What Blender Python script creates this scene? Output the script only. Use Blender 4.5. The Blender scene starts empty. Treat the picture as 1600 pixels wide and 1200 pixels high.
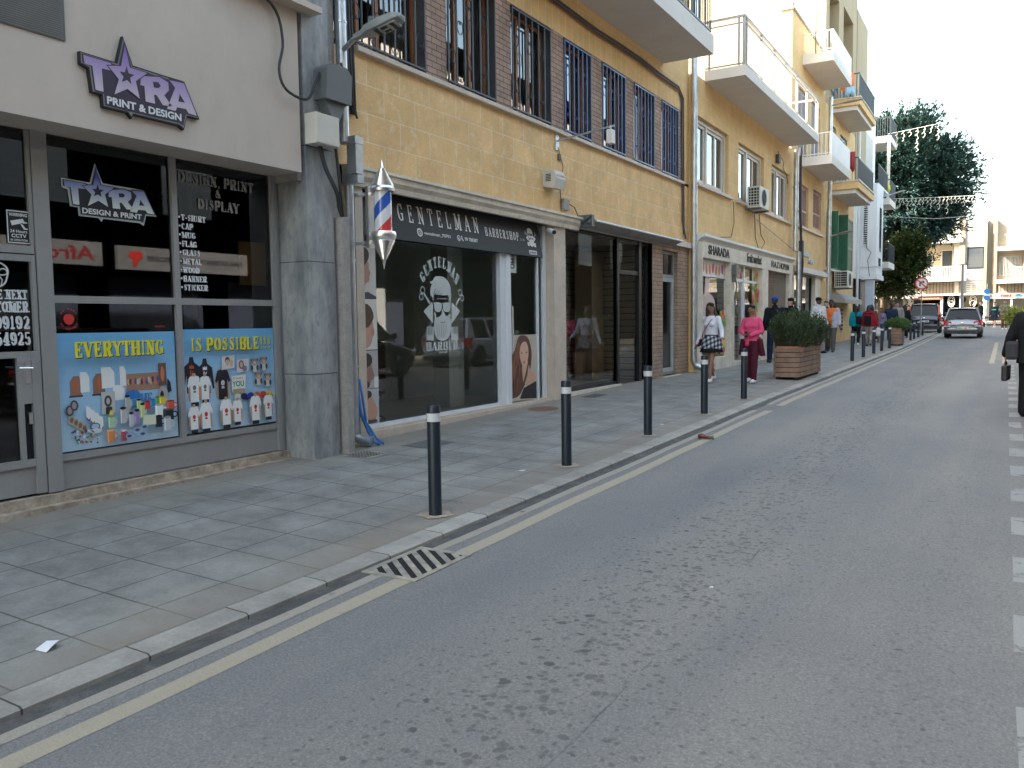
import bpy, math, random
from mathutils import Vector, Matrix
from math import sin, cos, pi, radians
random.seed(7)
SC = bpy.context.scene
COL = SC.collection
# ---------------------------------------------------------------- camera
YAW, PIT, ROL, CAMH = .535, .0732, -.0134, 1.72
_fw = Vector((-sin(YAW)*cos(PIT), cos(YAW)*cos(PIT), -sin(PIT)))
_r = Vector((cos(YAW), sin(YAW), 0)); _u = _r.cross(_fw)
_r2 = _r*cos(ROL)+_u*sin(ROL); _u2 = _u*cos(ROL)-_r*sin(ROL)
cam_d = bpy.data.cameras.new('camera'); cam = bpy.data.objects.new('camera', cam_d); COL.objects.link(cam)
cam.matrix_world = Matrix(((_r2.x, _u2.x, -_fw.x, 0), (_r2.y, _u2.y, -_fw.y, 0), (_r2.z, _u2.z, -_fw.z, CAMH), (0, 0, 0, 1)))
cam_d.sensor_width = 36; cam_d.lens = 29.25; cam_d.clip_end = 2000; cam_d.clip_start = .05
SC.camera = cam
# ---------------------------------------------------------------- light
SUN_EL, SUN_AZ = radians(38), radians(236)      # azimuth clockwise from +Y (down the street)
w = bpy.data.worlds.new('World'); SC.world = w; w.use_nodes = True
nt = w.node_tree; bg = nt.nodes['Background']
sky = nt.nodes.new('ShaderNodeTexSky'); sky.sky_type = 'NISHITA'; sky.sun_disc = False
sky.sun_elevation = SUN_EL; sky.sun_rotation = SUN_AZ; sky.dust_density = 2.5; sky.air_density = 1.0; sky.ozone_density = .8
tn = nt.nodes.new('ShaderNodeMix'); tn.data_type = 'RGBA'; tn.blend_type = 'MULTIPLY'; tn.inputs[0].default_value = 1; tn.inputs[7].default_value = (1.14, 1.035, .82, 1)
nt.links.new(sky.outputs[0], tn.inputs[6]); nt.links.new(tn.outputs[2], bg.inputs[0]); bg.inputs[1].default_value = .14
sd = bpy.data.lights.new('sun', 'SUN'); sun = bpy.data.objects.new('sun', sd); COL.objects.link(sun)
sd.energy = 3.2; sd.angle = radians(.5); sd.color = (1, .95, .87)
_s = Vector((sin(SUN_AZ)*cos(SUN_EL), cos(SUN_AZ)*cos(SUN_EL), sin(SUN_EL)))
sun.rotation_euler = _s.to_track_quat('Z', 'Y').to_euler()
vs = SC.view_settings; vs.view_transform = 'Standard'; vs.look = 'None'; vs.exposure = 2.92; vs.gamma = 1
SC.cycles.max_bounces = 10; SC.cycles.diffuse_bounces = 6; SC.cycles.transparent_max_bounces = 16
# ---------------------------------------------------------------- ground heights (the street climbs gently)
YS = [-60, 0, 15, 26, 35, 45, 60, 66, 72, 100, 400]; ZS = [-.915, .105, .35, .445, .515, .645, .865, .985, 1.3, 1.48, 3.08]
def zr(y):
    for i in range(len(YS)-1):
        if y <= YS[i+1]:
            t = (y-YS[i])/(YS[i+1]-YS[i]); return ZS[i]+t*(ZS[i+1]-ZS[i])
    return ZS[-1]
def zp(x, y): return zr(y)+.035+.028*(-3.55-x)
# ---------------------------------------------------------------- mesh helpers
ORG = {}
class MB:
    def __init__(s): s.v = []; s.f = []; s.m = []; s.c = []; s.col = (1, 1, 1); s.mi = 0
    def face(s, pts, mi=None):
        n = len(s.v); s.v += [tuple(p) for p in pts]; s.f.append(tuple(range(n, n+len(pts)))); s.m.append(s.mi if mi is None else mi); s.c.append(s.col)
    def mesh(s, vs, fs, mi=None):
        n = len(s.v); s.v += [tuple(p) for p in vs]
        for f in fs: s.f.append(tuple(i+n for i in f)); s.m.append(s.mi if mi is None else mi); s.c.append(s.col)
    def box(s, x0, x1, y0, y1, z0, z1, mi=None):
        v = [(x, y, z) for x in (x0, x1) for y in (y0, y1) for z in (z0, z1)]
        s.mesh(v, [(0, 1, 3, 2), (4, 6, 7, 5), (0, 4, 5, 1), (2, 3, 7, 6), (0, 2, 6, 4), (1, 5, 7, 3)], mi)
    def rod(s, p0, p1, r, n=8, r1=None, mi=None):
        s.tube([p0, p1], [r, r if r1 is None else r1], n, mi)
    def tube(s, path, r, n=6, mi=None):
        P = [Vector(p) for p in path]
        if not isinstance(r, (list, tuple)): r = [r]*len(P)
        vs = []; fs = []; last = None
        for i, p in enumerate(P):
            d = (P[min(i+1, len(P)-1)]-P[max(i-1, 0)]).normalized()
            if last is None:
                a = Vector((0, 0, 1)) if abs(d.z) < .9 else Vector((1, 0, 0))
                u = d.cross(a).normalized()
            else:
                u = (last-d*last.dot(d)).normalized()
            last = u; w = d.cross(u)
            vs += [p+(u*cos(2*pi*k/n)+w*sin(2*pi*k/n))*r[i] for k in range(n)]
        for i in range(len(P)-1):
            for k in range(n): fs.append((i*n+k, i*n+(k+1) % n, (i+1)*n+(k+1) % n, (i+1)*n+k))
        fs.append(tuple(range(n))[::-1]); fs.append(tuple(range((len(P)-1)*n, len(P)*n)))
        s.mesh(vs, fs, mi)
    def lathe(s, prof, c, n=20, mi=None):
        vs = [(c[0]+r*cos(2*pi*k/n), c[1]+r*sin(2*pi*k/n), c[2]+z) for r, z in prof for k in range(n)]
        fs = [(i*n+k, i*n+(k+1) % n, (i+1)*n+(k+1) % n, (i+1)*n+k) for i in range(len(prof)-1) for k in range(n)]
        fs.append(tuple(range(n))[::-1]); fs.append(tuple(range((len(prof)-1)*n, len(prof)*n)))
        s.mesh(vs, fs, mi)
    def prism(s, pts, fn, mi=None, side=None):      # pts 2d outline, fn(u,v,k) k=0 back, 1 front
        n = len(pts); a = [fn(u, v, 0) for u, v in pts]; b = [fn(u, v, 1) for u, v in pts]
        s.mesh(a+b, [tuple(range(n))[::-1], tuple(range(n, 2*n))], mi)
        s.mesh(a+b, [(i, (i+1) % n, n+(i+1) % n, n+i) for i in range(n)], side if side is not None else mi)
    def build(s, name, mats, parent=None, smooth=False, org=None, bevel=0):
        me = bpy.data.meshes.new(name)
        if parent is not None: o0 = Vector(ORG.get(parent.name, (0, 0, 0)))
        elif org is not None: o0 = Vector(org)
        else: o0 = Vector((0, 0, 0))
        me.from_pydata([(x-o0.x, y-o0.y, z-o0.z) for x, y, z in s.v], [], s.f)
        if not isinstance(mats, (list, tuple)): mats = [mats]
        for m in mats: me.materials.append(m)
        if len(mats) > 1: me.polygons.foreach_set('material_index', s.m)
        if any(m.get('vc') for m in mats):
            ca = me.color_attributes.new('Col', 'FLOAT_COLOR', 'CORNER'); d = []
            for f, c in zip(s.f, s.c): d += [c[0], c[1], c[2], 1.0]*len(f)
            ca.data.foreach_set('color', d)
        if smooth: me.polygons.foreach_set('use_smooth', [True]*len(me.polygons))
        me.update()
        o = bpy.data.objects.new(name, me); COL.objects.link(o)
        if parent is not None: o.parent = parent; ORG[o.name] = ORG.get(parent.name, (0, 0, 0))
        else: o.location = o0; ORG[o.name] = tuple(o0)
        if smooth == 2:
            md = o.modifiers.new('e', 'EDGE_SPLIT'); md.split_angle = radians(35)
        if bevel:
            md = o.modifiers.new('b', 'BEVEL'); md.width = bevel; md.segments = 2; md.limit_method = 'ANGLE'
        return o
def tag(o, label=None, cat=None, group=None, kind=None):
    if label: o['label'] = label
    if cat: o['category'] = cat
    if group: o['group'] = group
    if kind: o['kind'] = kind
    return o
def thing(name, label, cat, loc=(0, 0, 0), group=None):
    o = bpy.data.objects.new(name, None); COL.objects.link(o); o.location = loc; o.empty_display_size = .2
    ORG[o.name] = tuple(loc); return tag(o, label, cat, group)
def proto_copy(root, loc, rz=0, label=None, scale=None):
    def cp(o, par):
        c = o.copy(); COL.objects.link(c)
        if par is not None: c.parent = par
        for ch in [k for k in KIDS.get(o.name, [])]: cp(ch, c)
        return c
    c = cp(root, None); c.location = loc; c.rotation_euler = (0, 0, rz)
    if scale: c.scale = scale
    if label: c['label'] = label
    return c
KIDS = {}
def index_kids(root):
    bpy.context.view_layer.update()
    KIDS[root.name] = list(root.children)
    for k in root.children: index_kids(k)
# ---------------------------------------------------------------- materials
def newmat(name):
    m = bpy.data.materials.new(name); m.use_nodes = True; nt = m.node_tree
    return m, nt, nt.nodes['Principled BSDF']
def N(nt, typ, **kw):
    n = nt.nodes.new(typ)
    for k, v in kw.items():
        if k.startswith('i_'): n.inputs[k[2:].replace('_', ' ')].default_value = v
        elif k.startswith('n_'): n.inputs[int(k[2:])].default_value = v
        else: setattr(n, k, v)
    return n
def ramp(nt, fac, stops):
    r = nt.nodes.new('ShaderNodeValToRGB'); e = r.color_ramp.elements
    while len(e) < len(stops): e.new(.5)
    for k, (p, c) in enumerate(stops): e[k].position = p; e[k].color = (*c, 1) if len(c) == 3 else c
    nt.links.new(fac, r.inputs[0]); return r.outputs[0]
def mixc(nt, fac, a, b, mode='MIX'):
    n = nt.nodes.new('ShaderNodeMix'); n.data_type = 'RGBA'; n.blend_type = mode
    for s, v in ((n.inputs[0], fac), (n.inputs[6], a), (n.inputs[7], b)):
        if hasattr(v, 'links'): nt.links.new(v, s)
        else: s.default_value = v if not isinstance(v, tuple) else ((*v, 1) if len(v) == 3 else v)
    return n.outputs[2]
def pos(nt): return nt.nodes.new('ShaderNodeNewGeometry').outputs['Position']
def noise(nt, vec, scale, detail=4, rough=.6):
    n = N(nt, 'ShaderNodeTexNoise'); n.inputs['Scale'].default_value = scale; n.inputs['Detail'].default_value = detail; n.inputs['Roughness'].default_value = rough
    nt.links.new(vec, n.inputs['Vector']); return n.outputs['Fac']
def bump(nt, b, h, strength=.3, dist=.01):
    n = nt.nodes.new('ShaderNodeBump'); n.inputs['Strength'].default_value = strength; n.inputs['Distance'].default_value = dist
    nt.links.new(h, n.inputs['Height']); nt.links.new(n.outputs[0], b.inputs['Normal'])
def scalec(c, k): return tuple(min(1, x*k) for x in c)
def mat(name, c, rough=.6, metal=0, var=.18, scale=3, bmp=.15, bscale=60, stretch=None, spec=.5, c2=None, grime=0):
    m, nt, b = newmat(name)
    v = nt.nodes.new('ShaderNodeTexCoord').outputs['Object'] if stretch is None else None
    if stretch is not None:
        mp = N(nt, 'ShaderNodeMapping'); mp.inputs['Scale'].default_value = stretch
        nt.links.new(pos(nt), mp.inputs[0]); v = mp.outputs[0]
    f = noise(nt, v, scale)
    col = ramp(nt, f, [(.3, scalec(c, 1-var)), (.7, c2 or scalec(c, 1+var*.6))])
    if grime:
        g = noise(nt, v, scale*5, 6, .7)
        gf = ramp(nt, g, [(.5, (0, 0, 0)), (.72, (grime, grime, grime))])
        col = mixc(nt, gf, col, scalec(c, .45))
    nt.links.new(col, b.inputs['Base Color'])
    b.inputs['Roughness'].default_value = rough; b.inputs['Metallic'].default_value = metal; b.inputs['Specular IOR Level'].default_value = spec
    if bmp: bump(nt, b, noise(nt, v, bscale, 3), bmp, .004)
    return m
def plain(name, c, rough=.5, metal=0, emit=0, coat=0):
    m, nt, b = newmat(name); b.inputs['Base Color'].default_value = (*c, 1); b.inputs['Roughness'].default_value = rough; b.inputs['Metallic'].default_value = metal
    if coat: b.inputs['Coat Weight'].default_value = coat; b.inputs['Coat Roughness'].default_value = .05
    return m
def glassmat(name, tint=(.62, .68, .66), ior=1.75, rough=.015, dirt=.0):
    m = bpy.data.materials.new(name); m.use_nodes = True; nt = m.node_tree; nt.nodes.clear()
    out = nt.nodes.new('ShaderNodeOutputMaterial'); mx = nt.nodes.new('ShaderNodeMixShader')
    tr = nt.nodes.new('ShaderNodeBsdfTransparent'); tr.inputs[0].default_value = (*tint, 1)
    gl = nt.nodes.new('ShaderNodeBsdfGlossy'); gl.inputs['Roughness'].default_value = rough; gl.inputs[0].default_value = (.95, .97, 1, 1)
    fr = nt.nodes.new('ShaderNodeFresnel'); fr.inputs[0].default_value = ior
    nt.links.new(fr.outputs[0], mx.inputs[0]); nt.links.new(tr.outputs[0], mx.inputs[1]); nt.links.new(gl.outputs[0], mx.inputs[2])
    nt.links.new(mx.outputs[0], out.inputs[0]); return m
def printmat(name, rough=.45):
    m, nt, b = newmat(name); a = nt.nodes.new('ShaderNodeVertexColor'); a.layer_name = 'Col'
    nt.links.new(a.outputs[0], b.inputs['Base Color']); b.inputs['Roughness'].default_value = rough; m['vc'] = 1
    return m
def yz(nt, dy=0, dz=0, swap=False):
    p = pos(nt); s = nt.nodes.new('ShaderNodeSeparateXYZ'); nt.links.new(p, s.inputs[0])
    ay = N(nt, 'ShaderNodeMath', operation='ADD'); ay.inputs[1].default_value = -dy
    if swap:
        q = N(nt, 'ShaderNodeMath', operation='ADD'); nt.links.new(s.outputs[0], q.inputs[0]); nt.links.new(s.outputs[1], q.inputs[1]); nt.links.new(q.outputs[0], ay.inputs[0])
    else: nt.links.new(s.outputs[1], ay.inputs[0])
    az = N(nt, 'ShaderNodeMath', operation='ADD'); az.inputs[1].default_value = -dz; nt.links.new(s.outputs[2], az.inputs[0])
    c = nt.nodes.new('ShaderNodeCombineXYZ'); nt.links.new(ay.outputs[0], c.inputs[0]); nt.links.new(az.outputs[0], c.inputs[1]); return c.outputs[0], p
def brickmat(name, c1, c2, mortar, bw, bh, ms, dz=0, dy=0, var=.25, blotch=None, rough=.8, bumps=.6, xy=False, offset=.5, mdist=.006, warp=0):
    m, nt, b = newmat(name)
    if xy:
        p = pos(nt); mp = N(nt, 'ShaderNodeMapping'); mp.inputs['Rotation'].default_value = (0, 0, pi/2) if xy == 2 else (0, 0, 0); mp.inputs['Location'].default_value = (dy, dz, 0)
        nt.links.new(p, mp.inputs[0]); v = mp.outputs[0]
    else: v, p = yz(nt, dy, dz, swap=True)
    br = nt.nodes.new('ShaderNodeTexBrick'); br.offset = offset; br.inputs['Scale'].default_value = 1; br.inputs['Brick Width'].default_value = bw; br.inputs['Row Height'].default_value = bh
    br.inputs['Mortar Size'].default_value = ms; br.inputs['Mortar Smooth'].default_value = .3; br.inputs['Bias'].default_value = 0
    br.inputs['Color1'].default_value = (*c1, 1); br.inputs['Color2'].default_value = (*c2, 1); br.inputs['Mortar'].default_value = (*mortar, 1)
    if warp:
        nn = N(nt, 'ShaderNodeTexNoise'); nn.inputs['Scale'].default_value = 2.5; nt.links.new(p, nn.inputs['Vector'])
        sb = N(nt, 'ShaderNodeVectorMath', operation='SUBTRACT'); sb.inputs[1].default_value = (.5, .5, .5); nt.links.new(nn.outputs['Color'], sb.inputs[0])
        sc = N(nt, 'ShaderNodeVectorMath', operation='SCALE'); sc.inputs['Scale'].default_value = warp; nt.links.new(sb.outputs[0], sc.inputs[0])
        ad = N(nt, 'ShaderNodeVectorMath', operation='ADD'); nt.links.new(v, ad.inputs[0]); nt.links.new(sc.outputs[0], ad.inputs[1]); v = ad.outputs[0]
    nt.links.new(v, br.inputs['Vector'])
    f = noise(nt, p, 2.2, 6, .65); k = ramp(nt, f, [(.3, (1-var,)*3), (.7, (1+var*.35,)*3)])
    col = mixc(nt, 1.0, br.outputs['Color'], k, 'MULTIPLY')
    f2 = noise(nt, p, 38, 4, .7); col = mixc(nt, 1.0, col, ramp(nt, f2, [(.25, (.8,)*3), (.75, (1.08,)*3)]), 'MULTIPLY')
    if blotch:
        g = noise(nt, p, 6.5, 5, .75); gf = ramp(nt, g, [(.55, (0, 0, 0)), (.63, (.5, .5, .5))]); col = mixc(nt, gf, col, blotch)
    nt.links.new(col, b.inputs['Base Color']); b.inputs['Roughness'].default_value = rough
    inv = N(nt, 'ShaderNodeMath', operation='SUBTRACT'); inv.inputs[0].default_value = 1; nt.links.new(br.outputs['Fac'], inv.inputs[1])
    ad = N(nt, 'ShaderNodeMath', operation='MULTIPLY_ADD'); ad.inputs[1].default_value = .15; nt.links.new(f2, ad.inputs[0]); nt.links.new(inv.outputs[0], ad.inputs[2])
    bump(nt, b, ad.outputs[0], bumps, mdist)
    return m
M = {}
YEL = (.60, .385, .165)
M['ashlar'] = brickmat('yellow_ashlar', (.84, .55, .255), (.77, .49, .215), (.88, .73, .47), .61, .325, .007, dz=3.52, var=.2, blotch=(.80, .66, .43))
M['ashlar2'] = brickmat('yellow_ashlar_plain', (.79, .53, .235), (.74, .485, .21), (.82, .66, .38), .8, .34, .005, dz=3.6, var=.16, blotch=(.66, .5, .28), bumps=.3)
M['soldier'] = brickmat('soldier_course', (.79, .53, .235), (.73, .48, .20), (.88, .73, .48), .235, .62, .006, dz=6.47, offset=0, var=.15)
M['brick'] = brickmat('brown_brick', (.46, .31, .235), (.36, .235, .175), (.10, .08, .07), .21, .077, .006, dz=.02, var=.3, bumps=1)
M['brick2'] = brickmat('tan_brick', (.46, .32, .225), (.38, .26, .18), (.15, .115, .09), .23, .085, .006, dz=.02, var=.3, bumps=1)
M['render_y'] = mat('yellow_render', (.70, .47, .22), .85, var=.15, scale=1.5, bmp=.3, bscale=30, grime=.35)
M['render_c'] = mat('cream_render', (.35, .285, .185), .85, var=.16, scale=.8, bmp=.2, bscale=20, stretch=(1, 1, .25), grime=.3)
M['render_w'] = mat('white_render', (.74, .74, .74), .8, var=.08, scale=1, bmp=.1, stretch=(1, 1, .3), grime=.12)
M['render_p'] = mat('pinkish_render', (.33, .27, .195), .85, var=.14, scale=.9, bmp=.2, bscale=25, stretch=(1, 1, .4), grime=.4)
M['taupe'] = mat('taupe_wall_paint', (.53, .46, .39), .7, var=.1, scale=1.2, bmp=.06, bscale=40, stretch=(1, 1, .5), grime=.12)
M['marble'] = mat('grey_marble', (.23, .26, .29), .5, var=.5, scale=2.2, bmp=.12, bscale=30, stretch=(1.5, 1.5, .6), grime=.6, c2=(.42, .42, .40))
M['granite'] = mat('granite_trim', (.56, .47, .38), .55, var=.14, scale=4, bmp=.1, bscale=120, grime=.25)
M['granite2'] = mat('grey_granite_side', (.36, .34, .32), .6, var=.2, scale=90, bmp=.1, bscale=150)
M['stone_trim'] = mat('limestone_trim', (.68, .61, .50), .75, var=.18, scale=3, bmp=.25, bscale=40, stretch=(1, 1, 1), grime=.4)
M['plinth'] = mat('worn_concrete_step', (.42, .33, .245), .9, var=.45, scale=9, bmp=.9, bscale=35, grime=.7, c2=(.55, .46, .36))
M['frame_g'] = mat('grey_painted_steel', (.285, .28, .27), .5, var=.06, bmp=.03, grime=.12)
M['slab'] = mat('balcony_slab_paint', (.66, .62, .56), .8, var=.07, scale=.8, bmp=.08, grime=.1)
M['white'] = mat('white_paint', (.74, .73, .70), .6, var=.06, bmp=.03, grime=.1)
M['alu'] = mat('white_aluminium', (.68, .70, .72), .35, var=.04, bmp=0)
M['creamframe'] = mat('cream_window_frame', (.62, .56, .48), .5, var=.08, bmp=0)
M['blackmetal'] = plain('black_metal', (.016, .017, .02), .4, .3)
M['iron'] = plain('dark_iron', (.05, .055, .065), .4, .3)
M['ironblue'] = plain('blue_grey_iron', (.06, .10, .22), .35, .3)
M['zinc'] = mat('galvanised_steel', (.56, .60, .64), .34, metal=.85, var=.2, scale=6, bmp=.04)
M['chrome'] = mat('brushed_chrome', (.92, .92, .93), .28, metal=1, var=.04, bmp=0)
M['greymetal'] = mat('grey_box_plastic', (.11, .12, .12), .45, var=.1, bmp=.03)
M['conduit'] = mat('old_grey_conduit', (.33, .31, .28), .7, var=.2, scale=8, grime=.7)
M['boxwhite'] = mat('offwhite_box', (.56, .53, .46), .5, var=.07, bmp=.02)
M['cable'] = plain('black_cable', (.03, .03, .032), .6)
M['cablegrey'] = plain('grey_brown_cable', (.11, .085, .075), .6)
M['bollard'] = mat('navy_grey_paint', (.010, .018, .030), .42, var=.12, bmp=.03, grime=.12)
M['band'] = mat('white_band', (.62, .62, .63), .4, var=.05, bmp=0)
M['wood'] = mat('brown_slat_wood', (.22, .125, .08), .7, var=.35, scale=3, bmp=.3, bscale=25, c2=(.30, .19, .13))
M['woodwin'] = mat('varnished_wood', (.30, .12, .05), .45, var=.25, scale=5, bmp=.05)
M['terracotta'] = mat('terracotta', (.42, .17, .09), .8)
M['soil'] = mat('soil', (.06, .04, .03), .95)
M['glass'] = glassmat('shop_glass', (.97, .98, .97), 1.5)
M['glassb'] = glassmat('barber_glass', (.90, .94, .94), 1.65)
M['glassd'] = glassmat('dark_shop_glass', (.42, .46, .47), 1.7)
M['glassw'] = glassmat('window_glass', (.5, .52, .54), 2.0)
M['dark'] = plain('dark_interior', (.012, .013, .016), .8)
M['navyroom'] = mat('navy_room', (.07, .085, .12), .8)
M['curtain'] = mat('curtain_cloth', (.60, .56, .50), .85, var=.35, scale=14, stretch=(1, 8, .15), bmp=.0)
M['red_shut'] = mat('faded_red_shutter', (.36, .13, .09), .6, var=.2)
M['green_shut'] = mat('green_shutter', (.025, .13, .075), .5, var=.2)
M['purple_shut'] = mat('mauve_grey_shutter', (.30, .25, .27), .6, var=.15)
M['print'] = printmat('printed_vinyl')
M['gold'] = mat('tiled_floor_beige', (.80, .76, .62), .4, var=.06, bmp=0)
M['palegreen'] = mat('pale_green_room', (.74, .80, .72), .6, var=.05, bmp=0)
M['vinylw'] = plain('white_vinyl', (.68, .70, .70), .5)
M['vinylg'] = plain('grey_vinyl', (.22, .22, .21), .6)
M['vinyls'] = plain('silver_vinyl', (.50, .53, .50), .5)
M['red'] = plain('red_vinyl', (.62, .04, .03), .5)
M['signblack'] = mat('sign_black', (.011, .011, .012), .6, var=.1, bmp=0)
M['signw'] = plain('sign_white_letters', (.66, .64, .60), .5)
M['acw'] = mat('aircon_casing', (.58, .56, .50), .5, var=.08, bmp=0, grime=.2)
M['blue'] = plain('blue_hose', (.03, .17, .42), .4)
M['orange'] = plain('orange_cloth', (.75, .22, .06), .8)
M['redcloth'] = plain('red_cloth', (.35, .04, .05), .8)
M['skyblue'] = plain('light_blue_cloth', (.3, .5, .65), .8)
M['mesh_grey'] = plain('mesh_wire', (.28, .27, .25), .5, .5)

# road asphalt
def road_material():
    m, nt, b = newmat('worn_asphalt'); p = pos(nt)
    s = nt.nodes.new('ShaderNodeSeparateXYZ'); nt.links.new(p, s.inputs[0])
    base = ramp(nt, noise(nt, p, 75, 5, .9), [(.32, (.115, .114, .112)), (.5, (.188, .185, .178)), (.68, (.295, .29, .275))])
    mp = N(nt, 'ShaderNodeMapping'); mp.inputs['Scale'].default_value = (1, .14, 1); nt.links.new(p, mp.inputs[0])
    lane = ramp(nt, noise(nt, mp.outputs[0], 1.1, 4, .55), [(.3, (.80, .82, .88)), (.7, (1.16, 1.12, 1.06))])
    c = mixc(nt, 1., base, lane, 'MULTIPLY')
    big = ramp(nt, noise(nt, p, .55, 5, .6), [(.3, (.9, .9, .92)), (.7, (1.08, 1.07, 1.05))]); c = mixc(nt, 1., c, big, 'MULTIPLY')
    # oil drips: dense along a band between the wheel tracks
    def band(cx, wd):
        a = N(nt, 'ShaderNodeMath', operation='SUBTRACT'); nt.links.new(s.outputs[0], a.inputs[0]); a.inputs[1].default_value = cx
        q = N(nt, 'ShaderNodeMath', operation='ABSOLUTE'); nt.links.new(a.outputs[0], q.inputs[0])
        r = N(nt, 'ShaderNodeMapRange'); nt.links.new(q.outputs[0], r.inputs[0]); r.inputs[1].default_value = 0; r.inputs[2].default_value = wd; r.inputs[3].default_value = 1; r.inputs[4].default_value = 0; return r.outputs[0]
    vo = N(nt, 'ShaderNodeTexVoronoi'); vo.inputs['Scale'].default_value = 11; 
    wp = N(nt, 'ShaderNodeVectorMath', operation='ADD'); nt.links.new(p, wp.inputs[0])
    nn = N(nt, 'ShaderNodeTexNoise'); nn.inputs['Scale'].default_value = 14; nt.links.new(p, nn.inputs['Vector'])
    scn = N(nt, 'ShaderNodeVectorMath', operation='SCALE'); scn.inputs['Scale'].default_value = .06; nt.links.new(nn.outputs['Color'], scn.inputs[0]); nt.links.new(scn.outputs[0], wp.inputs[1]); nt.links.new(wp.outputs[0], vo.inputs['Vector'])
    # per-cell radius
    sep = nt.nodes.new('ShaderNodeSeparateColor'); nt.links.new(vo.outputs['Color'], sep.inputs[0])
    def spots(bd, gain, rmax):
        pw = N(nt, 'ShaderNodeMath', operation='POWER'); nt.links.new(sep.outputs[0], pw.inputs[0]); pw.inputs[1].default_value = 1.2
        mu = N(nt, 'ShaderNodeMath', operation='MULTIPLY'); nt.links.new(pw.outputs[0], mu.inputs[0]); nt.links.new(bd, mu.inputs[1])
        m2 = N(nt, 'ShaderNodeMath', operation='MULTIPLY'); nt.links.new(mu.outputs[0], m2.inputs[0]); m2.inputs[1].default_value = rmax
        lt = N(nt, 'ShaderNodeMath', operation='SUBTRACT'); nt.links.new(m2.outputs[0], lt.inputs[0]); nt.links.new(vo.outputs['Distance'], lt.inputs[1])
        r = N(nt, 'ShaderNodeMapRange'); nt.links.new(lt.outputs[0], r.inputs[0]); r.inputs[1].default_value = -.02; r.inputs[2].default_value = .06; r.inputs[3].default_value = 0; r.inputs[4].default_value = gain; return r.outputs[0]
    c = mixc(nt, spots(band(-1.85, .8), .72, .36), c, (.04, .04, .042))
    c = mixc(nt, spots(band(-.35, .6), .55, .24), c, (.04, .04, .042))
    def fine(cx, wd, sc2, thr, gain):
        v2 = N(nt, 'ShaderNodeTexVoronoi'); v2.inputs['Scale'].default_value = sc2; nt.links.new(wp.outputs[0], v2.inputs['Vector'])
        s2 = nt.nodes.new('ShaderNodeSeparateColor'); nt.links.new(v2.outputs['Color'], s2.inputs[0])
        mu = N(nt, 'ShaderNodeMath', operation='MULTIPLY'); nt.links.new(s2.outputs[0], mu.inputs[0]); nt.links.new(band(cx, wd), mu.inputs[1])
        m2 = N(nt, 'ShaderNodeMath', operation='MULTIPLY'); nt.links.new(mu.outputs[0], m2.inputs[0]); m2.inputs[1].default_value = thr
        lt = N(nt, 'ShaderNodeMath', operation='SUBTRACT'); nt.links.new(m2.outputs[0], lt.inputs[0]); nt.links.new(v2.outputs['Distance'], lt.inputs[1])
        r = N(nt, 'ShaderNodeMapRange'); nt.links.new(lt.outputs[0], r.inputs[0]); r.inputs[1].default_value = -.12; r.inputs[2].default_value = .15; r.inputs[3].default_value = 0; r.inputs[4].default_value = gain; return r.outputs[0]
    c = mixc(nt, fine(-1.6, 1.3, 24, .62, .6), c, (.06, .06, .06)); c = mixc(nt, fine(-.3, .9, 30, .5, .35), c, (.06, .06, .06))
    # long seam / crack
    a = N(nt, 'ShaderNodeMath', operation='MULTIPLY_ADD'); n3 = noise(nt, mp.outputs[0], 6, 5, .7); nt.links.new(n3, a.inputs[0]); a.inputs[1].default_value = .10; nt.links.new(s.outputs[0], a.inputs[2])
    a2 = N(nt, 'ShaderNodeMath', operation='ADD'); nt.links.new(a.outputs[0], a2.inputs[0]); a2.inputs[1].default_value = 1.36 - .05
    q = N(nt, 'ShaderNodeMath', operation='ABSOLUTE'); nt.links.new(a2.outputs[0], q.inputs[0])
    r = N(nt, 'ShaderNodeMapRange'); nt.links.new(q.outputs[0], r.inputs[0]); r.inputs[1].default_value = .001; r.inputs[2].default_value = .008; r.inputs[3].default_value = .6; r.inputs[4].default_value = 0
    brk = ramp(nt, noise(nt, p, 2.4, 4, .8), [(.47, (0, 0, 0)), (.58, (1, 1, 1))]); mm = N(nt, 'ShaderNodeMath', operation='MULTIPLY'); nt.links.new(r.outputs[0], mm.inputs[0]); nt.links.new(brk, mm.inputs[1])
    c = mixc(nt, mm.outputs[0], c, (.03, .03, .03))
    # gutter dirt next to the kerb
    g = N(nt, 'ShaderNodeMath', operation='MULTIPLY_ADD'); nt.links.new(noise(nt, mp.outputs[0], 5, 5, .7), g.inputs[0]); g.inputs[1].default_value = .16; nt.links.new(s.outputs[0], g.inputs[2])
    r = N(nt, 'ShaderNodeMapRange'); nt.links.new(g.outputs[0], r.inputs[0]); r.inputs[1].default_value = -3.26; r.inputs[2].default_value = -3.225; r.inputs[3].default_value = .78; r.inputs[4].default_value = 0
    gm = N(nt, 'ShaderNodeMath', operation='MULTIPLY'); nt.links.new(r.outputs[0], gm.inputs[0]); nt.links.new(ramp(nt, noise(nt, p, 5, 5, .75), [(.36, (.6,)*3), (.55, (1,)*3)]), gm.inputs[1])
    c = mixc(nt, gm.outputs[0], c, (.032, .031, .030))
    nt.links.new(c, b.inputs['Base Color']); b.inputs['Roughness'].default_value = .82
    bump(nt, b, noise(nt, p, 260, 2, .8), .5, .004); return m
M['road'] = road_material()
M['pave'] = brickmat('paving_slabs', (.295, .288, .262), (.27, .264, .241), (.12, .11, .095), .47, .44, .007, xy=2, dy=0, dz=0, offset=0, var=.42, bumps=.5, rough=.75, warp=.02)
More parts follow.
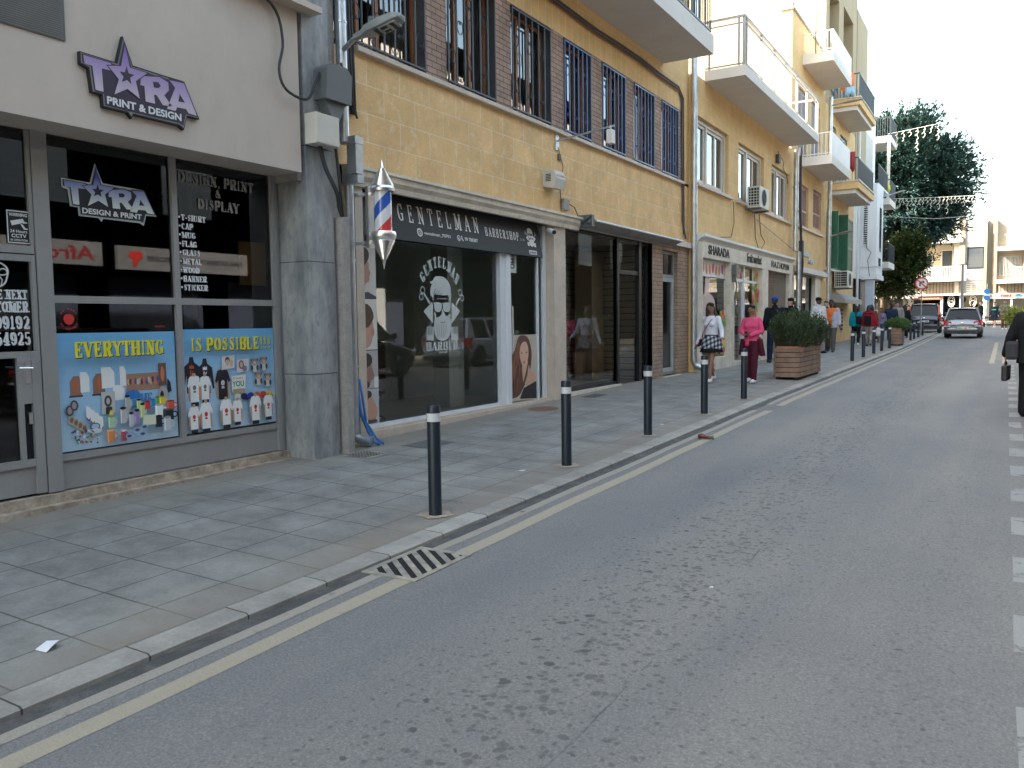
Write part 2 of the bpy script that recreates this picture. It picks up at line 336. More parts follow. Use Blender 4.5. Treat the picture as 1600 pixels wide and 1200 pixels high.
# paint patches of warmer, dirtier slabs near the kerb and the shop fronts
def pave_dirt():
    m = M['pave']; nt = m.node_tree; b = nt.nodes['Principled BSDF']; src = b.inputs['Base Color'].links[0].from_socket; p = pos(nt)
    s = nt.nodes.new('ShaderNodeSeparateXYZ'); nt.links.new(p, s.inputs[0])
    a = N(nt, 'ShaderNodeMath', operation='ADD'); nt.links.new(s.outputs[0], a.inputs[0]); a.inputs[1].default_value = 4.95
    q = N(nt, 'ShaderNodeMath', operation='ABSOLUTE'); nt.links.new(a.outputs[0], q.inputs[0])
    n1 = noise(nt, p, 1.7, 6, .7); ad = N(nt, 'ShaderNodeMath', operation='MULTIPLY_ADD'); nt.links.new(n1, ad.inputs[0]); ad.inputs[1].default_value = 1.5; nt.links.new(q.outputs[0], ad.inputs[2])
    f = ramp(nt, ad.outputs[0], [(.0, (0, 0, 0)), (1, (1, 1, 1))])
    r = N(nt, 'ShaderNodeMapRange'); nt.links.new(ad.outputs[0], r.inputs[0]); r.inputs[1].default_value = 1.5; r.inputs[2].default_value = 2.15; r.inputs[3].default_value = 0; r.inputs[4].default_value = .8
    c = mixc(nt, r.outputs[0], src, (.235, .20, .16))
    vo = N(nt, 'ShaderNodeTexVoronoi'); vo.inputs['Scale'].default_value = 7; nt.links.new(p, vo.inputs['Vector']); sp = nt.nodes.new('ShaderNodeSeparateColor'); nt.links.new(vo.outputs['Color'], sp.inputs[0])
    th = N(nt, 'ShaderNodeMath', operation='MULTIPLY_ADD'); nt.links.new(sp.outputs[1], th.inputs[0]); th.inputs[1].default_value = .22; th.inputs[2].default_value = -.10
    df = N(nt, 'ShaderNodeMath', operation='SUBTRACT'); nt.links.new(th.outputs[0], df.inputs[0]); nt.links.new(vo.outputs['Distance'], df.inputs[1])
    rr = N(nt, 'ShaderNodeMapRange'); nt.links.new(df.outputs[0], rr.inputs[0]); rr.inputs[1].default_value = -.03; rr.inputs[2].default_value = .03; rr.inputs[3].default_value = 0; rr.inputs[4].default_value = .4
    c = mixc(nt, rr.outputs[0], c, (.12, .11, .10)); nt.links.new(c, b.inputs['Base Color'])
pave_dirt()
M['kerb'] = brickmat('kerb_stone', (.40, .375, .33), (.32, .30, .265), (.09, .08, .07), .6, 1.0, .006, xy=2, dy=-1.18, dz=0, offset=0, var=.35, bumps=.5, warp=.01)
def linemat(name, c, thr=.62):
    m, nt, b = newmat(name); p = pos(nt)
    f = noise(nt, p, 7, 6, .75); col = mixc(nt, ramp(nt, f, [(thr-.07, (0, 0, 0)), (thr+.05, (1, 1, 1))]), c, (.11, .108, .105))
    f2 = noise(nt, p, 120, 3, .7); col = mixc(nt, 1., col, ramp(nt, f2, [(.3, (.78,)*3), (.7, (1.08,)*3)]), 'MULTIPLY')
    nt.links.new(col, b.inputs['Base Color']); b.inputs['Roughness'].default_value = .75; return m
M['yline'] = linemat('worn_yellow_paint', (.38, .335, .25), .70)
M['yline2'] = linemat('worn_yellow_paint_dirty', (.34, .31, .255), .66)
M['wline'] = linemat('worn_white_paint', (.31, .305, .285), .60)
# ---------------------------------------------------------------- setting
def strip(name, x0, x1, y0, y1, m, zf, dy=1.0, wob=0, thick=0):
    b = MB(); n = max(1, int((y1-y0)/dy)); vs = []; ys = [y0+(y1-y0)*i/n for i in range(n+1)]
    for y in ys:
        wa = wob*math.sin(y*2.1+x0*9)+wob*.6*math.sin(y*5.3+x0); wb = wob*math.sin(y*2.7+x1*7)+wob*.5*math.sin(y*6.1)
        vs += [(x0+wa, y, zf(x0, y)), (x1+wb, y, zf(x1, y))]
    b.mesh(vs, [(2*i, 2*i+1, 2*i+3, 2*i+2) for i in range(n)])
    return b, m, name
def S(name, b, m):
    o = b.build(name, m); o['kind'] = 'structure'; return o
b = MB(); ys = [-300, -60]+YS[1:-1]+[160, 400]; vs = []
for y in ys: vs += [(-300, y, zr(y)-.06), (300, y, zr(y)-.06)]
b.mesh(vs, [(2*i, 2*i+1, 2*i+3, 2*i+2) for i in range(len(ys)-1)]); S('ground', b, mat('ground_earth', (.2, .19, .17), .9))
b, m, n = strip('road', -3.47, 2.4, -30, 59.5, M['road'], lambda x, y: zr(y)); S('road', b, M['road'])
b, m, n = strip('road', -40, 40, 59.5, 68, M['road'], lambda x, y: zr(y)); S('cross_road', b, M['road'])
# left kerb + pavement
b = MB(); n = 96
def kx(y): return -3.45
vs = []
for i in range(n+1):
    y = -28+i*(55.5+28)/n; z = zr(y)
    vs += [(-3.45, y, z-.02), (-3.452, y, z+.022), (-3.47, y, z+.031), (-3.63, y, z+.036)]
b.mesh(vs, [(4*i+k, 4*i+k+4, 4*i+k+5, 4*i+k+1) for i in range(n) for k in range(3)]); S('kerb', b, M['kerb'])
b, m, n = strip('pavement', -7.2, -3.632, -28, 55.5, M['pave'], lambda x, y: zp(x, y)); S('pavement', b, M['pave'])
# right side
b = MB(); b.box(2.4, 2.55, -28, 58, -.5, .2)
vs = []; n = 86
b = MB()
for i in range(n+1):
    y = -28+i; z = zr(y); vs += [(2.4, y, z-.02), (2.4, y, z+.12), (2.56, y, z+.124)]
b.mesh(vs, [(3*i+k, 3*i+k+3, 3*i+k+4, 3*i+k+1) for i in range(n) for k in range(2)]); S('right_kerb', b, M['kerb'])
b, m, n = strip('right_pavement', 2.562, 5.4, -28, 58, M['pave'], lambda x, y: zr(y)+.125); S('right_pavement', b, M['pave'])
b, m, n = strip('x', -40, 40, 68, 110, M['pave'], lambda x, y: zr(y)+.1, dy=2); S('far_pavement', b, M['pave'])
# markings (4 mm above the road)
up = lambda e: (lambda x, y: zr(y)+e)
b = MB()
for x0, x1, mi in ((-3.33, -3.205, 0), (-3.555+.0, -3.46, 1)): pass
def lines(b, x0, x1, y0, y1, mi, wob=.006, e=.002):
    n = max(1, int((y1-y0)/.35)); vs = []
    for i in range(n+1):
        y = y0+(y1-y0)*i/n; a = wob*sin(y*2.3+x0*7)+random.uniform(-1, 1)*wob*.5
        vs += [(x0+a, y, zr(y)+e), (x1+a+random.uniform(-1, 1)*wob*.4, y, zr(y)+e)]
    b.mesh(vs, [(2*i, 2*i+1, 2*i+3, 2*i+2) for i in range(n)], mi)
lines(b, -3.165, -3.045, -8, 3.93, 0); lines(b, -3.165, -3.045, 4.53, 13.0, 0); lines(b, -3.165, -3.045, 13.7, 54, 0)
lines(b, -3.35, -3.265, -8, 3.93, 1); lines(b, -3.35, -3.265, 4.55, 13.0, 1); lines(b, -3.35, -3.265, 13.8, 54, 1)
o = b.build('yellow_lines', [M['yline'], M['yline2']]); o['kind'] = 'structure'
b = MB()
y = 4.37-1.13*9
while y < 25.5:
    lines(b, .075, .215, y, y+.54, 0, .004); y += 1.13
o = b.build('parking_dashes', M['wline']); o['kind'] = 'structure'
b = MB(); lines(b, -.36, -.23, 26.1, 41.5, 0); lines(b, -.05, .08, 26.1, 40.5, 0)
b.mesh([(-2.9, 58.5, zr(58.5)+.004), (2.4, 58.5, zr(58.5)+.004), (2.4, 59.1, zr(59.1)+.004), (-2.9, 59.1, zr(59.1)+.004)], [(0, 1, 2, 3)], 1)
o = b.build('junction_markings', [M['yline'], M['wline']]); o['kind'] = 'structure'
LOGO={'plate':[(3.952,3.838),(4.26,3.83),(4.326,4.053),(4.405,3.844),(4.688,3.836),(4.888,3.833),(5.04,3.542),(4.91,3.54),(4.874,3.418),(4.825,3.445),(4.392,3.45),(4.373,3.414),(4.337,3.453),(4.122,3.454),(4.117,3.546),(4.035,3.548),(4.017,3.723),(3.951,3.743)],'edge':[(3.959,3.83),(4.267,3.82),(4.326,4.031),(4.396,3.832),(4.683,3.824),(4.879,3.82),(5.024,3.548),(4.906,3.549),(4.869,3.435),(4.825,3.457),(4.381,3.458),(4.37,3.431),(4.342,3.464),(4.131,3.465),(4.127,3.555),(4.044,3.557),(4.025,3.735),(3.958,3.753)],'dark':[(3.966,3.824),(4.274,3.808),(4.332,4.018),(4.388,3.822),(4.678,3.812),(4.869,3.808),(5.009,3.556),(4.897,3.558),(4.863,3.453),(4.826,3.468),(4.373,3.467),(4.141,3.473),(4.137,3.566),(4.054,3.567),(4.035,3.744),(3.966,3.761)],'T':[(3.976,3.815),(4.202,3.81),(4.241,3.752),(4.124,3.75),(4.13,3.572),(4.064,3.574),(4.046,3.75),(3.983,3.751)],'star':[(4.334,3.986),(4.37,3.818),(4.528,3.812),(4.418,3.722),(4.448,3.588),(4.341,3.643),(4.222,3.573),(4.267,3.7),(4.178,3.784),(4.292,3.809)],'star2':[(4.339,3.821),(4.356,3.769),(4.407,3.768),(4.368,3.736),(4.377,3.688),(4.339,3.712),(4.291,3.685),(4.309,3.73),(4.276,3.764),(4.322,3.768)],'R':[(4.469,3.776),(4.648,3.809),(4.728,3.784),(4.731,3.719),(4.684,3.669),(4.757,3.59),(4.667,3.585),(4.611,3.653),(4.584,3.652),(4.591,3.58),(4.504,3.579),(4.498,3.702),(4.461,3.7)],'Rh':[(4.579,3.756),(4.633,3.762),(4.653,3.738),(4.631,3.715),(4.585,3.711)],'A':[(4.742,3.806),(4.887,3.814),(5.007,3.564),(4.92,3.569),(4.899,3.6),(4.806,3.597),(4.791,3.562),(4.706,3.563),(4.796,3.756)],'Ah':[(4.838,3.714),(4.888,3.651),(4.821,3.648)]}
CREST={'hair':[(9.064,2.288),(9.126,2.296),(9.169,2.352),(9.253,2.368),(9.38,2.361),(9.465,2.327),(9.539,2.243),(9.551,2.156),(9.542,2.018),(9.509,2.018),(9.506,2.117),(9.393,2.109),(9.287,2.113),(9.182,2.12),(9.15,2.11),(9.154,2.037),(9.121,2.03),(9.103,2.121),(9.077,2.072),(9.064,2.168),(9.093,2.241),(9.129,2.257),(9.063,2.262)],'glassL':[(9.141,2.006),(9.325,2.003),(9.327,1.929),(9.29,1.886),(9.215,1.879),(9.154,1.903)],'glassR':[(9.342,2.003),(9.537,2.003),(9.53,1.906),(9.472,1.88),(9.396,1.883),(9.354,1.917)],'bridge':[(9.141,2.013),(9.262,2.014),(9.329,1.997),(9.411,2.014),(9.542,2.012),(9.541,1.993),(9.14,1.988)],'faceL':[(9.145,1.891),(9.174,1.879),(9.197,1.818),(9.171,1.794),(9.151,1.818)],'nose':[(9.334,1.941),(9.375,1.88),(9.427,1.818),(9.515,1.868),(9.536,1.818),(9.469,1.793),(9.255,1.812),(9.325,1.855)],'beard':[(9.14,1.794),(9.213,1.806),(9.277,1.824),(9.362,1.833),(9.448,1.812),(9.539,1.793),(9.54,1.668),(9.519,1.58),(9.46,1.519),(9.372,1.49),(9.266,1.492),(9.183,1.531),(9.139,1.599)],'mouth':[(9.279,1.751),(9.338,1.742),(9.403,1.752),(9.381,1.736),(9.299,1.737)],'coll':[(8.909,1.89),(9.1,2.012),(9.126,1.988),(9.116,1.721),(9.09,1.746)],'colr':[(9.773,1.895),(9.575,2.019),(9.559,1.994),(9.55,1.718),(9.573,1.733)],'coll2':[(8.969,1.884),(9.098,1.964),(9.104,1.782)],'colr2':[(9.712,1.888),(9.576,1.975),(9.561,1.78)],'br1':[(9.201,2.065),(9.456,2.067),(9.456,2.059),(9.201,2.057)],'scl':[(8.907,2.128),(8.937,2.131),(9.065,2.011),(9.033,1.987)],'scr':[(9.745,2.085),(9.779,2.073),(9.685,1.976),(9.657,1.995)],'rib':[(8.972,1.686),(9.136,1.685),(9.13,1.502),(8.966,1.506)],'rib2':[(9.542,1.674),(9.71,1.678),(9.704,1.488),(9.536,1.492)]}
CRING=[(8.899,2.169,0.05),(8.866,2.08,0.045),(9.775,2.155,0.045),(9.825,2.08,0.045)]
WOM={'bg':[(11.132,1.531),(11.981,1.528),(11.957,0.475),(11.022,0.493)],'hair':[(11.379,1.514),(11.558,1.528),(11.713,1.481),(11.804,1.297),(11.811,1.141),(11.753,0.936),(11.697,0.835),(11.537,0.691),(11.38,0.55),(11.13,0.533),(11.023,0.555),(11.039,1.15),(11.197,1.218),(11.3,1.339)],'face':[(11.441,1.36),(11.529,1.421),(11.633,1.419),(11.699,1.327),(11.706,1.197),(11.651,1.071),(11.555,0.998),(11.465,1.08),(11.407,1.209)],'neck':[(11.47,1.105),(11.679,1.147),(11.753,0.936),(11.939,0.873),(11.953,0.766),(11.537,0.678)],'dress':[(11.953,0.766),(11.537,0.678),(11.405,0.515),(11.957,0.481)],'mouth':[(11.506,1.098),(11.599,1.104),(11.557,1.065)],'eye1':[(11.448,1.246),(11.515,1.248),(11.479,1.227)],'eye2':[(11.603,1.253),(11.671,1.255),(11.639,1.231)],'h1':[(11.378,1.463),(11.431,1.361),(11.385,1.16),(11.238,0.864),(11.084,0.65),(11.066,0.875),(11.245,1.166)],'h2':[(11.71,1.352),(11.758,1.143),(11.68,0.992),(11.645,0.839),(11.433,0.622),(11.54,0.794),(11.715,1.145)]}# ================================================================ lettering
def arc(cx, cy, rx, ry, a0, a1, n=7): return [(cx+rx*cos(radians(a0+(a1-a0)*i/n)), cy+ry*sin(radians(a0+(a1-a0)*i/n))) for i in range(n+1)]
def pl(*p): return list(p)
# letters: width, thick strokes, thin strokes, serif points
SL = {
'A': (.8, [pl((.5, 1), (.86, 0))], [pl((.14, 0), (.5, 1)), pl((.25, .34), (.74, .34))], [(.12, 0), (.88, 0)]),
'B': (.72, [pl((.2, 0), (.2, 1)), arc(.55, .75, .28, .23, 80, -80), arc(.55, .26, .32, .24, 80, -80)], [pl((.1, .97), (.55, .97)), pl((.2, .52), (.55, .52)), pl((.1, .03), (.55, .03))], []),
'C': (.72, [arc(.52, .5, .36, .46, 130, 230)], [arc(.52, .5, .36, .46, 50, 130), arc(.52, .5, .36, .46, 230, 310), pl((.8, .68), (.8, .98)), ], []),
'D': (.78, [pl((.2, 0), (.2, 1)), arc(.42, .5, .42, .46, 60, -60)], [pl((.08, .97), (.5, .97)), pl((.08, .03), (.5, .03)), arc(.42, .5, .42, .46, 90, 60, 2), arc(.42, .5, .42, .46, -60, -90, 2)], []),
'E': (.68, [pl((.22, 0), (.22, 1))], [pl((.08, .97), (.85, .97)), pl((.2, .5), (.62, .5)), pl((.08, .03), (.85, .03)), pl((.85, 1), (.85, .78)), pl((.85, 0), (.85, .22)), pl((.62, .62), (.62, .38))], []),
'F': (.66, [pl((.22, 0), (.22, 1))], [pl((.08, .97), (.85, .97)), pl((.2, .5), (.62, .5)), pl((.85, 1), (.85, .78)), pl((.62, .62), (.62, .38))], [(.22, 0)]),
'G': (.76, [arc(.52, .5, .36, .46, 130, 230), pl((.82, .08), (.82, .42))], [arc(.52, .5, .36, .46, 45, 130), arc(.52, .5, .36, .46, 230, 300), pl((.58, .43), (.95, .43)), pl((.82, .7), (.82, .98))], []),
'H': (.84, [pl((.2, 0), (.2, 1)), pl((.8, 0), (.8, 1))], [pl((.2, .5), (.8, .5))], [(.2, 0), (.2, 1), (.8, 0), (.8, 1)]),
'I': (.4, [pl((.5, 0), (.5, 1))], [], [(.5, 0), (.5, 1)]),
'K': (.82, [pl((.2, 0), (.2, 1)), pl((.4, .55), (.82, 0))], [pl((.2, .35), (.78, 1))], [(.2, 0), (.2, 1), (.8, 1), (.84, 0)]),
'L': (.66, [pl((.22, 0), (.22, 1))], [pl((.08, .03), (.88, .03)), pl((.88, 0), (.88, .3))], [(.22, 1)]),
'M': (1.0, [pl((.84, 0), (.84, 1)), pl((.16, 1), (.5, .1))], [pl((.16, 0), (.16, 1)), pl((.5, .1), (.84, 1))], [(.16, 0), (.84, 0), (.14, 1), (.86, 1)]),
'N': (.84, [pl((.2, 1), (.8, 0))], [pl((.2, 0), (.2, 1)), pl((.8, 0), (.8, 1))], [(.2, 0), (.14, 1), (.8, 1)]),
'O': (.76, [arc(.5, .5, .36, .46, 125, 235), arc(.5, .5, .36, .46, -55, 55)], [arc(.5, .5, .36, .46, 55, 125, 3), arc(.5, .5, .36, .46, 235, 305, 3)], []),
'P': (.72, [pl((.22, 0), (.22, 1)), arc(.55, .72, .3, .26, 80, -80)], [pl((.1, .97), (.55, .97)), pl((.22, .47), (.55, .47))], [(.22, 0)]),
'R': (.8, [pl((.22, 0), (.22, 1)), arc(.52, .74, .27, .24, 80, -80), pl((.55, .5), (.8, 0))], [pl((.1, .97), (.52, .97)), pl((.22, .5), (.55, .5))], [(.22, 0), (.84, 0)]),
'S': (.66, [pl((.28, .72), (.4, .58), (.66, .44), (.76, .28))], [arc(.5, .74, .26, .23, 20, 190), arc(.5, .26, .28, .23, 200, 360), pl((.78, .72), (.78, .98)), pl((.2, .02), (.2, .3))], []),
'T': (.72, [pl((.5, 0), (.5, 1))], [pl((.08, .97), (.92, .97)), pl((.08, 1), (.08, .74)), pl((.92, 1), (.92, .74))], [(.5, 0)]),
'U': (.8, [pl((.2, 1), (.2, .3))], [pl((.2, .3), (.3, .08), (.5, .03), (.7, .08), (.8, .3), (.8, 1))], [(.2, 1), (.8, 1)]),
'V': (.8, [pl((.14, 1), (.5, 0))], [pl((.5, 0), (.86, 1))], [(.12, 1), (.88, 1)]),
'W': (1.05, [pl((.1, 1), (.32, 0)), pl((.5, .9), (.7, 0))], [pl((.32, 0), (.5, .9)), pl((.7, 0), (.9, 1))], [(.1, 1), (.5, .97), (.9, 1)]),
'X': (.8, [pl((.14, 1), (.86, 0))], [pl((.14, 0), (.86, 1))], [(.12, 1), (.88, 1), (.12, 0), (.88, 0)]),
'Y': (.78, [pl((.12, 1), (.5, .45)), pl((.5, .5), (.5, 0))], [pl((.5, .45), (.88, 1))], [(.12, 1), (.88, 1), (.5, 0)]),
'&': (.82, [pl((.32, .8), (.85, .03))], [arc(.45, .76, .17, .2, -30, 230), pl((.35, .6), (.14, .3), (.25, .06), (.5, .03), (.84, .5))], []),
'-': (.4, [], [pl((.1, .4), (.9, .4)), pl((.1, .45), (.9, .45))], []),
',': (.3, [pl((.5, .12), (.4, -.14))], [], []),
'.': (.3, [pl((.5, .0), (.5, .12))], [], []),
'!': (.4, [pl((.5, 1), (.5, .34)), pl((.5, .0), (.5, .16))], [], []),
'*': (.45, [pl((.3, .42), (.7, .42)), pl((.3, .5), (.7, .5)), pl((.3, .58), (.7, .58))], [], []),
'0': (.7, [arc(.5, .5, .34, .46, 125, 235), arc(.5, .5, .34, .46, -55, 55)], [arc(.5, .5, .34, .46, 55, 125, 3), arc(.5, .5, .34, .46, 235, 305, 3)], []),
'1': (.5, [pl((.5, 0), (.5, 1))], [pl((.5, 1), (.25, .82))], [(.5, 0)]),
'2': (.7, [pl((.8, .75), (.72, .5), (.25, .06))], [arc(.5, .74, .3, .23, 0, 170), pl((.15, .04), (.85, .04)), pl((.85, 0), (.85, .22))], []),
'4': (.75, [pl((.62, 0), (.62, 1))], [pl((.62, 1), (.1, .3), (.92, .3))], [(.62, 0)]),
'5': (.7, [arc(.48, .32, .34, .28, 70, -70)], [pl((.85, .96), (.24, .96), (.22, .55), (.48, .61)), arc(.48, .32, .34, .28, -70, -160)], []),
'9': (.7, [arc(.5, .68, .32, .29, 120, 240), arc(.5, .5, .34, .46, 60, -60)], [arc(.5, .68, .32, .29, -60, 120), arc(.5, .68, .32, .29, 240, 300), arc(.5, .5, .34, .46, -60, -150)], []),
}
def slab(mb, text, u0, v0, h, wtot, place, tk=.2, tn=.09, mi=None, serif=1.0, gap=.09):
    """stroke-built slab lettering; place(u, v, layer) -> xyz"""
    W = sum(.38 if c == ' ' else SL[c][0]+gap for c in text); k = wtot/W; x = u0; lay = 0
    def seg(a, b, t):
        nonlocal lay
        dx, dy = b[0]-a[0], b[1]-a[1]; L = math.hypot(dx, dy) or 1e-6; ex, ey = dx/L*t*.12, dy/L*t*.12; px, py = -dy/L*t/2, dx/L*t/2
        lay += 1; q = [(a[0]-ex+px, a[1]-ey+py), (a[0]-ex-px, a[1]-ey-py), (b[0]+ex-px, b[1]+ey-py), (b[0]+ex+px, b[1]+ey+py)]
        mb.face([place(u, v, lay % 7) for u, v in q][::1], mi)
    for c in text:
        if c == ' ': x += .38*k; continue
        w, th, tn_, sf = SL[c]; lw = w*k; T = tk*min(h, lw*1.3); t2 = tn*h
        f = lambda p: (x+p[0]*lw, v0+p[1]*h)
        for s in th:
            for i in range(len(s)-1): seg(f(s[i]), f(s[i+1]), T)
        for s in tn_:
            for i in range(len(s)-1): seg(f(s[i]), f(s[i+1]), t2)
        for sx, sy in sf:
            px, py = f((sx, sy)); py += t2*.5 if sy < .5 else -t2*.5; sw = T*.95*serif
            seg((px-sw, py), (px+sw, py), t2)
        x += (w+gap)*k
def spath(pts, n=5):
    P = [Vector(p) for p in pts]; out = []
    for i in range(len(P)-1):
        a, b_, c, d = P[max(i-1, 0)], P[i], P[i+1], P[min(i+2, len(P)-1)]
        for k in range(n): t = k/n; out.append(.5*((2*b_)+(c-a)*t+(2*a-5*b_+4*c-d)*t*t+(3*b_-a-3*c+d)*t**3))
    return out+[P[-1]]
def onx(X): return lambda u, v, l=0: (X+.0006*l, u, v)       # flat on a wall that faces the street
def bf(mb, string, fn, u0, v0, h, w=None, bold=0.0, ext=0, mi=None, space=1):
    """plain built-in font, flattened into mb through fn(u, v, layer)"""
    c = bpy.data.curves.new('t', 'FONT'); c.body = string; c.size = 1; c.offset = bold; c.resolution_u = 3; c.space_character = space
    if ext: c.extrude = 1
    o = bpy.data.objects.new('t', c); me = bpy.data.meshes.new_from_object(o)
    xs = [v.co.x for v in me.vertices]; ysx = [v.co.y for v in me.vertices]
    if not xs: return
    x0, x1, y0, y1 = min(xs), max(xs), min(ysx), max(ysx); ky = h/(y1-y0); kx = (w/(x1-x0)) if w else ky
    if ext: vs = [fn(u0+(v.co.x-x0)*kx, v0+(v.co.y-y0)*ky, 1 if v.co.z > 0 else 0) for v in me.vertices]
    else: vs = [fn(u0+(v.co.x-x0)*kx, v0+(v.co.y-y0)*ky, 0) for v in me.vertices]
    mb.mesh(vs, [tuple(p.vertices) for p in me.polygons], mi)
    bpy.data.objects.remove(o); bpy.data.meshes.remove(me); bpy.data.curves.remove(c)
def ell(cx, cy, rx, ry, n=14, a=0): return [(cx+rx*cos(2*pi*i/n)*cos(a)-ry*sin(2*pi*i/n)*sin(a), cy+rx*cos(2*pi*i/n)*sin(a)+ry*sin(2*pi*i/n)*cos(a)) for i in range(n)]
def rect(a, b, c, d): return [(a, c), (b, c), (b, d), (a, d)]
def smooth(pts, k=2):
    for _ in range(k):
        q = []; n = len(pts)
        for i in range(n):
            a, b = pts[i], pts[(i+1) % n]; q += [(a[0]*.75+b[0]*.25, a[1]*.75+b[1]*.25), (a[0]*.25+b[0]*.75, a[1]*.25+b[1]*.75)]
        pts = q
    return pts
class Flat:
    """layered printed picture: each added shape sits a hair above the last"""
    def __init__(s, X, step=.00035): s.X = X; s.st = step; s.k = 0; s.b = MB(); 
    def add(s, pts, c, sm=0):
        if sm: pts = smooth(pts, sm)
        s.k += 1; s.b.col = c; x = s.X+s.k*s.st; a = sum(pts[i][0]*pts[(i+1) % len(pts)][1]-pts[(i+1) % len(pts)][0]*pts[i][1] for i in range(len(pts)))
        if a < 0: pts = pts[::-1]
        s.b.face([(x, u, v) for u, v in pts], 0)
    def build(s, name, par=None, m=None, org=None): return s.b.build(name, m or M['print'], par, org=org)
# ================================================================ generic facade pieces
def wall_x(b, X, y0, y1, z0, z1, holes, depth=.15, mi=0, ri=None):
    """wall plane facing +X with rectangular holes (ya, yb, za, zb[, depth]) and their reveals"""
    ri = mi if ri is None else ri
    ys = sorted({y0, y1, *[h[0] for h in holes], *[h[1] for h in holes]}); zs = sorted({z0, z1, *[h[2] for h in holes], *[h[3] for h in holes]})
    ys = [y for y in ys if y0 <= y <= y1]; zs = [z for z in zs if z0 <= z <= z1]
    for i in range(len(ys)-1):
        for j in range(len(zs)-1):
            cy, cz = (ys[i]+ys[i+1])/2, (zs[j]+zs[j+1])/2
            if any(h[0] < cy < h[1] and h[2] < cz < h[3] for h in holes): continue
            b.face([(X, ys[i], zs[j]), (X, ys[i+1], zs[j]), (X, ys[i+1], zs[j+1]), (X, ys[i], zs[j+1])], mi)
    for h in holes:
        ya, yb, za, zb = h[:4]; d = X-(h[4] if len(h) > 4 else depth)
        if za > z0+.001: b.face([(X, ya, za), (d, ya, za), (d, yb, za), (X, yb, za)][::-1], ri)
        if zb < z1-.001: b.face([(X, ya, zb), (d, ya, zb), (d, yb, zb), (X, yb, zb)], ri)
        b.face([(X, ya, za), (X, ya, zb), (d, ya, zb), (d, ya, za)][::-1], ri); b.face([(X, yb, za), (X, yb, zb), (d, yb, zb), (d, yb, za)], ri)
def pane_x(parent, X, y0, y1, z0, z1, m, name='glass_pane'):
    b = MB(); b.face([(X, y0, z0), (X, y1, z0), (X, y1, z1), (X, y0, z1)]); return b.build(name, m, parent)
def frame_x(b, X, t, y0, y1, z0, z1, w, mul=(), tr=(), mi=None):
    """rectangular frame in the plane X..X+t with mullions / transoms (butted)"""
    b.box(X, X+t, y0, y0+w, z0, z1, mi); b.box(X, X+t, y1-w, y1, z0, z1, mi); b.box(X+.001, X+t-.001, y0+w, y1-w, z0, z0+w, mi); b.box(X+.001, X+t-.001, y0+w, y1-w, z1-w, z1, mi)
    for m in mul: b.box(X+.002, X+t-.002, m-w/2, m+w/2, z0+w, z1-w, mi)
    for q in tr: b.box(X+.003, X+t-.003, y0+w, y1-w, q-w/2, q+w/2, mi)
def room_x(parent, name, X, d, y0, y1, z0, z1, wallm, floorm, ceil=None):
    b = MB(); x = X-d
    b.face([(x, y0, z0), (x, y1, z0), (x, y1, z1), (x, y0, z1)], 0); b.face([(x, y0, z0), (x, y0, z1), (X, y0, z1), (X, y0, z0)], 0); b.face([(x, y1, z0), (X, y1, z0), (X, y1, z1), (x, y1, z1)], 0)
    b.face([(x, y0, z1), (x, y1, z1), (X, y1, z1), (X, y0, z1)], 2); b.face([(x, y0, z0), (X, y0, z0), (X, y1, z0), (x, y1, z0)], 1)
    return b.build(name, [wallm, floorm, ceil or wallm], parent)
def hull(b, Xf, Xb, y0, y1, z0, z1, mi=0, front=False):
    """sides, back and roof of a building block behind the facade plane"""
    b.face([(Xb, y0, z0), (Xf, y0, z0), (Xf, y0, z1), (Xb, y0, z1)], mi); b.face([(Xf, y1, z0), (Xb, y1, z0), (Xb, y1, z1), (Xf, y1, z1)], mi)
    b.face([(Xb, y1, z0), (Xb, y0, z0), (Xb, y0, z1), (Xb, y1, z1)], mi); b.face([(Xb, y0, z1), (Xf, y0, z1), (Xf, y1, z1), (Xb, y1, z1)], mi)
    if front: b.face([(Xf, y0, z0), (Xf, y1, z0), (Xf, y1, z1), (Xf, y0, z1)], mi)
def curtain_x(parent, X, y0, y1, z0, z1, m=None, name='curtain', amp=.02, n=28):
    b = MB(); vs = []
    for i in range(n+1):
        y = y0+(y1-y0)*i/n; a = X+amp*sin(i*1.9)+amp*.5*sin(i*4.1+1); vs += [(a, y, z0), (a*1.0, y, z1)]
    b.mesh(vs, [(2*i, 2*i+2, 2*i+3, 2*i+1) for i in range(n)]); return b.build(name, m or M['curtain'], parent, smooth=True)
# ================================================================ 1 PRINT SHOP BUILDING
B1 = thing('shop_building', 'grey-beige print shop building with marble pillar and grey steel shopfront', 'building', (-6.6, 3, .3))
b = MB(); XF = -6.18
b.box(-12, XF, -14, 6.30, 3.27, 13.5); b.build('wall', M['taupe'], B1)
b = MB(); b.box(-12, -6.24, 6.3, 6.42, 3.2, 13.5); b.box(-12, -6.35, 6.742, 7.02, 0, 13.5); b.build('joint_strip', M['conduit'], B1)
b = MB(); b.box(-7.0, -6.18, 6.36, 6.74, -.2, 13.5); b.build('pillar', M['marble'], B1)
b = MB()
for z in (1.21, 2.38, 3.55): b.box(-6.9, -6.178, 6.358, 6.742, z, z+.006)
b.build('pillar_joint', M['dark'], B1)
b = MB(); b.box(-6.72, -6.44, -4, 6.35, -.2, .325); b.box(-6.72, -6.52, -4, 6.34, .325, .40); b.build('step', M['plinth'], B1)
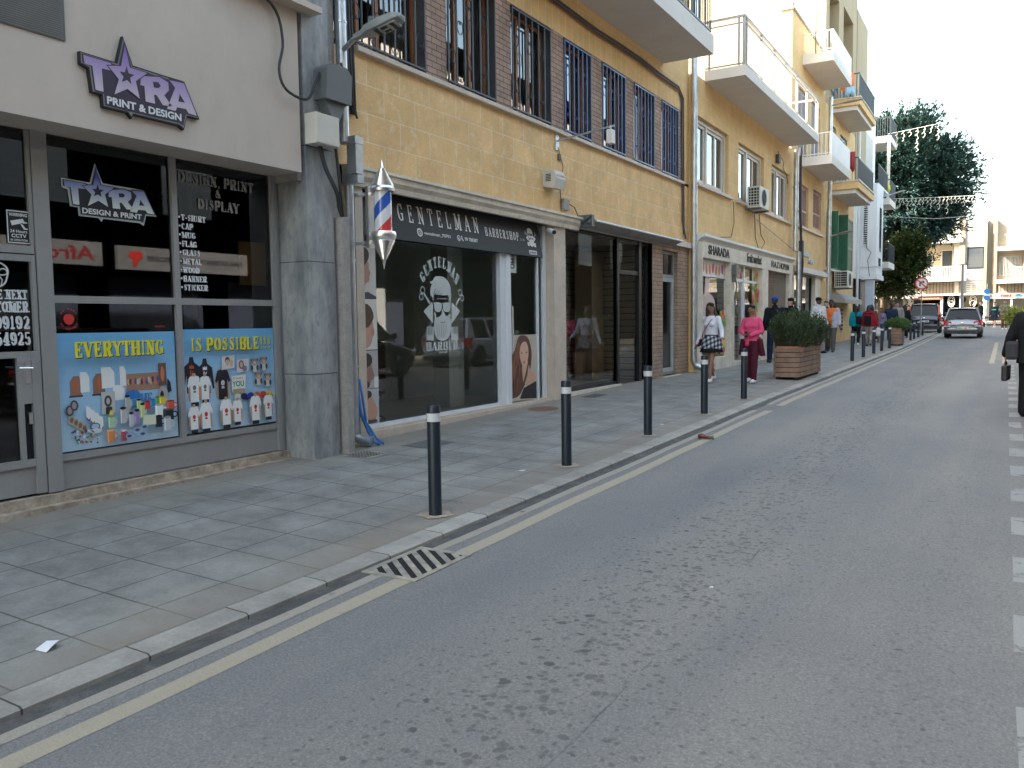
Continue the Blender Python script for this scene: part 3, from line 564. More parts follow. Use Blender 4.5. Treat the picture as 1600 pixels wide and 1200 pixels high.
# steel shopfront
FX = -6.62
fr = MB()
fr.box(FX, FX+.06, 3.775, 3.90, .41, 3.27)          # post between door and window
fr.box(FX+.002, FX+.055, 5.045, 5.10, .70, 3.27)    # mullion
fr.box(FX+.002, FX+.05, 3.90, 5.045, 1.93, 1.99); fr.box(FX+.002, FX+.05, 5.10, 6.24, 1.93, 1.99)
fr.box(FX, FX+.06, 6.24, 6.30, .41, 3.27); fr.box(FX, FX+.03, 6.30, 6.36, .35, 3.27)
fr.box(FX+.004, FX+.05, 3.90, 6.24, .645, .70)
fr.box(FX+.01, FX+.03, 3.90, 6.24, .41, .645)        # lower panel
fr.build('shopfront_frame', M['frame_g'], B1)
for y0, y1, z0, z1 in ((3.90, 5.045, 1.99, 3.27), (5.10, 6.24, 1.99, 3.27), (3.90, 5.045, .70, 1.93), (5.10, 6.24, .70, 1.93)):
    pane_x(B1, FX+.02, y0, y1, z0, z1, M['glassd'])
# door
D = MB()
D.box(FX+.005, FX+.055, 3.69, 3.765, .42, 1.55); D.box(FX+.006, FX+.054, 3.735, 3.765, 1.55, 2.30); D.box(FX+.005, FX+.055, 2.86, 2.93, .42, 2.30)
D.box(FX+.007, FX+.052, 2.93, 3.69, 1.50, 1.55); D.box(FX+.007, FX+.052, 2.93, 3.735, 2.25, 2.30)
D.box(FX+.007, FX+.052, 3.585, 3.62, .70, 1.50); D.box(FX+.007, FX+.052, 3.62, 3.69, 1.14, 1.5); D.box(FX+.009, FX+.05, 2.93, 3.69, .64, .70); D.box(FX+.012, FX+.03, 2.93, 3.69, .42, .64)
dr = D.build('door', M['frame_g'], B1)
b = MB(); b.box(FX+.05, FX+.062, 3.64, 3.68, 1.30, 1.47); b.rod((FX+.06, 3.66, 1.42), (FX+.12, 3.66, 1.42), .009); b.rod((FX+.115, 3.665, 1.42), (FX+.115, 3.56, 1.425), .009); b.box(FX+.05, FX+.066, 3.645, 3.675, .98, 1.07)
b.build('door_handle', M['chrome'], dr)
b = MB(); b.box(FX, FX+.05, 2.8, 3.765, 2.31, 2.37); b.box(FX, FX+.055, 2.76, 2.85, .41, 3.27); b.box(FX, FX+.05, -4, 2.76, .41, .7); b.box(FX, FX+.05, -4, 2.76, 2.31, 2.37); b.box(FX+.001, FX+.05, 3.745, 3.769, 2.37, 3.27); b.build('door_frame', M['frame_g'], B1)
pane_x(dr, FX+.02, 2.93, 3.735, 1.55, 2.25, M['glassd']); pane_x(dr, FX+.02, 2.93, 3.585, .70, 1.5, M['glassd']); pane_x(dr, FX+.022, 3.62, 3.69, .70, 1.14, M['dark'], 'side_light')
pane_x(B1, FX+.02, 2.85, 3.745, 2.37, 3.27, M['glassd']); pane_x(B1, FX+.02, -4, 2.76, .7, 2.31, M['glassd']); pane_x(B1, FX+.02, -4, 2.76, 2.37, 3.27, M['glassd'])
room_x(B1, 'shop_room', FX-.01, 3.2, -4, 6.33, .38, 3.25, M['navyroom'], M['dark'])
b = MB()   # interior shapes: counter, shelves
b.box(-8.8, -8.3, 3.2, 4.7, .4, 1.3); b.box(-9.7, -9.4, 3.9, 5.9, 1.2, 1.25); b.box(-9.7, -9.4, 3.9, 5.9, 1.7, 1.75); b.box(-7.5, -7.35, 5.85, 5.9, .4, 3.2)
b.build('interior_shelf', M['frame_g'], B1)
# vent grille
b = MB(); b.box(XF-.01, XF+.012, .5, 3.86, 3.89, 5.2, 0)
g = MB(); 
for i in range(80): g.box(XF+.012, XF+.016, .5, 3.84, 3.90+i*.016, 3.907+i*.016)
v = b.build('vent_panel', M['greymetal'], B1); g.build('vent_slat', mat('vent_grey', (.20, .19, .175), .6), v)
b = MB(); b.box(XF-.02, XF+.16, 5.2, 6.5, 4.86, 4.92); b.build('ledge', M['granite'], B1)
# --- lettering on the glass
GX = FX+.028
b = MB(); P = onx(GX)
slab(b, 'DESIGN, PRINT', 5.14, 3.065, .095, .90, P, mi=1, tk=.30, tn=.10, serif=.7); slab(b, '&', 5.55, 2.965, .075, .08, P, mi=1, tk=.3, tn=.14); slab(b, 'DISPLAY', 5.35, 2.84, .092, .50, P, mi=1, tk=.30, tn=.10, serif=.7)
b.build('lettering', [M['vinylw'], M['vinylg']], B1); b = MB()
items = ['T-SHIRT', 'CAP', 'MUG', 'FLAG', 'GLASS', 'METAL', 'WOOD', 'BANNER', 'STICKER']
wd = [.28, .13, .155, .165, .2, .215, .185, .265, .275]
for i, t in enumerate(items):
    z = 2.712-.0808*i; slab(b, t, 5.155, z, .052, wd[i], P, mi=0, tk=.32, tn=.13, serif=.7)
    b.face([P(u, v) for u, v in ell(5.135, z+.028, .011, .011, 10)], 0)
b.build('lettering', [M['vinylw'], M['vinylg']], B1)
b = MB(); slab(b, 'BE NEXT', 3.44, 1.955, .07, .265, P, tk=.3, tn=.12); slab(b, 'TOMER', 3.46, 1.855, .08, .25, P, tk=.3, tn=.12); slab(b, '09192', 3.445, 1.725, .098, .27, P, tk=.34, tn=.12); slab(b, '54925', 3.445, 1.60, .098, .27, P, tk=.34, tn=.12)
b.build('lettering', M['vinylw'], dr)
def outline(b, pts, t, P, mi=0, closed=True):
    n = len(pts)
    for i in range(n if closed else n-1):
        a, c = pts[i], pts[(i+1) % n]; dx, dy = c[0]-a[0], c[1]-a[1]; L = math.hypot(dx, dy) or 1e-6; px, py = -dy/L*t/2, dx/L*t/2; ex, ey = dx/L*t*.4, dy/L*t*.4
        b.face([P(a[0]-ex-px, a[1]-ey-py, i % 5), P(c[0]+ex-px, c[1]+ey-py, i % 5), P(c[0]+ex+px, c[1]+ey+py, i % 5), P(a[0]-ex+px, a[1]-ey+py, i % 5)], mi)
b = MB()   # pointing-hand drawing above the phone number
outline(b, smooth([(3.30, 2.24), (3.44, 2.25), (3.54, 2.22), (3.57, 2.17), (3.555, 2.12), (3.545, 2.08), (3.50, 2.045), (3.38, 2.05)]), .012, P, closed=True)
outline(b, smooth([(3.49, 2.155), (3.52, 2.19), (3.56, 2.175), (3.555, 2.14), (3.50, 2.135)]), .008, P); outline(b, smooth([(3.40, 2.08), (3.45, 2.11), (3.48, 2.09), (3.46, 2.06)]), .008, P)
outline(b, [(3.50, 2.13), (3.52, 2.10), (3.51, 2.06)], .008, P, closed=False)
b.build('hand_drawing', M['vinylw'], dr)
# CCTV notice
b = MB(); b.face([P(u, v, -1) for u, v in rect(3.575, 3.755, 2.382, 2.64)], 1)
outline(b, rect(3.582, 3.748, 2.39, 2.632), .008, P, 0)
bf(b, 'WARNING', P, 3.596, 2.592, .026, .14, bold=.03, mi=0); bf(b, '24 Hours', P, 3.60, 2.467, .024, .13, bold=.02, mi=0); bf(b, 'CCTV', P, 3.608, 2.43, .028, .115, bold=.03, mi=0); bf(b, 'IN OPERATION', P, 3.60, 2.403, .016, .13, bold=.02, mi=0)
for q in ([(3.605, 2.555), (3.70, 2.578), (3.715, 2.55), (3.615, 2.52)], [(3.70, 2.56), (3.735, 2.55), (3.735, 2.545), (3.70, 2.54)], [(3.68, 2.535), (3.695, 2.535), (3.72, 2.505), (3.735, 2.505), (3.735, 2.495), (3.705, 2.495)]): b.face([P(u, v, 1) for u, v in q], 0)
t = b.build('notice', [M['vinylw'], M['signblack']], org=(GX, 3.66, 2.38)); tag(t, 'small black and white CCTV warning notice on the door glass', 'notice')
# mask sticker
b = MB(); b.face([P(u, v) for u, v in smooth([(3.995, 1.835), (4.03, 1.845), (4.065, 1.835), (4.08, 1.80), (4.06, 1.765), (4.03, 1.75), (4.0, 1.765), (3.98, 1.80)])], 0)
for s_, v0, a0 in (('NO MASK', 1, 0), ('NO SERVICE', -1, 0)):
    n = len(s_)
    for i, ch in enumerate(s_):
        if ch == ' ': continue
        a = radians(90+(-55+110*i/(n-1))*(-1)) if v0 > 0 else radians(-90+(-60+120*i/(n-1)))
        cx, cy = 4.03+.075*cos(a), 1.80+.082*sin(a); bf(b, ch, P, cx-.006, cy-.008, .017, .012, bold=.03, mi=0)
b2_ = MB(); bf(b2_, 'modico', P, 4.83, 1.725, .022, .10, mi=0); tag(b2_.build('sticker', M['red'], org=(GX, 4.88, 1.72)), 'tiny red word sticker low on the left shop window', 'sticker')
t = b.build('sticker', M['red'], org=(GX, 4.03, 1.75)); tag(t, 'red round face mask sticker on the shop window', 'sticker')
# brown board hanging behind the glass
b = MB(); b.box(-6.66, -6.64, 5.86, 6.21, 2.14, 2.58); t = b.build('wooden_board', mat('brown_board', (.85, .50, .2), .7, var=.12), org=(-6.77, 6.0, 2.14)); tag(t, 'plain brown board hung behind the right shop window pane', 'board')
# --- TARA logos
def tara(name, mats, f, thick, sub, label, org):
    t = thing(name, label, 'sign', org)
    L = LOGO
    def ex(key, x0, x1, m, nm):
        b = MB(); b.prism([f(p) for p in L[key]], lambda u, v, k: (x1 if k else x0, u, v), 0); return b.build(nm, m, t)
    ex('plate', org[0], org[0]+thick, mats['side'], 'back_plate'); ex('edge', org[0]+thick, org[0]+thick+.003, mats['edge'], 'silver_edge'); ex('dark', org[0]+thick+.003, org[0]+thick+.005, mats['dark'], 'dark_face')
    x = org[0]+thick+.005
    for k, z in (('T', 0), ('star', .002), ('R', 0), ('A', 0)):
        b = MB()
        def e2(pts, dx, dd, m):
            b.prism(pts, lambda u, v, kk: (x+dx+dd if kk else x+dx, u, v), m)
        cy = sum(p[0] for p in L[k])/len(L[k]); cz = sum(p[1] for p in L[k])/len(L[k])
        big = [(cy+(p[0]-cy)*1.10, cz+(p[1]-cz)*1.10) for p in L[k]]
        e2([f(p) for p in big], z, .001, 1); e2([f(p) for p in L[k]], z+.001, .0015, 0)
        if k+'h' in L: e2([f(p) for p in L[k+'h']], z+.0025, .001, 1)
        if k == 'star': e2([f(p) for p in L['star2']], z+.0025, .001, 1)
        b.build('letter', [mats['grad'], mats['dark']], t)
    b = MB(); fn = lambda u, v, l=0: (x+.004+.0005*l, *f((u, v)))
    # tilted band text following the plate
    def ft(u, v, l=0): 
        tt = (u-4.15)/.72; return fn(u, v-.0+(.0*tt), l)
    slt = lambda u, v, l=0: ft(u, v, l)
    bf(b, sub, slt, 4.155, 3.485, .062, .69, bold=.035, mi=0)
    b.build('lettering', M['vinylw'], t); return t
def gradmat(name, z0, z1, top, bot):
    m, nt, b = newmat(name); p = pos(nt); s = nt.nodes.new('ShaderNodeSeparateXYZ'); nt.links.new(p, s.inputs[0])
    r = N(nt, 'ShaderNodeMapRange'); nt.links.new(s.outputs[2], r.inputs[0]); r.inputs[1].default_value = z0; r.inputs[2].default_value = z1
    c = ramp(nt, r.outputs[0], [(0, bot), (.45, tuple((a+q)/2 for a, q in zip(top, bot))), (1, top)]); nt.links.new(c, b.inputs['Base Color']); b.inputs['Roughness'].default_value = .4; return m
mp_ = dict(side=M['signblack'], edge=mat('sign_edge_grey', (.20, .19, .19), .4), dark=plain('sign_purple_black', (.035, .025, .05), .4), grad=gradmat('lilac_gradient', 3.55, 3.92, (.22, .13, .42), (.58, .50, .55)))
tara('shop_sign', mp_, lambda p: p, .035, 'PRINT & DESIGN', 'raised purple star logo sign on the beige wall above the print shop', (XF+.001, 4.5, 3.45))
def fw_(p): return (4.03+(p[0]-3.96)*.80, 2.63+(p[1]-3.43)*.755)
mp2 = dict(side=M['vinyls'], edge=plain('pale_green_edge', (.30, .40, .38), .4), dark=plain('logo_black', (.008, .01, .02), .4), grad=gradmat('blue_white_gradient', 2.74, 2.98, (.04, .08, .45), (.66, .72, .66)))
tara('window_logo', mp2, fw_, .001, 'DESIGN & PRINT', 'blue and white star logo sticker on the left print shop window', (GX, 4.4, 2.63))
# --- posters
def poster(name, y0, y1, z0, z1, label):
    F = Flat(FX+.024); n = 14
    for i in range(n):
        t = i/(n-1); c = (.14+.34*(1-t)**1.3*.9, .42+.18*(1-t), .66); za = z0+(z1-z0)*i/n; zb = z0+(z1-z0)*(i+1)/n
        F.b.col = (.46-.30*t, .62-.20*t, .74-.06*t); F.b.face([(FX+.024, y0, za), (FX+.024, y1, za), (FX+.024, y1, zb), (FX+.024, y0, zb)])
    return F
W_ = (.78, .79, .77); K_ = (.012, .013, .02); SK = (.50, .30, .19); R_ = (.55, .04, .03)
def mug(F, u, v, w, h, c, rim=None):
    F.add(ell(u+w*1.1, v+h*.5, w*.35, h*.3, 12), c); F.add(ell(u+w*1.1, v+h*.5, w*.2, h*.18, 10), (.3, .5, .66))
    F.add(rect(u, u+w, v, v+h), c); F.add(rect(u+w*.08, u+w*.25, v, v+h), tuple(min(1, q*1.5+.03) for q in c)); F.add(ell(u+w/2, v+h, w/2, h*.1), rim or tuple(q*.5 for q in c))
def tee(F, u, v, s, c, arms=True, legs=True, logo=R_):
    if arms:
        F.add([(u-.075*s, v+.12*s), (u-.05*s, v+.13*s), (u-.045*s, v-.10*s), (u-.07*s, v-.10*s)], SK); F.add([(u+.05*s, v+.13*s), (u+.075*s, v+.12*s), (u+.07*s, v-.10*s), (u+.045*s, v-.10*s)], SK)
    if legs: F.add(rect(u-.045*s, u+.045*s, v-.155*s, v-.09*s), K_)
    F.add(rect(u-.018*s, u+.018*s, v+.14*s, v+.175*s), SK)
    F.add([(u-.05*s, v-.115*s), (u+.05*s, v-.115*s), (u+.05*s, v+.06*s), (u+.065*s, v+.03*s), (u+.085*s, v+.05*s), (u+.055*s, v+.14*s), (u+.02*s, v+.15*s), (u, v+.14*s), (u-.02*s, v+.15*s), (u-.055*s, v+.14*s), (u-.085*s, v+.05*s), (u-.065*s, v+.03*s), (u-.05*s, v+.06*s)], c)
    F.add(ell(u, v+.03*s, .022*s, .026*s, 7), logo); F.add(rect(u-.015*s, u+.015*s, v-.02*s, v+.0*s), logo)
F = poster('p', 3.905, 5.03, .715, 1.685, '')
k0 = F.k
for u, v, w, h, c in ((4.01, 1.17, .10, .16, (.30, .16, .12)), (4.21, 1.17, .11, .17, (.25, .14, .10))):
    F.add([(u, v), (u+w, v), (u+w, v+h*.7), (u+w*.8, v+h), (u+w*.3, v+h), (u, v+h*.7)], c); F.add(rect(u-.01, u+w+.01, v-.015, v), (.06, .05, .05)); F.add(ell(u+w*.5, v+h*.5, w*.14, h*.35), (.55, .12, .04))
for u, v, w, h in ((4.10, 1.19, .08, .17), (4.29, 1.21, .12, .18), (4.39, 1.10, .11, .13), (4.46, 1.22, .06, .17)): F.add([(u, v), (u+w, v), (u+w, v+h*.75), (u+w*.7, v+h), (u, v+h)], W_)
F.add(rect(4.52, 4.86, 1.17, 1.32), (.36, .20, .13))
for i in range(15): F.add(ell(4.54+.022*i+.004*sin(i*5), 1.25+.025*sin(i*3.1), .013, .028, 9), [(.62, .40, .28), (.10, .05, .04), (.55, .18, .16), (.08, .10, .25), (.6, .5, .45)][i % 5])
F.add(rect(4.84, 4.92, 1.20, 1.40), (.16, .08, .05)); F.add(ell(4.88, 1.30, .02, .07), (.55, .2, .1)); F.add([(4.92, 1.12), (4.97, 1.14), (4.96, 1.22), (4.93, 1.26)], K_)
F.add(rect(4.275, 4.40, .99, 1.18), (.50, .50, .48)); F.add(ell(4.335, 1.10, .035, .05), (.05, .05, .05)); F.add(ell(4.335, 1.10, .017, .028), (.5, .45, .42)); F.add(rect(4.31, 4.37, .99, 1.05), (.04, .04, .04))
F.add(ell(4.57, 1.13, .075, .05), (.03, .17, .50)); F.add(rect(4.50, 4.65, 1.03, 1.10), (.10, .30, .5)); F.add(ell(4.88, 1.12, .05, .07), (.42, .38, .34)); F.add(ell(4.865, 1.10, .02, .05), K_)
F.b.col = (.05, .22, .5); slab(F.b, 'ME', 4.64, 1.04, .10, .13, lambda u, v, l=0: (F.X+(F.k+1)*F.st+l*.0003, u, v)); F.k += 8
F.b.col = (.05, .25, .55)
for u, v in ((3.99, 1.05), (4.03, 1.09)): F.add(ell(u, v, .035, .045), (.07, .06, .07)); F.add(ell(u, v, .02, .03), (.35, .30, .30))
for i in range(4): F.add([(4.13+.035*i, 1.08-.03*i), (4.17+.035*i, 1.06-.03*i), (4.17+.035*i, .98-.03*i), (4.15+.035*i, .955-.03*i), (4.13+.035*i, .98-.03*i)], W_); F.add([(4.13+.035*i, .985-.03*i), (4.15+.035*i, .96-.03*i), (4.17+.035*i, .985-.03*i), (4.17+.035*i, .97-.03*i), (4.15+.035*i, .945-.03*i), (4.13+.035*i, .97-.03*i)], [(.05, .08, .3), (.5, .04, .04)][i % 2])
for i in range(4): F.add(ell(4.0+.035*i, .97-.025*i, .028, .035), (.45, .36, .22)); F.add(ell(4.0+.035*i, .97-.025*i, .017, .022), (.2, .12, .1))
outline_pts = ell(4.20, .90, .045, .03, 14); F.add(outline_pts, (.05, .09, .2)); F.add(ell(4.20, .90, .036, .022, 14), (.33, .52, .64)); F.add(ell(4.205, .86, .055, .022), (.6, .66, .68))
random.seed(3)
for i in range(34):
    u = 3.96+random.random()*.26; v = .76+random.random()*.12; c = random.choice([W_, R_, (.03, .2, .1), (.05, .06, .15), (.5, .45, .4), (.4, .42, .45), W_]); F.add(ell(u, v, .007+.012*random.random(), .005+.008*random.random(), 6, random.random()*3), c)
F.add([(4.32, 1.0), (4.34, .93), (4.355, .93), (4.35, 1.01)], (.7, .6, .1)); F.add(ell(4.345, 1.0, .018, .025), (.75, .65, .1)); mug(F, 4.31, .87, .06, .10, (.42, .55, .35))
mug(F, 4.29, .75, .075, .10, (.62, .25, .08), (.75, .45, .25)); mug(F, 4.42, .745, .055, .09, (.40, .08, .10), W_)
mug(F, 4.47, 1.0, .05, .13, (.42, .40, .38), K_); mug(F, 4.42, .90, .06, .13, (.5, .48, .46), K_); mug(F, 4.58, 1.0, .045, .09, (.5, .6, .3), K_); mug(F, 4.50, .86, .045, .12, (.5, .48, .52), K_); mug(F, 4.555, .88, .045, .12, (.33, .22, .42), K_); mug(F, 4.61, .93, .045, .12, (.55, .62, .25), K_)
mug(F, 4.655, 1.0, .055, .07, R_); mug(F, 4.71, 1.02, .05, .06, (.03, .22, .5)); mug(F, 4.76, 1.03, .05, .07, (.12, .35, .12)); mug(F, 4.80, 1.03, .06, .07, (.62, .52, .03)); mug(F, 4.87, .97, .085, .085, (.58, .09, .04)); mug(F, 4.75, .93, .085, .10, W_); mug(F, 4.83, .88, .11, .10, K_, (.1, .1, .1)); mug(F, 4.745, .83, .07, .10, K_); mug(F, 4.83, .79, .075, .12, (.55, .55, .56), (.3, .3, .3))
for u in (4.62, 4.67, 4.70): F.add(rect(u, u+.05, .86, .95), (.66, .68, .5))
for u, v in ((4.48, .785), (4.56, .83), (4.61, .79), (4.63, .85)): F.add(ell(u, v, .035, .022), (.35, .45, .6)); F.add(ell(u, v, .022, .012), (.03, .05, .2))
for i in range(4): F.add([(3.99+.04*i, .81-.01*i), (4.0+.04*i, .82-.01*i), (4.02+.04*i, .78), (4.01+.04*i, .77)], [(.05, .3, .12), (.4, .15, .1), R_, (.1, .1, .1)][i])
kx_ = F.k
F.b.col = (.035, .07, .09); slab(F.b, 'EVERYTHING', 4.028, 1.478, .125, .84, lambda u, v, l=0: (F.X+(kx_+1)*F.st+l*.0003, u, v), tk=.30, tn=.12, serif=.7)
F.b.col = (.75, .66, .02); slab(F.b, 'EVERYTHING', 4.02, 1.486, .125, .84, lambda u, v, l=0: (F.X+(kx_+9)*F.st+l*.0003, u, v), tk=.27, tn=.11, serif=.7)
o = F.build('window_poster', None, org=(FX+.03, 4.45, .71)); tag(o, 'light blue poster headed EVERYTHING, showing mugs and printed gifts', 'poster')
F = poster('p', 5.115, 6.235, .72, 1.70, '')
for u, v, c, lg in ((5.205, 1.24, K_, (.55, .08, .03)), (5.355, 1.22, K_, W_)):
    F.add([(u-.06, v-.14), (u+.06, v-.14), (u+.06, v+.03), (u+.085, v-.10), (u+.105, v-.09), (u+.085, v+.11), (u+.03, v+.15), (u+.02, v+.20), (u-.02, v+.20), (u-.03, v+.15), (u-.085, v+.11), (u-.105, v-.09), (u-.085, v-.10), (u-.06, v+.03)], c)
    F.add([(u-.025, v+.09), (u-.025, v+.125), (u-.01, v+.11), (u, v+.13), (u+.01, v+.11), (u+.025, v+.125), (u+.025, v+.09)], lg); F.add(rect(u-.018, u-.006, v+.0, v+.075), lg); F.add([(u-.006, v+.04), (u+.014, v+.075), (u+.02, v+.065), (u+.004, v+.035), (u+.02, v+.0), (u+.01, v-.0)], lg); F.add([(u, v-.01), (u+.012, v-.03), (u, v-.055), (u-.012, v-.03)], lg)
tee(F, 5.225, 1.12, .95, W_, logo=(.2, .18, .15)); tee(F, 5.345, 1.125, .85, W_, logo=(.2, .18, .15)); tee(F, 5.555, 1.14, 1.1, K_, legs=False, logo=(.55, .56, .6))
F.add([(5.55, 1.30), (5.70, 1.31), (5.71, 1.44), (5.55, 1.43)], (.66, .62, .58)); F.add(ell(5.62, 1.39, .03, .035), (.10, .06, .05)); F.add(ell(5.62, 1.37, .025, .03), (.58, .38, .28)); F.add(ell(5.67, 1.36, .022, .035), (.6, .42, .33))
F.add([(5.73, 1.26), (5.88, 1.27), (5.89, 1.40), (5.73, 1.39)], (.62, .58, .6)); F.add(ell(5.79, 1.34, .035, .045), (.22, .12, .08)); F.add(ell(5.79, 1.34, .02, .028), (.58, .38, .3)); F.add(ell(5.83, 1.30, .03, .03), (.2, .18, .3))
F.add([(5.66, 1.07), (5.83, 1.09), (5.84, 1.24), (5.66, 1.23)], (.72, .70, .66)); F.add(rect(5.67, 5.82, 1.05, 1.10), (.42, .32, .2))
F.b.col = (.03, .28, .14); kk = F.k+1; bf(F.b, 'YOU', lambda u, v, l=0: (F.X+kk*F.st, u, v), 5.665, 1.125, .055, .15, bold=.03); F.b.col = R_; bf(F.b, 'ILoveU', lambda u, v, l=0: (F.X+kk*F.st, u, v), 5.68, 1.20, .02, .12); F.k += 1
for u, v in ((5.96, 1.36), (6.08, 1.37), (6.0, 1.22), (6.12, 1.20)):   # plain soft toys
    F.add(ell(u, v-.05, .045, .055), (.62, .6, .58)); F.add(ell(u-.035, v-.06, .015, .03), (.08, .06, .05)); F.add(ell(u+.035, v-.06, .015, .03), (.08, .06, .05)); F.add(ell(u-.035, v+.02, .016, .016), (.2, .12, .08)); F.add(ell(u+.035, v+.02, .016, .016), (.2, .12, .08)); F.add(ell(u, v, .036, .036), (.30, .2, .14)); F.add(ell(u, v-.01, .022, .02), (.55, .42, .33))
for i, c in enumerate([(.6, .62, .55), (.012, .02, .08), (.02, .04, .28), (.58, .10, .05), (.55, .06, .04), (.7, .5, .03)]):
    u = 5.72+.082*i; F.add(ell(u, 1.02, .045, .035), c); F.add(ell(u+.03, 1.00, .035, .016), tuple(q*.7 for q in c))
for u, s_, v in ((5.19, .82, .85), (5.325, .95, .86), (5.565, .95, .87), (5.70, .82, .87), (5.93, .95, .875), (6.10, .85, .885)): tee(F, u, v, s_, W_)
kx2 = F.k
F.b.col = (.035, .07, .09); slab(F.b, 'IS POSSIBLE!!!', 5.178, 1.487, .12, 1.0, lambda u, v, l=0: (F.X+(kx2+1)*F.st+l*.0003, u, v), tk=.30, tn=.12, serif=.7)
F.b.col = (.75, .66, .02); slab(F.b, 'IS POSSIBLE!!!', 5.17, 1.495, .12, 1.0, lambda u, v, l=0: (F.X+(kx2+9)*F.st+l*.0003, u, v), tk=.27, tn=.11, serif=.7)
o = F.build('window_poster', None, org=(FX+.03, 5.67, .72)); tag(o, 'light blue poster headed IS POSSIBLE, showing shirts, hoodies and caps', 'poster')
# --- boxes and cables on the pillar
t = thing('meter_box', 'dark grey hooded electric box high on the marble pillar', 'electric box', (-6.1, 6.7, 3.9))
b = MB(); b.prism([(6.50, 4.03), (6.88, 4.03), (6.90, 4.33), (6.82, 4.40), (6.60, 4.40), (6.52, 4.34)], lambda u, v, k: (-6.0 if k else -6.18, u, v)); b.build('casing', M['greymetal'], t, bevel=.012)
b = MB(); b.prism([(6.54, 4.03), (6.84, 4.03), (6.74, 3.84), (6.64, 3.84)], lambda u, v, k: (-6.05 if k else -6.17, u, v)); b.build('funnel', M['greymetal'], t)
t = thing('junction_box', 'off-white square junction box below the grey hooded box', 'electric box', (-6.1, 6.55, 3.5))
b = MB(); b.box(-6.18, -6.02, 6.36, 6.70, 3.56, 3.87); b.build('casing', M['boxwhite'], t, bevel=.008); b = MB(); b.box(-6.02, -6.012, 6.37, 6.69, 3.57, 3.86); b.build('lid', M['boxwhite'], t)
b = MB()
b.tube(spath([(-6.1, 5.3, 4.9), (-6.12, 5.9, 4.8), (-6.13, 6.05, 4.5), (-6.12, 5.98, 4.2), (-6.1, 6.05, 4.02), (-6.08, 6.3, 3.98), (-6.08, 6.42, 4.15), (-6.1, 6.52, 4.3)]), .014, 7)
o = b.build('cable', M['cable'], smooth=True, org=(-6.1, 6, 4)); tag(o, 'thick black cable looping down into the grey hooded box', 'cable')
b = MB()
for d in (0, .03): b.tube(spath([(-6.12, 6.50+d, 3.56), (-6.11, 6.56+d, 3.35), (-6.11, 6.72+d, 3.12), (-6.14, 6.79+d, 2.96), (-6.15, 6.85, 2.86)]), .014, 6)
b.tube([(-6.13, 6.72, 3.9), (-6.13, 6.76, 3.6), (-6.13, 6.82, 3.1), (-6.15, 6.86, 2.86)], .017, 6)
o = b.build('cable_bundle', M['cable'], smooth=True, org=(-6.1, 6.7, 3)); tag(o, 'black cables running from the junction box down into the grey conduit', 'cable')
b = MB(); b.box(-6.22, -6.10, 6.80, 6.90, .25, 2.87); o = b.build('conduit', M['conduit'], org=(-6.1, 6.93, .25)); tag(o, 'stained grey cable duct beside the marble pillar', 'cable duct')
# ================================================================ 2 YELLOW BUILDING WITH BARBERSHOP
B2 = thing('stone_building', 'yellow stone building with barbershop, brick piers and black barred windows', 'building', (-6.5, 12, .4))
WX = -6.45
WIN = [(6.95, 8.84), (9.30, 10.54), (10.98, 12.25), (12.70, 13.78), (14.23, 15.33), (15.76, 16.87), (17.31, 18.36)]
b = MB()
wall_x(b, WX, 6.99, 19.08, 3.52, 4.82, []); b.build('wall', M['ashlar'], B2)
b = MB(); wall_x(b, WX, 6.99, 19.08, 6.47, 7.09, []); b.build('lintel_band', M['soldier'], B2)
b = MB(); wall_x(b, WX, 6.99, 19.08, 7.09, 10.4, []); hull(b, WX, -14, 6.99, 19.08, -.3, 10.4); b.build('upper_wall', M['ashlar2'], B2)
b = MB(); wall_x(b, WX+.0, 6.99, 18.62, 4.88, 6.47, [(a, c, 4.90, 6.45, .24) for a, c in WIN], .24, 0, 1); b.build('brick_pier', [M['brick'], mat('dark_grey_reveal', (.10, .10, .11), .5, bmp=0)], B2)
b = MB(); wall_x(b, WX, 18.62, 19.08, 4.88, 6.47, []); b.build('end_pier', M['ashlar2'], B2)
b = MB(); b.box(WX-.05, WX+.075, 7.45, 18.62, 4.82, 4.88); b.build('sill', M['granite'], B2, bevel=.006)
b = MB()   # moulded ledge above the shops
b.prism([(0, 3.30), (.06, 3.30), (.075, 3.36), (.115, 3.41), (.12, 3.47), (.15, 3.48), (.15, 3.515), (0, 3.52)], lambda u, v, k: (WX+u, 13.12 if k else 7.2, v)); b.build('ledge', M['stone_trim'], B2)
b = MB(); b.box(WX-.05, WX+.10, 17.9, 19.02, 3.40, 3.52); b.box(WX-.05, WX+.02, 13.12, 17.9, 3.36, 3.519); b.build('ledge', M['stone_trim'], B2)
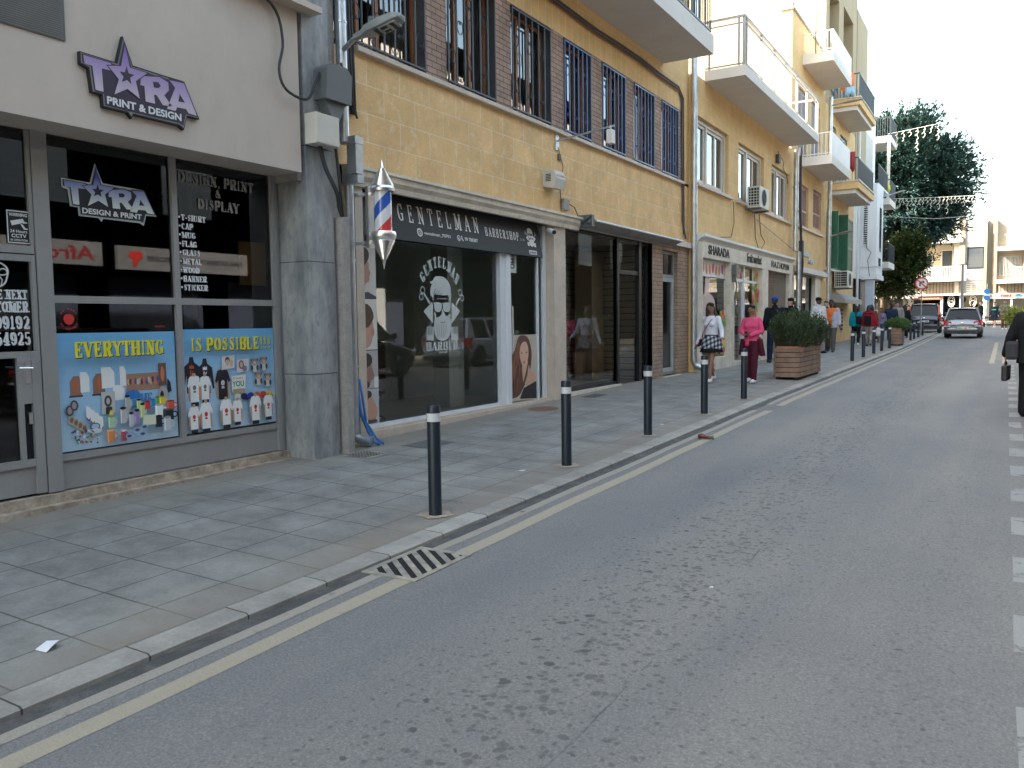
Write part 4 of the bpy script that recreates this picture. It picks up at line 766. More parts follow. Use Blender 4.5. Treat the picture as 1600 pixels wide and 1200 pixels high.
# iron grilles, frames, glass
def scroll(b, x, y, z, s, r):
    pts = []
    for i in range(15):
        t = i/14; a = radians(-90+270*t*1.25); rr = s*(1-.78*t); pts.append((x, y+rr*cos(a), z+rr*sin(a)+s*.4))
    b.tube(pts, r, 4)
for wi, (a, c) in enumerate(WIN):
    w = tag(bpy.data.objects.new('window', None)); COL.objects.link(w); w.parent = B2; ORG[w.name] = ORG[B2.name]
    b = MB(); x = WX-.22
    frame_x(b, x, .06, a+.02, c-.02, 4.92, 6.43, .055, mul=((a+c)/2-.18, (a+c)/2+.18)); b.build('frame', M['woodwin'], w)
    pane_x(w, x+.03, a+.02, c-.02, 4.92, 6.43, M['glassw'])
    curtain_x(w, x-.08, a+.0, (a+c)/2-.05, 4.92, 6.43); curtain_x(w, x-.08, (a+c)/2+.12, c, 4.92, 6.43)
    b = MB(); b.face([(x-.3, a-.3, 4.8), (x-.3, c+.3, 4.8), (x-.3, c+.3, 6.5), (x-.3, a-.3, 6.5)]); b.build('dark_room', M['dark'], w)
    b = MB(); gx = WX+.012; n = 6 if wi else 9
    b.box(gx-.01, gx+.01, a+.012, c-.012, 4.93, 4.955); b.box(gx-.01, gx+.01, a+.012, c-.012, 6.395, 6.42)
    for i in range(n+1):
        y = a+.03+(c-a-.06)*i/n; b.rod((gx, y, 4.955), (gx, y, 6.395), .0135, 6)
        if i < n and i % 2 == 0:
            ym = y+(c-a-.06)/n/2*1.0
            for zc, sg in ((5.95, 1), (5.28, -1)):
                for q in (-1, 1):
                    pts = []
                    for k in range(13):
                        t = k/12; an = -pi/2+t*1.35*pi; rr = .075*(1-.55*t); pts.append((gx, ym+q*(rr*cos(an)+.012), zc+sg*(rr*1.5*sin(an)+.02)))
                    b.tube(pts, .008, 4)
    g = b.build('grille', M['iron'] if wi < 3 else M['ironblue'], w)
# balcony above, seen from below
b = MB(); b.box(WX, -5.35, 4.0, 17.42, 7.22, 7.60); b.build('balcony_slab', M['slab'], B2)
b = MB(); gx = -5.40
b.box(gx-.02, gx+.02, 4.0, 17.36, 7.66, 7.69); b.box(gx-.025, gx+.025, 4.0, 17.36, 8.62, 8.66); b.box(WX, gx-.02, 17.32, 17.36, 7.66, 7.69); b.box(WX, gx-.025, 17.32, 17.36, 8.62, 8.66)
y = 12.2
while y < 17.4: b.rod((gx, y, 7.6 if int(y*10) % 8 == 0 else 7.68), (gx, y, 8.63), .011, 6); y += .115
for k in range(8): b.rod((WX+.1+k*.12, 17.34, 7.68), (WX+.1+k*.12, 17.34, 8.63), .011, 6)
b.build('balcony_railing', M['iron'], B2)
# ---- ground floor: barber
GX2 = -6.66
b = MB()
wall_x(b, WX, 6.99, 7.50, -.2, 3.30, []); b.build('rough_strip', M['render_y'], B2)
b = MB(); b.box(-6.8, -6.43, 7.38, 7.515, .3, 3.31); b.build('stone_jamb', M['granite'], B2)
b = MB(); b.box(-6.8, -6.44, 12.28, 12.70, .3, 3.36); b.build('pillar', M['granite'], B2)
b = MB(); b.box(-6.70, -6.47, 7.515, 12.275, .30, .445); b.box(-6.70, -6.52, 7.515, 12.275, .445, .47); b.build('doorstep', M['granite'], B2)
b = MB()
frame_x(b, GX2, .07, 7.6, 11.03, .47, 3.30, .045); b.box(GX2, GX2+.10, 10.76, 11.03, .471, 2.9); b.box(GX2+.002, GX2+.06, 11.98, 12.03, .47, 3.3); b.box(GX2, GX2+.07, 12.17, 12.275, .47, 3.3); b.box(GX2+.1, GX2+.13, 10.90, 11.025, .472, 2.76)
b.build('shopfront_frame', M['alu'], B2)
pane_x(B2, GX2+.03, 7.62, 10.78, .49, 3.28, M['glassb'], 'shop_window')
dr = pane_x(B2, GX2+.032, 11.03, 11.98, .50, 3.2, M['glassb'], 'glass_door'); pane_x(B2, GX2+.03, 12.03, 12.17, .5, 3.2, M['glassb'])
b = MB(); b.rod((GX2+.10, 11.12, 1.28), (GX2+.10, 11.12, 1.98), .014, 8); b.rod((GX2+.03, 11.12, 1.35), (GX2+.10, 11.12, 1.35), .008); b.rod((GX2+.03, 11.12, 1.9), (GX2+.10, 11.12, 1.9), .008); b.build('door_handle', M['chrome'], dr)
b = MB(); b.face([(GX2+.036, 11.12, 2.50), (GX2+.036, 11.36, 2.50), (GX2+.036, 11.36, 2.88), (GX2+.036, 11.12, 2.88)], 0)
bf(b, 'OPEN', lambda u, v, l=0: (GX2+.038, 11.16+(v), 2.56+(u)), 0, 0, .14, .26, bold=.02, mi=1)
b.build('door_notice', [M['vinyls'], M['signblack']], dr)
room_x(B2, 'barber_room', GX2-.005, 2.2, 7.52, 12.27, .45, 3.29, M['palegreen'], M['gold'], M['white'])
b = MB(); b.box(-7.5, -7.2, 10.3, 10.7, .46, 3.2, 0); b.box(-7.95, -7.9, 11.1, 11.6, .46, 2.6, 1); b.box(-8.85, -8.4, 7.7, 8.9, .46, 1.35, 2); b.box(-8.85, -8.80, 7.9, 9.0, 1.45, 2.5, 2); b.box(-8.6, -8.1, 9.2, 9.9, .9, 1.5, 1)
b.build('interior_fitting', [M['palegreen'], mat('brown_fitting', (.12, .07, .045), .6), mat('grey_fitting', (.22, .24, .24), .4)], B2)
t = thing('barber_chair', 'dark chair just inside the barbershop window', 'chair', (-7.3, 8.5, .46))
b = MB(); b.box(-7.5, -7.1, 8.2, 8.65, .80, .84); b.build('seat', M['signblack'], t); b = MB()
b.rod((-7.1, 8.2, .46), (-7.45, 8.6, .80), .012); b.rod((-7.1, 8.65, .46), (-7.45, 8.25, .80), .012); b.rod((-7.45, 8.2, .46), (-7.12, 8.6, .80), .012); b.build('leg', M['blackmetal'], t)
# sign board
t = thing('barber_sign', 'long black GENTELMAN barbershop sign board', 'sign', (-6.5, 10, 2.75))
b = MB(); b.prism([(0, 2.77), (.13, 2.77), (.03, 3.33), (0, 3.33)], lambda u, v, k: (-6.62+u, 11.98 if k else 7.6, v)); b.build('board', M['signblack'], t)
def sp(u, v, l=0): q = (v-2.77)/.56; return (-6.62+.13-.10*q+.003+.0005*l, u, v)
b = MB(); slab(b, 'GENTELMAN', 8.30, 3.01, .22, 1.95, sp, tk=.17, tn=.075, gap=.62, serif=.85); slab(b, 'BARBERSHOP', 10.32, 2.99, .125, 1.0, sp, tk=.2, tn=.09, gap=.35, serif=.8)
bf(b, 'gentelman_70701', sp, 8.80, 2.865, .055, .60, bold=.02); bf(b, '99 788387', sp, 9.75, 2.87, .05, .33, bold=.02); bf(b, 'z . m', sp, 11.34, 3.0, .03, .12)
outline(b, smooth(rect(8.665, 8.755, 2.855, 2.94)), .02, sp); outline(b, ell(8.71, 2.897, .02, .02, 10), .010, sp); outline(b, ell(9.60, 2.895, .035, .038, 12), .010, sp); outline(b, [(9.585, 2.91), (9.59, 2.885), (9.615, 2.88)], .014, sp, closed=False); outline(b, [(9.68, 2.925), (9.675, 2.895), (9.70, 2.87)], .02, sp, closed=False)
b.build('lettering', M['signw'], t)
def crest(b, f, mi_l, mi_d, P):
    for k in ('rib', 'rib2', 'coll', 'colr', 'scl', 'scr', 'hair', 'bridge', 'glassL', 'glassR', 'faceL', 'nose', 'beard'):
        pts = [f(p) for p in CREST[k]]; pts = pts if k in ('rib', 'rib2', 'scl', 'scr', 'coll', 'colr', 'bridge', 'br1') else smooth(pts, 1)
        b.face([P(u, v, {'rib': 0, 'rib2': 0, 'coll': 0, 'colr': 0, 'scl': 1, 'scr': 1, 'hair': 2, 'bridge': 3, 'glassL': 4, 'glassR': 4, 'faceL': 1, 'nose': 3, 'beard': 5}[k]) for u, v in pts], mi_l)
    for k, l in (('mouth', 7), ('br1', 1)): b.face([P(*f(p), l) for p in CREST[k]], mi_d if k == 'mouth' else mi_l)
    for u, v, r in CRING: u, v = f((u, v)); outline(b, ell(u, v, r*.9*(f((1, 0))[0]-f((0, 0))[0]), r*.9*(f((0, 1))[1]-f((0, 0))[1]), 10), .012*(f((0, 1))[1]-f((0, 0))[1]), P, mi_l)
b = MB(); fz = lambda p: (11.68+(p[0]-9.33)*.36, 3.075+(p[1]-1.93)*.335)
crest(b, fz, 0, 1, sp); b.face([sp(u, v, 4) for u, v in rect(11.55, 11.80, 2.80, 2.865)], 0); bf(b, 'BARBER', lambda u, v, l=0: sp(u, v, 6), 11.565, 2.812, .04, .22, bold=.03, mi=1)
b.build('emblem', [M['signw'], M['signblack']], t)
# window decal
t = thing('window_decal', 'white bearded gentleman barber emblem on the barbershop window', 'decal', (GX2, 9.3, 1.3))
GP = onx(GX2+.035); b = MB(); idp = lambda p: p
crest(b, idp, 0, 1, GP)
for q in CREST['hair'][:1]: pass
for x0, y0, x1, y1 in ((9.12, 2.02, 9.22, 2.16), (9.18, 2.0, 9.28, 2.17), (9.25, 2.02, 9.33, 2.14), (9.13, 2.06, 9.2, 2.2)): outline(b, [(x0, y0), ((x0+x1)/2-.01, (y0+y1)/2+.03), (x1, y1)], .006, lambda u, v, l: GP(u, v, 9), 1, closed=False)
for i in range(5): u = 9.18+.06*i; outline(b, [(u, 1.72), (u+.01*(2-i), 1.62), (9.3+(u-9.3)*.6, 1.54)], .005, lambda u, v, l: GP(u, v, 9), 1, closed=False)
for i in range(9): u = 8.99+.013*i*1.0; outline(b, [(u, 1.58), (u, 1.68)], .004, lambda u, v, l: GP(u, v, 9), 1, closed=False); outline(b, [(u+.60, 1.58), (u+.60, 1.68)], .004, lambda u, v, l: GP(u, v, 9), 1, closed=False)
b.build('portrait', [M['vinyls'], M['signblack']], t)
b = MB(); slab(b, 'BARBER', 8.955, 1.365, .105, .76, GP, tk=.36, tn=.14); bf(b, 'SHOP', GP, 9.245, 1.318, .032, .20, bold=.02); b.build('lettering', M['vinyls'], t); b = MB()
word = 'GENTELMAN'; ac, rr = (9.30, 1.90), .66
for i, ch in enumerate(word):
    a = radians(138-96*i/8); cx, cy = ac[0]+rr*.80*cos(a), ac[1]+rr*.98*sin(a); ta = (a-pi/2)*.75
    def pr(u, v, l=0, cx=cx, cy=cy, ta=ta): return GP(cx+u*cos(ta)-v*sin(ta), cy+u*sin(ta)+v*cos(ta), l)
    slab(b, ch, -.04, -.06, .14, .085, pr, tk=.34, tn=.1)
b.build('lettering', M['vinylg'] if 0 else M['vinyls'], t)
# stacked haircut pictures at the left edge of the window
GXp = GX2+.034
hz = [(2.03, 2.66, (.55, .53, .48)), (1.42, 2.02, (.62, .60, .55)), (.95, 1.41, (.42, .40, .38)), (.52, .94, (.45, .46, .48))]
for i, (z0, z1, bgc) in enumerate(hz):
    F = Flat(GXp); y0, y1 = 7.645, 7.955; F.add(rect(y0, y1, z0, z1), bgc); h = z1-z0; W = y1-y0
    skin = (.42, .22, .14); hr = (.045, .03, .025)
    if i == 0:
        F.add([(y0, z0), (y1, z0), (y1, z0+.05*h), (y0+.5*W, z0+.14*h), (y0, z0+.10*h)], (.05, .06, .08)); F.add([(y0, z0+.12*h), (y0+.3*W, z0+.12*h), (y0+.35*W, z0+.3*h), (y0+.62*W, z0+.34*h), (y0+.6*W, z0+.44*h), (y0+.7*W, z0+.5*h), (y0+.58*W, z0+.58*h), (y0+.6*W, z0+.72*h), (y0, z0+.75*h)], skin, 1); F.add([(y0, z0+.6*h), (y0+.3*W, z0+.62*h), (y0+.6*W, z0+.76*h), (y0+.62*W, z0+.92*h), (y0+.3*W, z1), (y0, z1)], hr, 1)
    elif i == 1:
        F.add([(y0, z0+.0*h), (y0+.5*W, z0+.04*h), (y0+.72*W, z0+.2*h), (y0+.8*W, z0+.5*h), (y0+.7*W, z0+.6*h), (y0, z0+.55*h)], (.50, .30, .22), 1); F.add([(y0, z0+.50*h), (y0+.4*W, z0+.42*h), (y0+.72*W, z0+.55*h), (y0+.84*W, z0+.7*h), (y0+.6*W, z0+.90*h), (y0+.1*W, z0+.95*h), (y0, z0+.9*h)], (.09, .05, .03), 1); F.add(ell(y0+.72*W, z0+.36*h, .10*W, .10*h), (.48, .22, .16))
    elif i == 2:
        F.add([(y0, z0), (y0+.45*W, z0+.02*h), (y0+.55*W, z0+.2*h), (y0+.80*W, z0+.28*h), (y0+.66*W, z0+.5*h), (y0+.6*W, z0+.66*h), (y0, z0+.62*h)], (.30, .17, .13), 1); F.add([(y0, z0+.5*h), (y0+.5*W, z0+.58*h), (y0+.7*W, z0+.72*h), (y0+.55*W, z0+.92*h), (y0, z0+.95*h)], hr, 1); F.add([(y0, z0), (y0+.4*W, z0), (y0+.5*W, z0+.16*h), (y0+.1*W, z0+.25*h)], hr, 1); F.add(rect(y0+.74*W, y1, z0, z0+.3*h), (.7, .7, .68))
    else:
        F.add([(y0, z0+.05*h), (y0+.6*W, z0+.0*h), (y0+.85*W, z0+.15*h), (y0+.95*W, z0+.4*h), (y0+.75*W, z0+.55*h), (y0+.6*W, z0+.8*h), (y0, z0+.85*h)], (.50, .28, .20), 1); F.add([(y0, z0+.55*h), (y0+.25*W, z0+.5*h), (y0+.3*W, z0+.72*h), (y0+.62*W, z0+.8*h), (y0+.5*W, z0+.97*h), (y0, z0+.98*h)], hr, 1); F.add([(y0+.1*W, z0), (y0+.9*W, z0+.0*h), (y0+.85*W, z0+.12*h), (y0+.4*W, z0+.10*h), (y0+.15*W, z0+.2*h)], (.09, .05, .04), 1)
    o = F.build('haircut_picture', None, org=(GXp, 7.8, z0))
    tag(o, ['side profile haircut picture, topmost in the barbershop window corner', 'back of head haircut picture, second from the top in the window corner', 'quiffed and bearded man picture, third from the top in the window corner', 'short fringe haircut picture, lowest in the barbershop window corner'][i], 'picture', 'haircut pictures in the barbershop window')
# woman portrait on the door
F = Flat(GX2+.04); w_ = WOM
F.add(w_['bg'], (.50, .45, .37)); F.add(w_['hair'], (.12, .045, .03), 1); F.add(w_['neck'], (.60, .36, .25), 1); F.add(w_['face'], (.66, .40, .29), 1); F.add(w_['dress'], (.015, .015, .02)); F.add(w_['mouth'], (.45, .10, .10)); F.add(w_['eye1'], (.06, .03, .03)); F.add(w_['eye2'], (.06, .03, .03)); F.add(w_['h1'], (.24, .09, .05), 1); F.add(w_['h2'], (.10, .04, .03), 1)
hp = w_['hair']
random.seed(5)
for i in range(22):
    t = random.random(); y = 11.05+.42*t+.05*random.random(); z = .60+.7*random.random()*(.4+.6*t); L = .12+.12*random.random(); d = .05*(1-t)
    if y > 11.42: continue
    F.add([(y, z), (y+.014, z+.005), (y+d+.02, z+L*.5), (y+d+.035, z+L), (y+d+.02, z+L), (y+d, z+L*.5)], random.choice([(.28, .11, .06), (.07, .03, .02), (.36, .16, .09), (.18, .07, .045)]))
o = F.build('door_portrait', None, org=(GX2+.04, 11.4, .54)); tag(o, 'poster of a long-haired woman in black on the barbershop door', 'poster')
# barber pole
t = thing('barber_pole', 'chrome barber pole with red, white and blue spiral stripes', 'barber pole', (-5.98, 6.9, 2.6))
PX, PY = -5.98, 7.33
m, nt, bb = newmat('spiral_stripes'); p = nt.nodes.new('ShaderNodeNewGeometry').outputs['Position']; s = nt.nodes.new('ShaderNodeSeparateXYZ'); nt.links.new(p, s.inputs[0])
ax = N(nt, 'ShaderNodeMath', operation='SUBTRACT'); nt.links.new(s.outputs[0], ax.inputs[0]); ax.inputs[1].default_value = PX
ay = N(nt, 'ShaderNodeMath', operation='SUBTRACT'); nt.links.new(s.outputs[1], ay.inputs[0]); ay.inputs[1].default_value = PY
at = N(nt, 'ShaderNodeMath', operation='ARCTAN2'); nt.links.new(ay.outputs[0], at.inputs[0]); nt.links.new(ax.outputs[0], at.inputs[1])
zz = N(nt, 'ShaderNodeMath', operation='MULTIPLY'); nt.links.new(s.outputs[2], zz.inputs[0]); zz.inputs[1].default_value = 1/.60
an = N(nt, 'ShaderNodeMath', operation='MULTIPLY_ADD'); nt.links.new(at.outputs[0], an.inputs[0]); an.inputs[1].default_value = -1/(2*pi); nt.links.new(zz.outputs[0], an.inputs[2])
ad = N(nt, 'ShaderNodeMath', operation='ADD'); nt.links.new(an.outputs[0], ad.inputs[0]); ad.inputs[1].default_value = .40
fr = N(nt, 'ShaderNodeMath', operation='FRACT'); nt.links.new(ad.outputs[0], fr.inputs[0])
c = ramp(nt, fr.outputs[0], [(0, (.58, .05, .05)), (.245, (.58, .05, .05)), (.25, (.66, .66, .68)), (.495, (.66, .66, .68)), (.5, (.02, .09, .42)), (.745, (.02, .09, .42)), (.75, (.66, .66, .68))])
nt.node_tree if 0 else None
for e in nt.nodes:
    if e.type == 'VALTORGB': e.color_ramp.interpolation = 'CONSTANT'
nt.links.new(c, bb.inputs['Base Color']); bb.inputs['Roughness'].default_value = .25; bb.inputs['Coat Weight'].default_value = .6
b = MB(); b.lathe([(.10, 2.74), (.10, 3.20)], (PX, PY, 0), 32); b.build('striped_cylinder', m, t, smooth=2)
def cone(z0, z1, r0, r1, n=13):
    pr = []
    for i in range(n):
        z = z0+(z1-z0)*i/n; r = r0+(r1-r0)*i/n; zb = z0+(z1-z0)*(i+.55)/n; pr += [(r+.004, z), (r+.004, zb), (r-.004, zb)]
    return pr
b = MB(); b.lathe([(.10, 3.19), (.135, 3.19), (.14, 3.22), (.125, 3.25)]+cone(3.25, 3.45, .125, .022)+[(.02, 3.45), (.012, 3.49), (.003, 3.54), (.001, 3.54)], (PX, PY, 0), 28); b.build('upper_cap', M['chrome'], t, smooth=2)
b = MB(); b.lathe([(.10, 2.75), (.135, 2.75), (.145, 2.72), (.14, 2.68), (.125, 2.65)]+cone(2.65, 2.44, .125, .022)+[(.02, 2.44), (.014, 2.39), (.004, 2.34), (.001, 2.34)], (PX, PY, 0), 28); b.build('lower_cap', M['chrome'], t, smooth=2)
b = MB(); b.box(-6.44, PX-.10, 7.30, 7.34, 3.16, 3.20); b.box(-6.44, PX-.10, 7.30, 7.34, 2.62, 2.66); b.box(PX-.20, PX-.16, 7.27, 7.37, 2.58, 3.26); b.box(-6.449, -6.43, 7.28, 7.36, 2.5, 3.3); b.build('bracket', M['chrome'], t)
# second shop (empty)
b = MB(); gx = -6.60
frame_x(b, gx, .06, 12.74, 15.12, .50, 3.36, .06); b.box(gx, gx+.09, 15.06, 15.15, .44, 3.36); b.box(gx-.6, gx+.06, 15.2, 15.24, .44, 3.36) if 0 else None
b.box(gx, gx+.09, 16.18, 16.30, .44, 3.36); b.box(gx, gx+.07, 16.66, 16.73, .44, 3.36); b.box(gx+.001, gx+.07, 15.15, 16.18, 2.66, 2.74); b.box(gx+.001, gx+.07, 15.15, 16.66, 3.28, 3.36); b.build('shopfront_frame', M['blackmetal'], B2)
pane_x(B2, gx+.03, 12.80, 15.06, .56, 3.30, glassmat('bright_shop_glass', (.97, .98, .97), 1.8), 'shop_window'); pane_x(B2, gx+.03, 15.15, 16.18, 2.74, 3.28, M['glass'], 'fanlight'); pane_x(B2, gx+.03, 15.15, 16.18, .48, 2.66, M['glass'], 'glass_door'); pane_x(B2, gx+.03, 16.3, 16.66, .48, 3.28, M['glass'])
b = MB(); b.box(gx-.1, -6.47, 12.70, 15.16, .3, .50); b.build('doorstep', M['stone_trim'], B2)
slat = brickmat('slatwall', (.72, .71, .64), (.70, .69, .62), (.10, .10, .10), 8, .135, .008, bumps=.5, var=.08)
room_x(B2, 'empty_shop_room', gx-.005, 1.5, 12.72, 16.72, .47, 3.36, slat, M['gold'], M['white'])
b = MB()
for z in (1.15, 1.62, 2.08, 2.5): b.box(-8.08, -7.75, 12.9, 14.9, z, z+.03)
b.box(-7.95, -7.55, 16.1, 16.7, .48, 3.2); b.build('shelf', M['woodwin'] if 0 else mat('pale_shelf', (.40, .34, .24), .6), B2)
b = MB(); random.seed(9)
y = 12.95
while y < 14.85:
    for z in (1.18, 1.65, 2.11): 
        h = random.uniform(.18, .36); b.col = random.choice([(.03, .06, .04), (.02, .02, .03), (.10, .12, .08), (.30, .04, .05), (.12, .13, .15)]); b.box(-8.02, -7.85, y, y+.07, z, z+h)
    y += random.uniform(.09, .14)
b.build('shelf_goods', M['print'], B2, None)
# brick piers and house door
b = MB(); wall_x(b, WX+.01, 16.73, 19.08, -.2, 3.40, [(17.36, 18.32, .50, 3.27, .16)], .16); b.build('brick_wall', M['brick2'], B2)
b = MB(); frame_x(b, WX-.13, .06, 17.37, 18.31, .52, 3.26, .06, tr=(2.72,)); d = b.build('house_door', M['frame_g'], B2)
b = MB(); frame_x(b, WX-.11, .05, 17.44, 18.24, .58, 2.68, .09); b.build('door_leaf', mat('pale_grey_alu', (.42, .43, .42), .4), d); pane_x(d, WX-.10, 17.5, 18.2, .6, 2.66, glassmat('frosted_glass', (.16, .22, .22), 1.6, .12)); pane_x(d, WX-.11, 17.43, 18.25, 2.75, 3.22, M['glassd'])
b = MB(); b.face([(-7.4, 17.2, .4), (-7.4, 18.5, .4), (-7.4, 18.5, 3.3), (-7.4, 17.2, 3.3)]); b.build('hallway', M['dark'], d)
b = MB(); b.box(WX-.05, WX+.10, 17.3, 18.4, .3, .50); b.build('doorstep', M['stone_trim'], B2)
# awning box with rolled cloth
t = thing('awning', 'rolled-up awning cassette above the empty shop window', 'awning', (-6.3, 15.5, 3.45))
b = MB(); b.prism([(0, 3.36), (.16, 3.40), (.30, 3.47), (.30, 3.49), (.12, 3.53), (0, 3.54)], lambda u, v, k: (WX+.001+u, 17.85 if k else 13.25, v)); b.build('cassette', mat('awning_grey', (.30, .28, .25), .7, grime=.3), t)
b = MB(); b.box(WX+.02, WX+.30, 13.14, 13.24, 3.36, 3.56); b.rod((WX+.25, 13.1, 3.44), (WX+.25, 13.2, 3.38), .03); b.rod((WX+.08, 13.08, 3.4), (WX+.30, 13.12, 3.55), .02); b.build('end_bracket', M['greymetal'], t)
b = MB(); b.rod((WX+.30, 13.3, 3.47), (WX+.31, 17.8, 3.46), .02); b.build('front_bar', M['alu'], t)
# downpipes
def flatpipe(b, path, w=.10, d=.085):
    for (x0, y0, z0), (x1, y1, z1) in zip(path, path[1:]):
        if abs(z1-z0) > .2: b.box(x0-d/2, x0+d/2, y0-w/2, y0+w/2, min(z0, z1), max(z0, z1))
t = thing('downpipe', 'galvanised downpipe between the print shop and the barbershop', 'downpipe', (-6.3, 7.3, .4))
b = MB(); b.tube([(-6.30, 7.08, 12), (-6.30, 7.08, 3.72)], .062, 16); b.box(-6.35, -6.14, 7.08, 7.22, 3.70, 3.78); b.box(-6.28, -6.15, 7.10, 7.22, 3.38, 3.76); b.box(-6.36, -6.15, 7.12, 7.225, 3.28, 3.37); b.tube([(-6.36, 7.20, 3.33), (-6.37, 7.20, 1.2), (-6.37, 7.20, .52), (-6.36, 7.21, .44), (-6.28, 7.24, .41), (-6.18, 7.27, .40)], .058, 14); b.build('pipe', M['zinc'], t, smooth=2)
b = MB()
for z in (1.25, 2.45, 4.25, 5.0, 5.9): b.lathe([(.068, -.012), (.068, .012)], (-6.30 if z > 3.4 else -6.37, 7.08 if z > 3.4 else 7.20, z), 16)
b.build('collar', M['zinc'], t)
b = MB(); b.lathe([(.045, 0), (.045, .005)], (-6.16, 7.275, .40), 12)
t = thing('downpipe', 'tall galvanised downpipe between the brick wall and the fruit market', 'downpipe', (-6.3, 19.05, .5))
b = MB(); b.tube([(-6.30, 19.02, 10.3), (-6.30, 19.05, 7.2), (-6.30, 19.05, .78), (-6.25, 19.07, .66), (-6.12, 19.1, .62)], .075, 14); b.build('pipe', M['zinc'], t, smooth=2)
b = MB()
for z in (2.1, 4.4, 6.0): b.lathe([(.082, -.015), (.082, .015)], (-6.30, 19.05, z), 14)
b.build('collar', M['zinc'], t)
# cables along the facade
b = MB()
pts = [(WX+.03, 6.9, 6.96)]+[(WX+.03, y, 6.90+.02*sin(y*1.7)) for y in range(8, 18)]+[(WX+.03, 18.3, 6.88), (WX+.03, 18.52, 6.70), (WX+.03, 18.55, 5.5), (WX+.03, 18.6, 4.0), (WX+.05, 18.75, 3.6)]
b.tube(pts, .022, 6); b.tube([(x, y+.0, z+.055) for x, y, z in pts[:-4]]+[(WX+.03, 18.62, 6.75), (WX+.03, 18.68, 3.7)], .02, 6); b.tube([(x-.0, y-.02, z-.045) for x, y, z in pts[:-4]], .012, 5, 1)
o = b.build('cable_bundle', [M['cablegrey'], plain('brown_cable', (.30, .12, .05), .6)], smooth=True, org=(WX, 12, 6.9)); tag(o, 'brown cable bundle running under the long balcony and down the corner', 'cable')
b = MB()
for d_ in (0, .045, .09): b.tube([(WX+.03, 7.30+d_, 12), (WX+.03, 7.30+d_, 5.2), (WX+.03, 7.32+d_, 4.6), (WX+.03, 7.36+d_*.6, 4.1)], .018, 6)
b.tube([(-6.15, 6.9, 4.4), (-6.2, 7.0, 4.33), (-6.36, 7.36, 4.1)], .016, 6); b.tube([(-6.15, 6.9, 4.5), (-6.2, 7.05, 4.3), (-6.36, 7.38, 4.05)], .014, 6)
o = b.build('cable_bundle', M['cable'], smooth=True, org=(WX, 7.35, 4.5)); tag(o, 'black cables descending beside the downpipe left of the barred windows', 'cable')
# alarm box, bracket with floodlight, camera
t = thing('alarm_box', 'cream alarm siren box on the stone wall above the barbershop', 'alarm box', (-6.35, 12.2, 3.95))
b = MB(); b.prism([(WX, 3.90), (WX+.20, 3.86), (WX+.24, 4.02), (WX+.20, 4.15), (WX, 4.17)], lambda u, v, k: (u, 12.28 if k else 11.95, v)); b.build('casing', M['boxwhite'], t, bevel=.008)
b = MB()
for i in range(5): b.box(WX+.05, WX+.14, 11.944, 11.95, 3.98+.025*i, 3.99+.025*i)
b.build('sound_slot', M['dark'], t)
b = MB(); bf(b, 'ALARM', lambda u, v, l=0: (WX+.242+(.0 if v < 4.02 else -(v-4.02)*.3)+.002, u, v), 11.98, 4.05, .04, .26, bold=.02); b.build('lettering', plain('faint_red', (.45, .2, .17), .6), t)
t = thing('floodlight', 'small white floodlight on a long grey arm above the alarm box', 'floodlight', (-6.2, 12.4, 4.7))
b = MB(); b.rod((WX, 12.42, 4.70), (-5.50, 12.62, 4.87), .018); b.box(WX, WX+.02, 12.36, 12.48, 4.55, 4.82); b.build('arm', M['zinc'], t)
b = MB(); b.box(-5.60, -5.50, 12.52, 12.66, 4.58, 4.80); b.build('lamp_head', M['white'], t, bevel=.01); b = MB(); b.rod((-5.55, 12.6, 4.8), (-5.55, 12.6, 4.87), .01); b.build('hanger', M['zinc'], t)
b = MB(); b.tube([(WX+.02, 12.45, 4.6), (WX+.03, 12.6, 4.3), (WX+.02, 12.5, 3.95), (WX+.02, 12.55, 3.6)], .007, 5); b.box(WX, WX+.03, 12.45, 12.53, 4.40, 4.50); o = b.build('cable', M['cablegrey'], org=(WX, 12.5, 4.2)); tag(o, 'thin cable hanging from the floodlight arm to the ledge', 'cable')
t = thing('junction_box', 'small grey junction box just above the ledge beside the awning', 'electric box', (WX, 12.65, 3.62)); b = MB(); b.box(WX, WX+.07, 12.55, 12.75, 3.60, 3.78); b.build('casing', M['conduit'], t); b = MB(); b.tube([(WX+.04, 12.75, 3.72), (WX+.06, 12.95, 3.68), (WX+.08, 13.1, 3.5)], .008, 5); b.build('lead', M['cable'], t)
t = thing('security_camera', 'round white security camera at the right end of the black sign', 'camera', (-6.4, 12.05, 3.2)); b = MB(); b.rod((-6.46, 12.12, 3.22), (-6.30, 12.02, 3.17), .045, 14); b.build('housing', M['white'], t, smooth=2); b = MB(); b.rod((-6.30, 12.02, 3.17), (-6.285, 12.012, 3.165), .035, 12); b.build('lens', M['signblack'], t)
# street lamp on the downpipe
t = thing('street_lamp', 'grey street lamp head on a short arm by the barred windows', 'street lamp', (-6.2, 7.1, 4.5))
b = MB(); b.rod((-6.30, 7.08, 4.69), (-6.0, 6.98, 4.765), .028, 10); b.build('arm', M['zinc'], t)
b = MB(); LA = Vector((-6.02, 6.98, 4.76)); dirv = Vector((.80, .16, .22)).normalized(); sd_ = Vector((-.2, .98, 0)).normalized(); up_ = dirv.cross(sd_)
def lp(u, v, w): q = LA+dirv*u+sd_*v+up_*w; return (q.x, q.y, q.z)
st = [(0, .035, .03), (.10, .05, .035), (.18, .11, .05), (.36, .13, .06), (.50, .125, .05), (.57, .09, .035), (.59, .05, .012)]
vs = []; n = 12
for u, wv, hh in st:
    for k in range(n): a = 2*pi*k/n; ca, sa = cos(a), sin(a); vs.append(lp(u, wv*math.copysign(abs(ca)**.6, ca), hh*math.copysign(abs(sa)**.6, sa)))
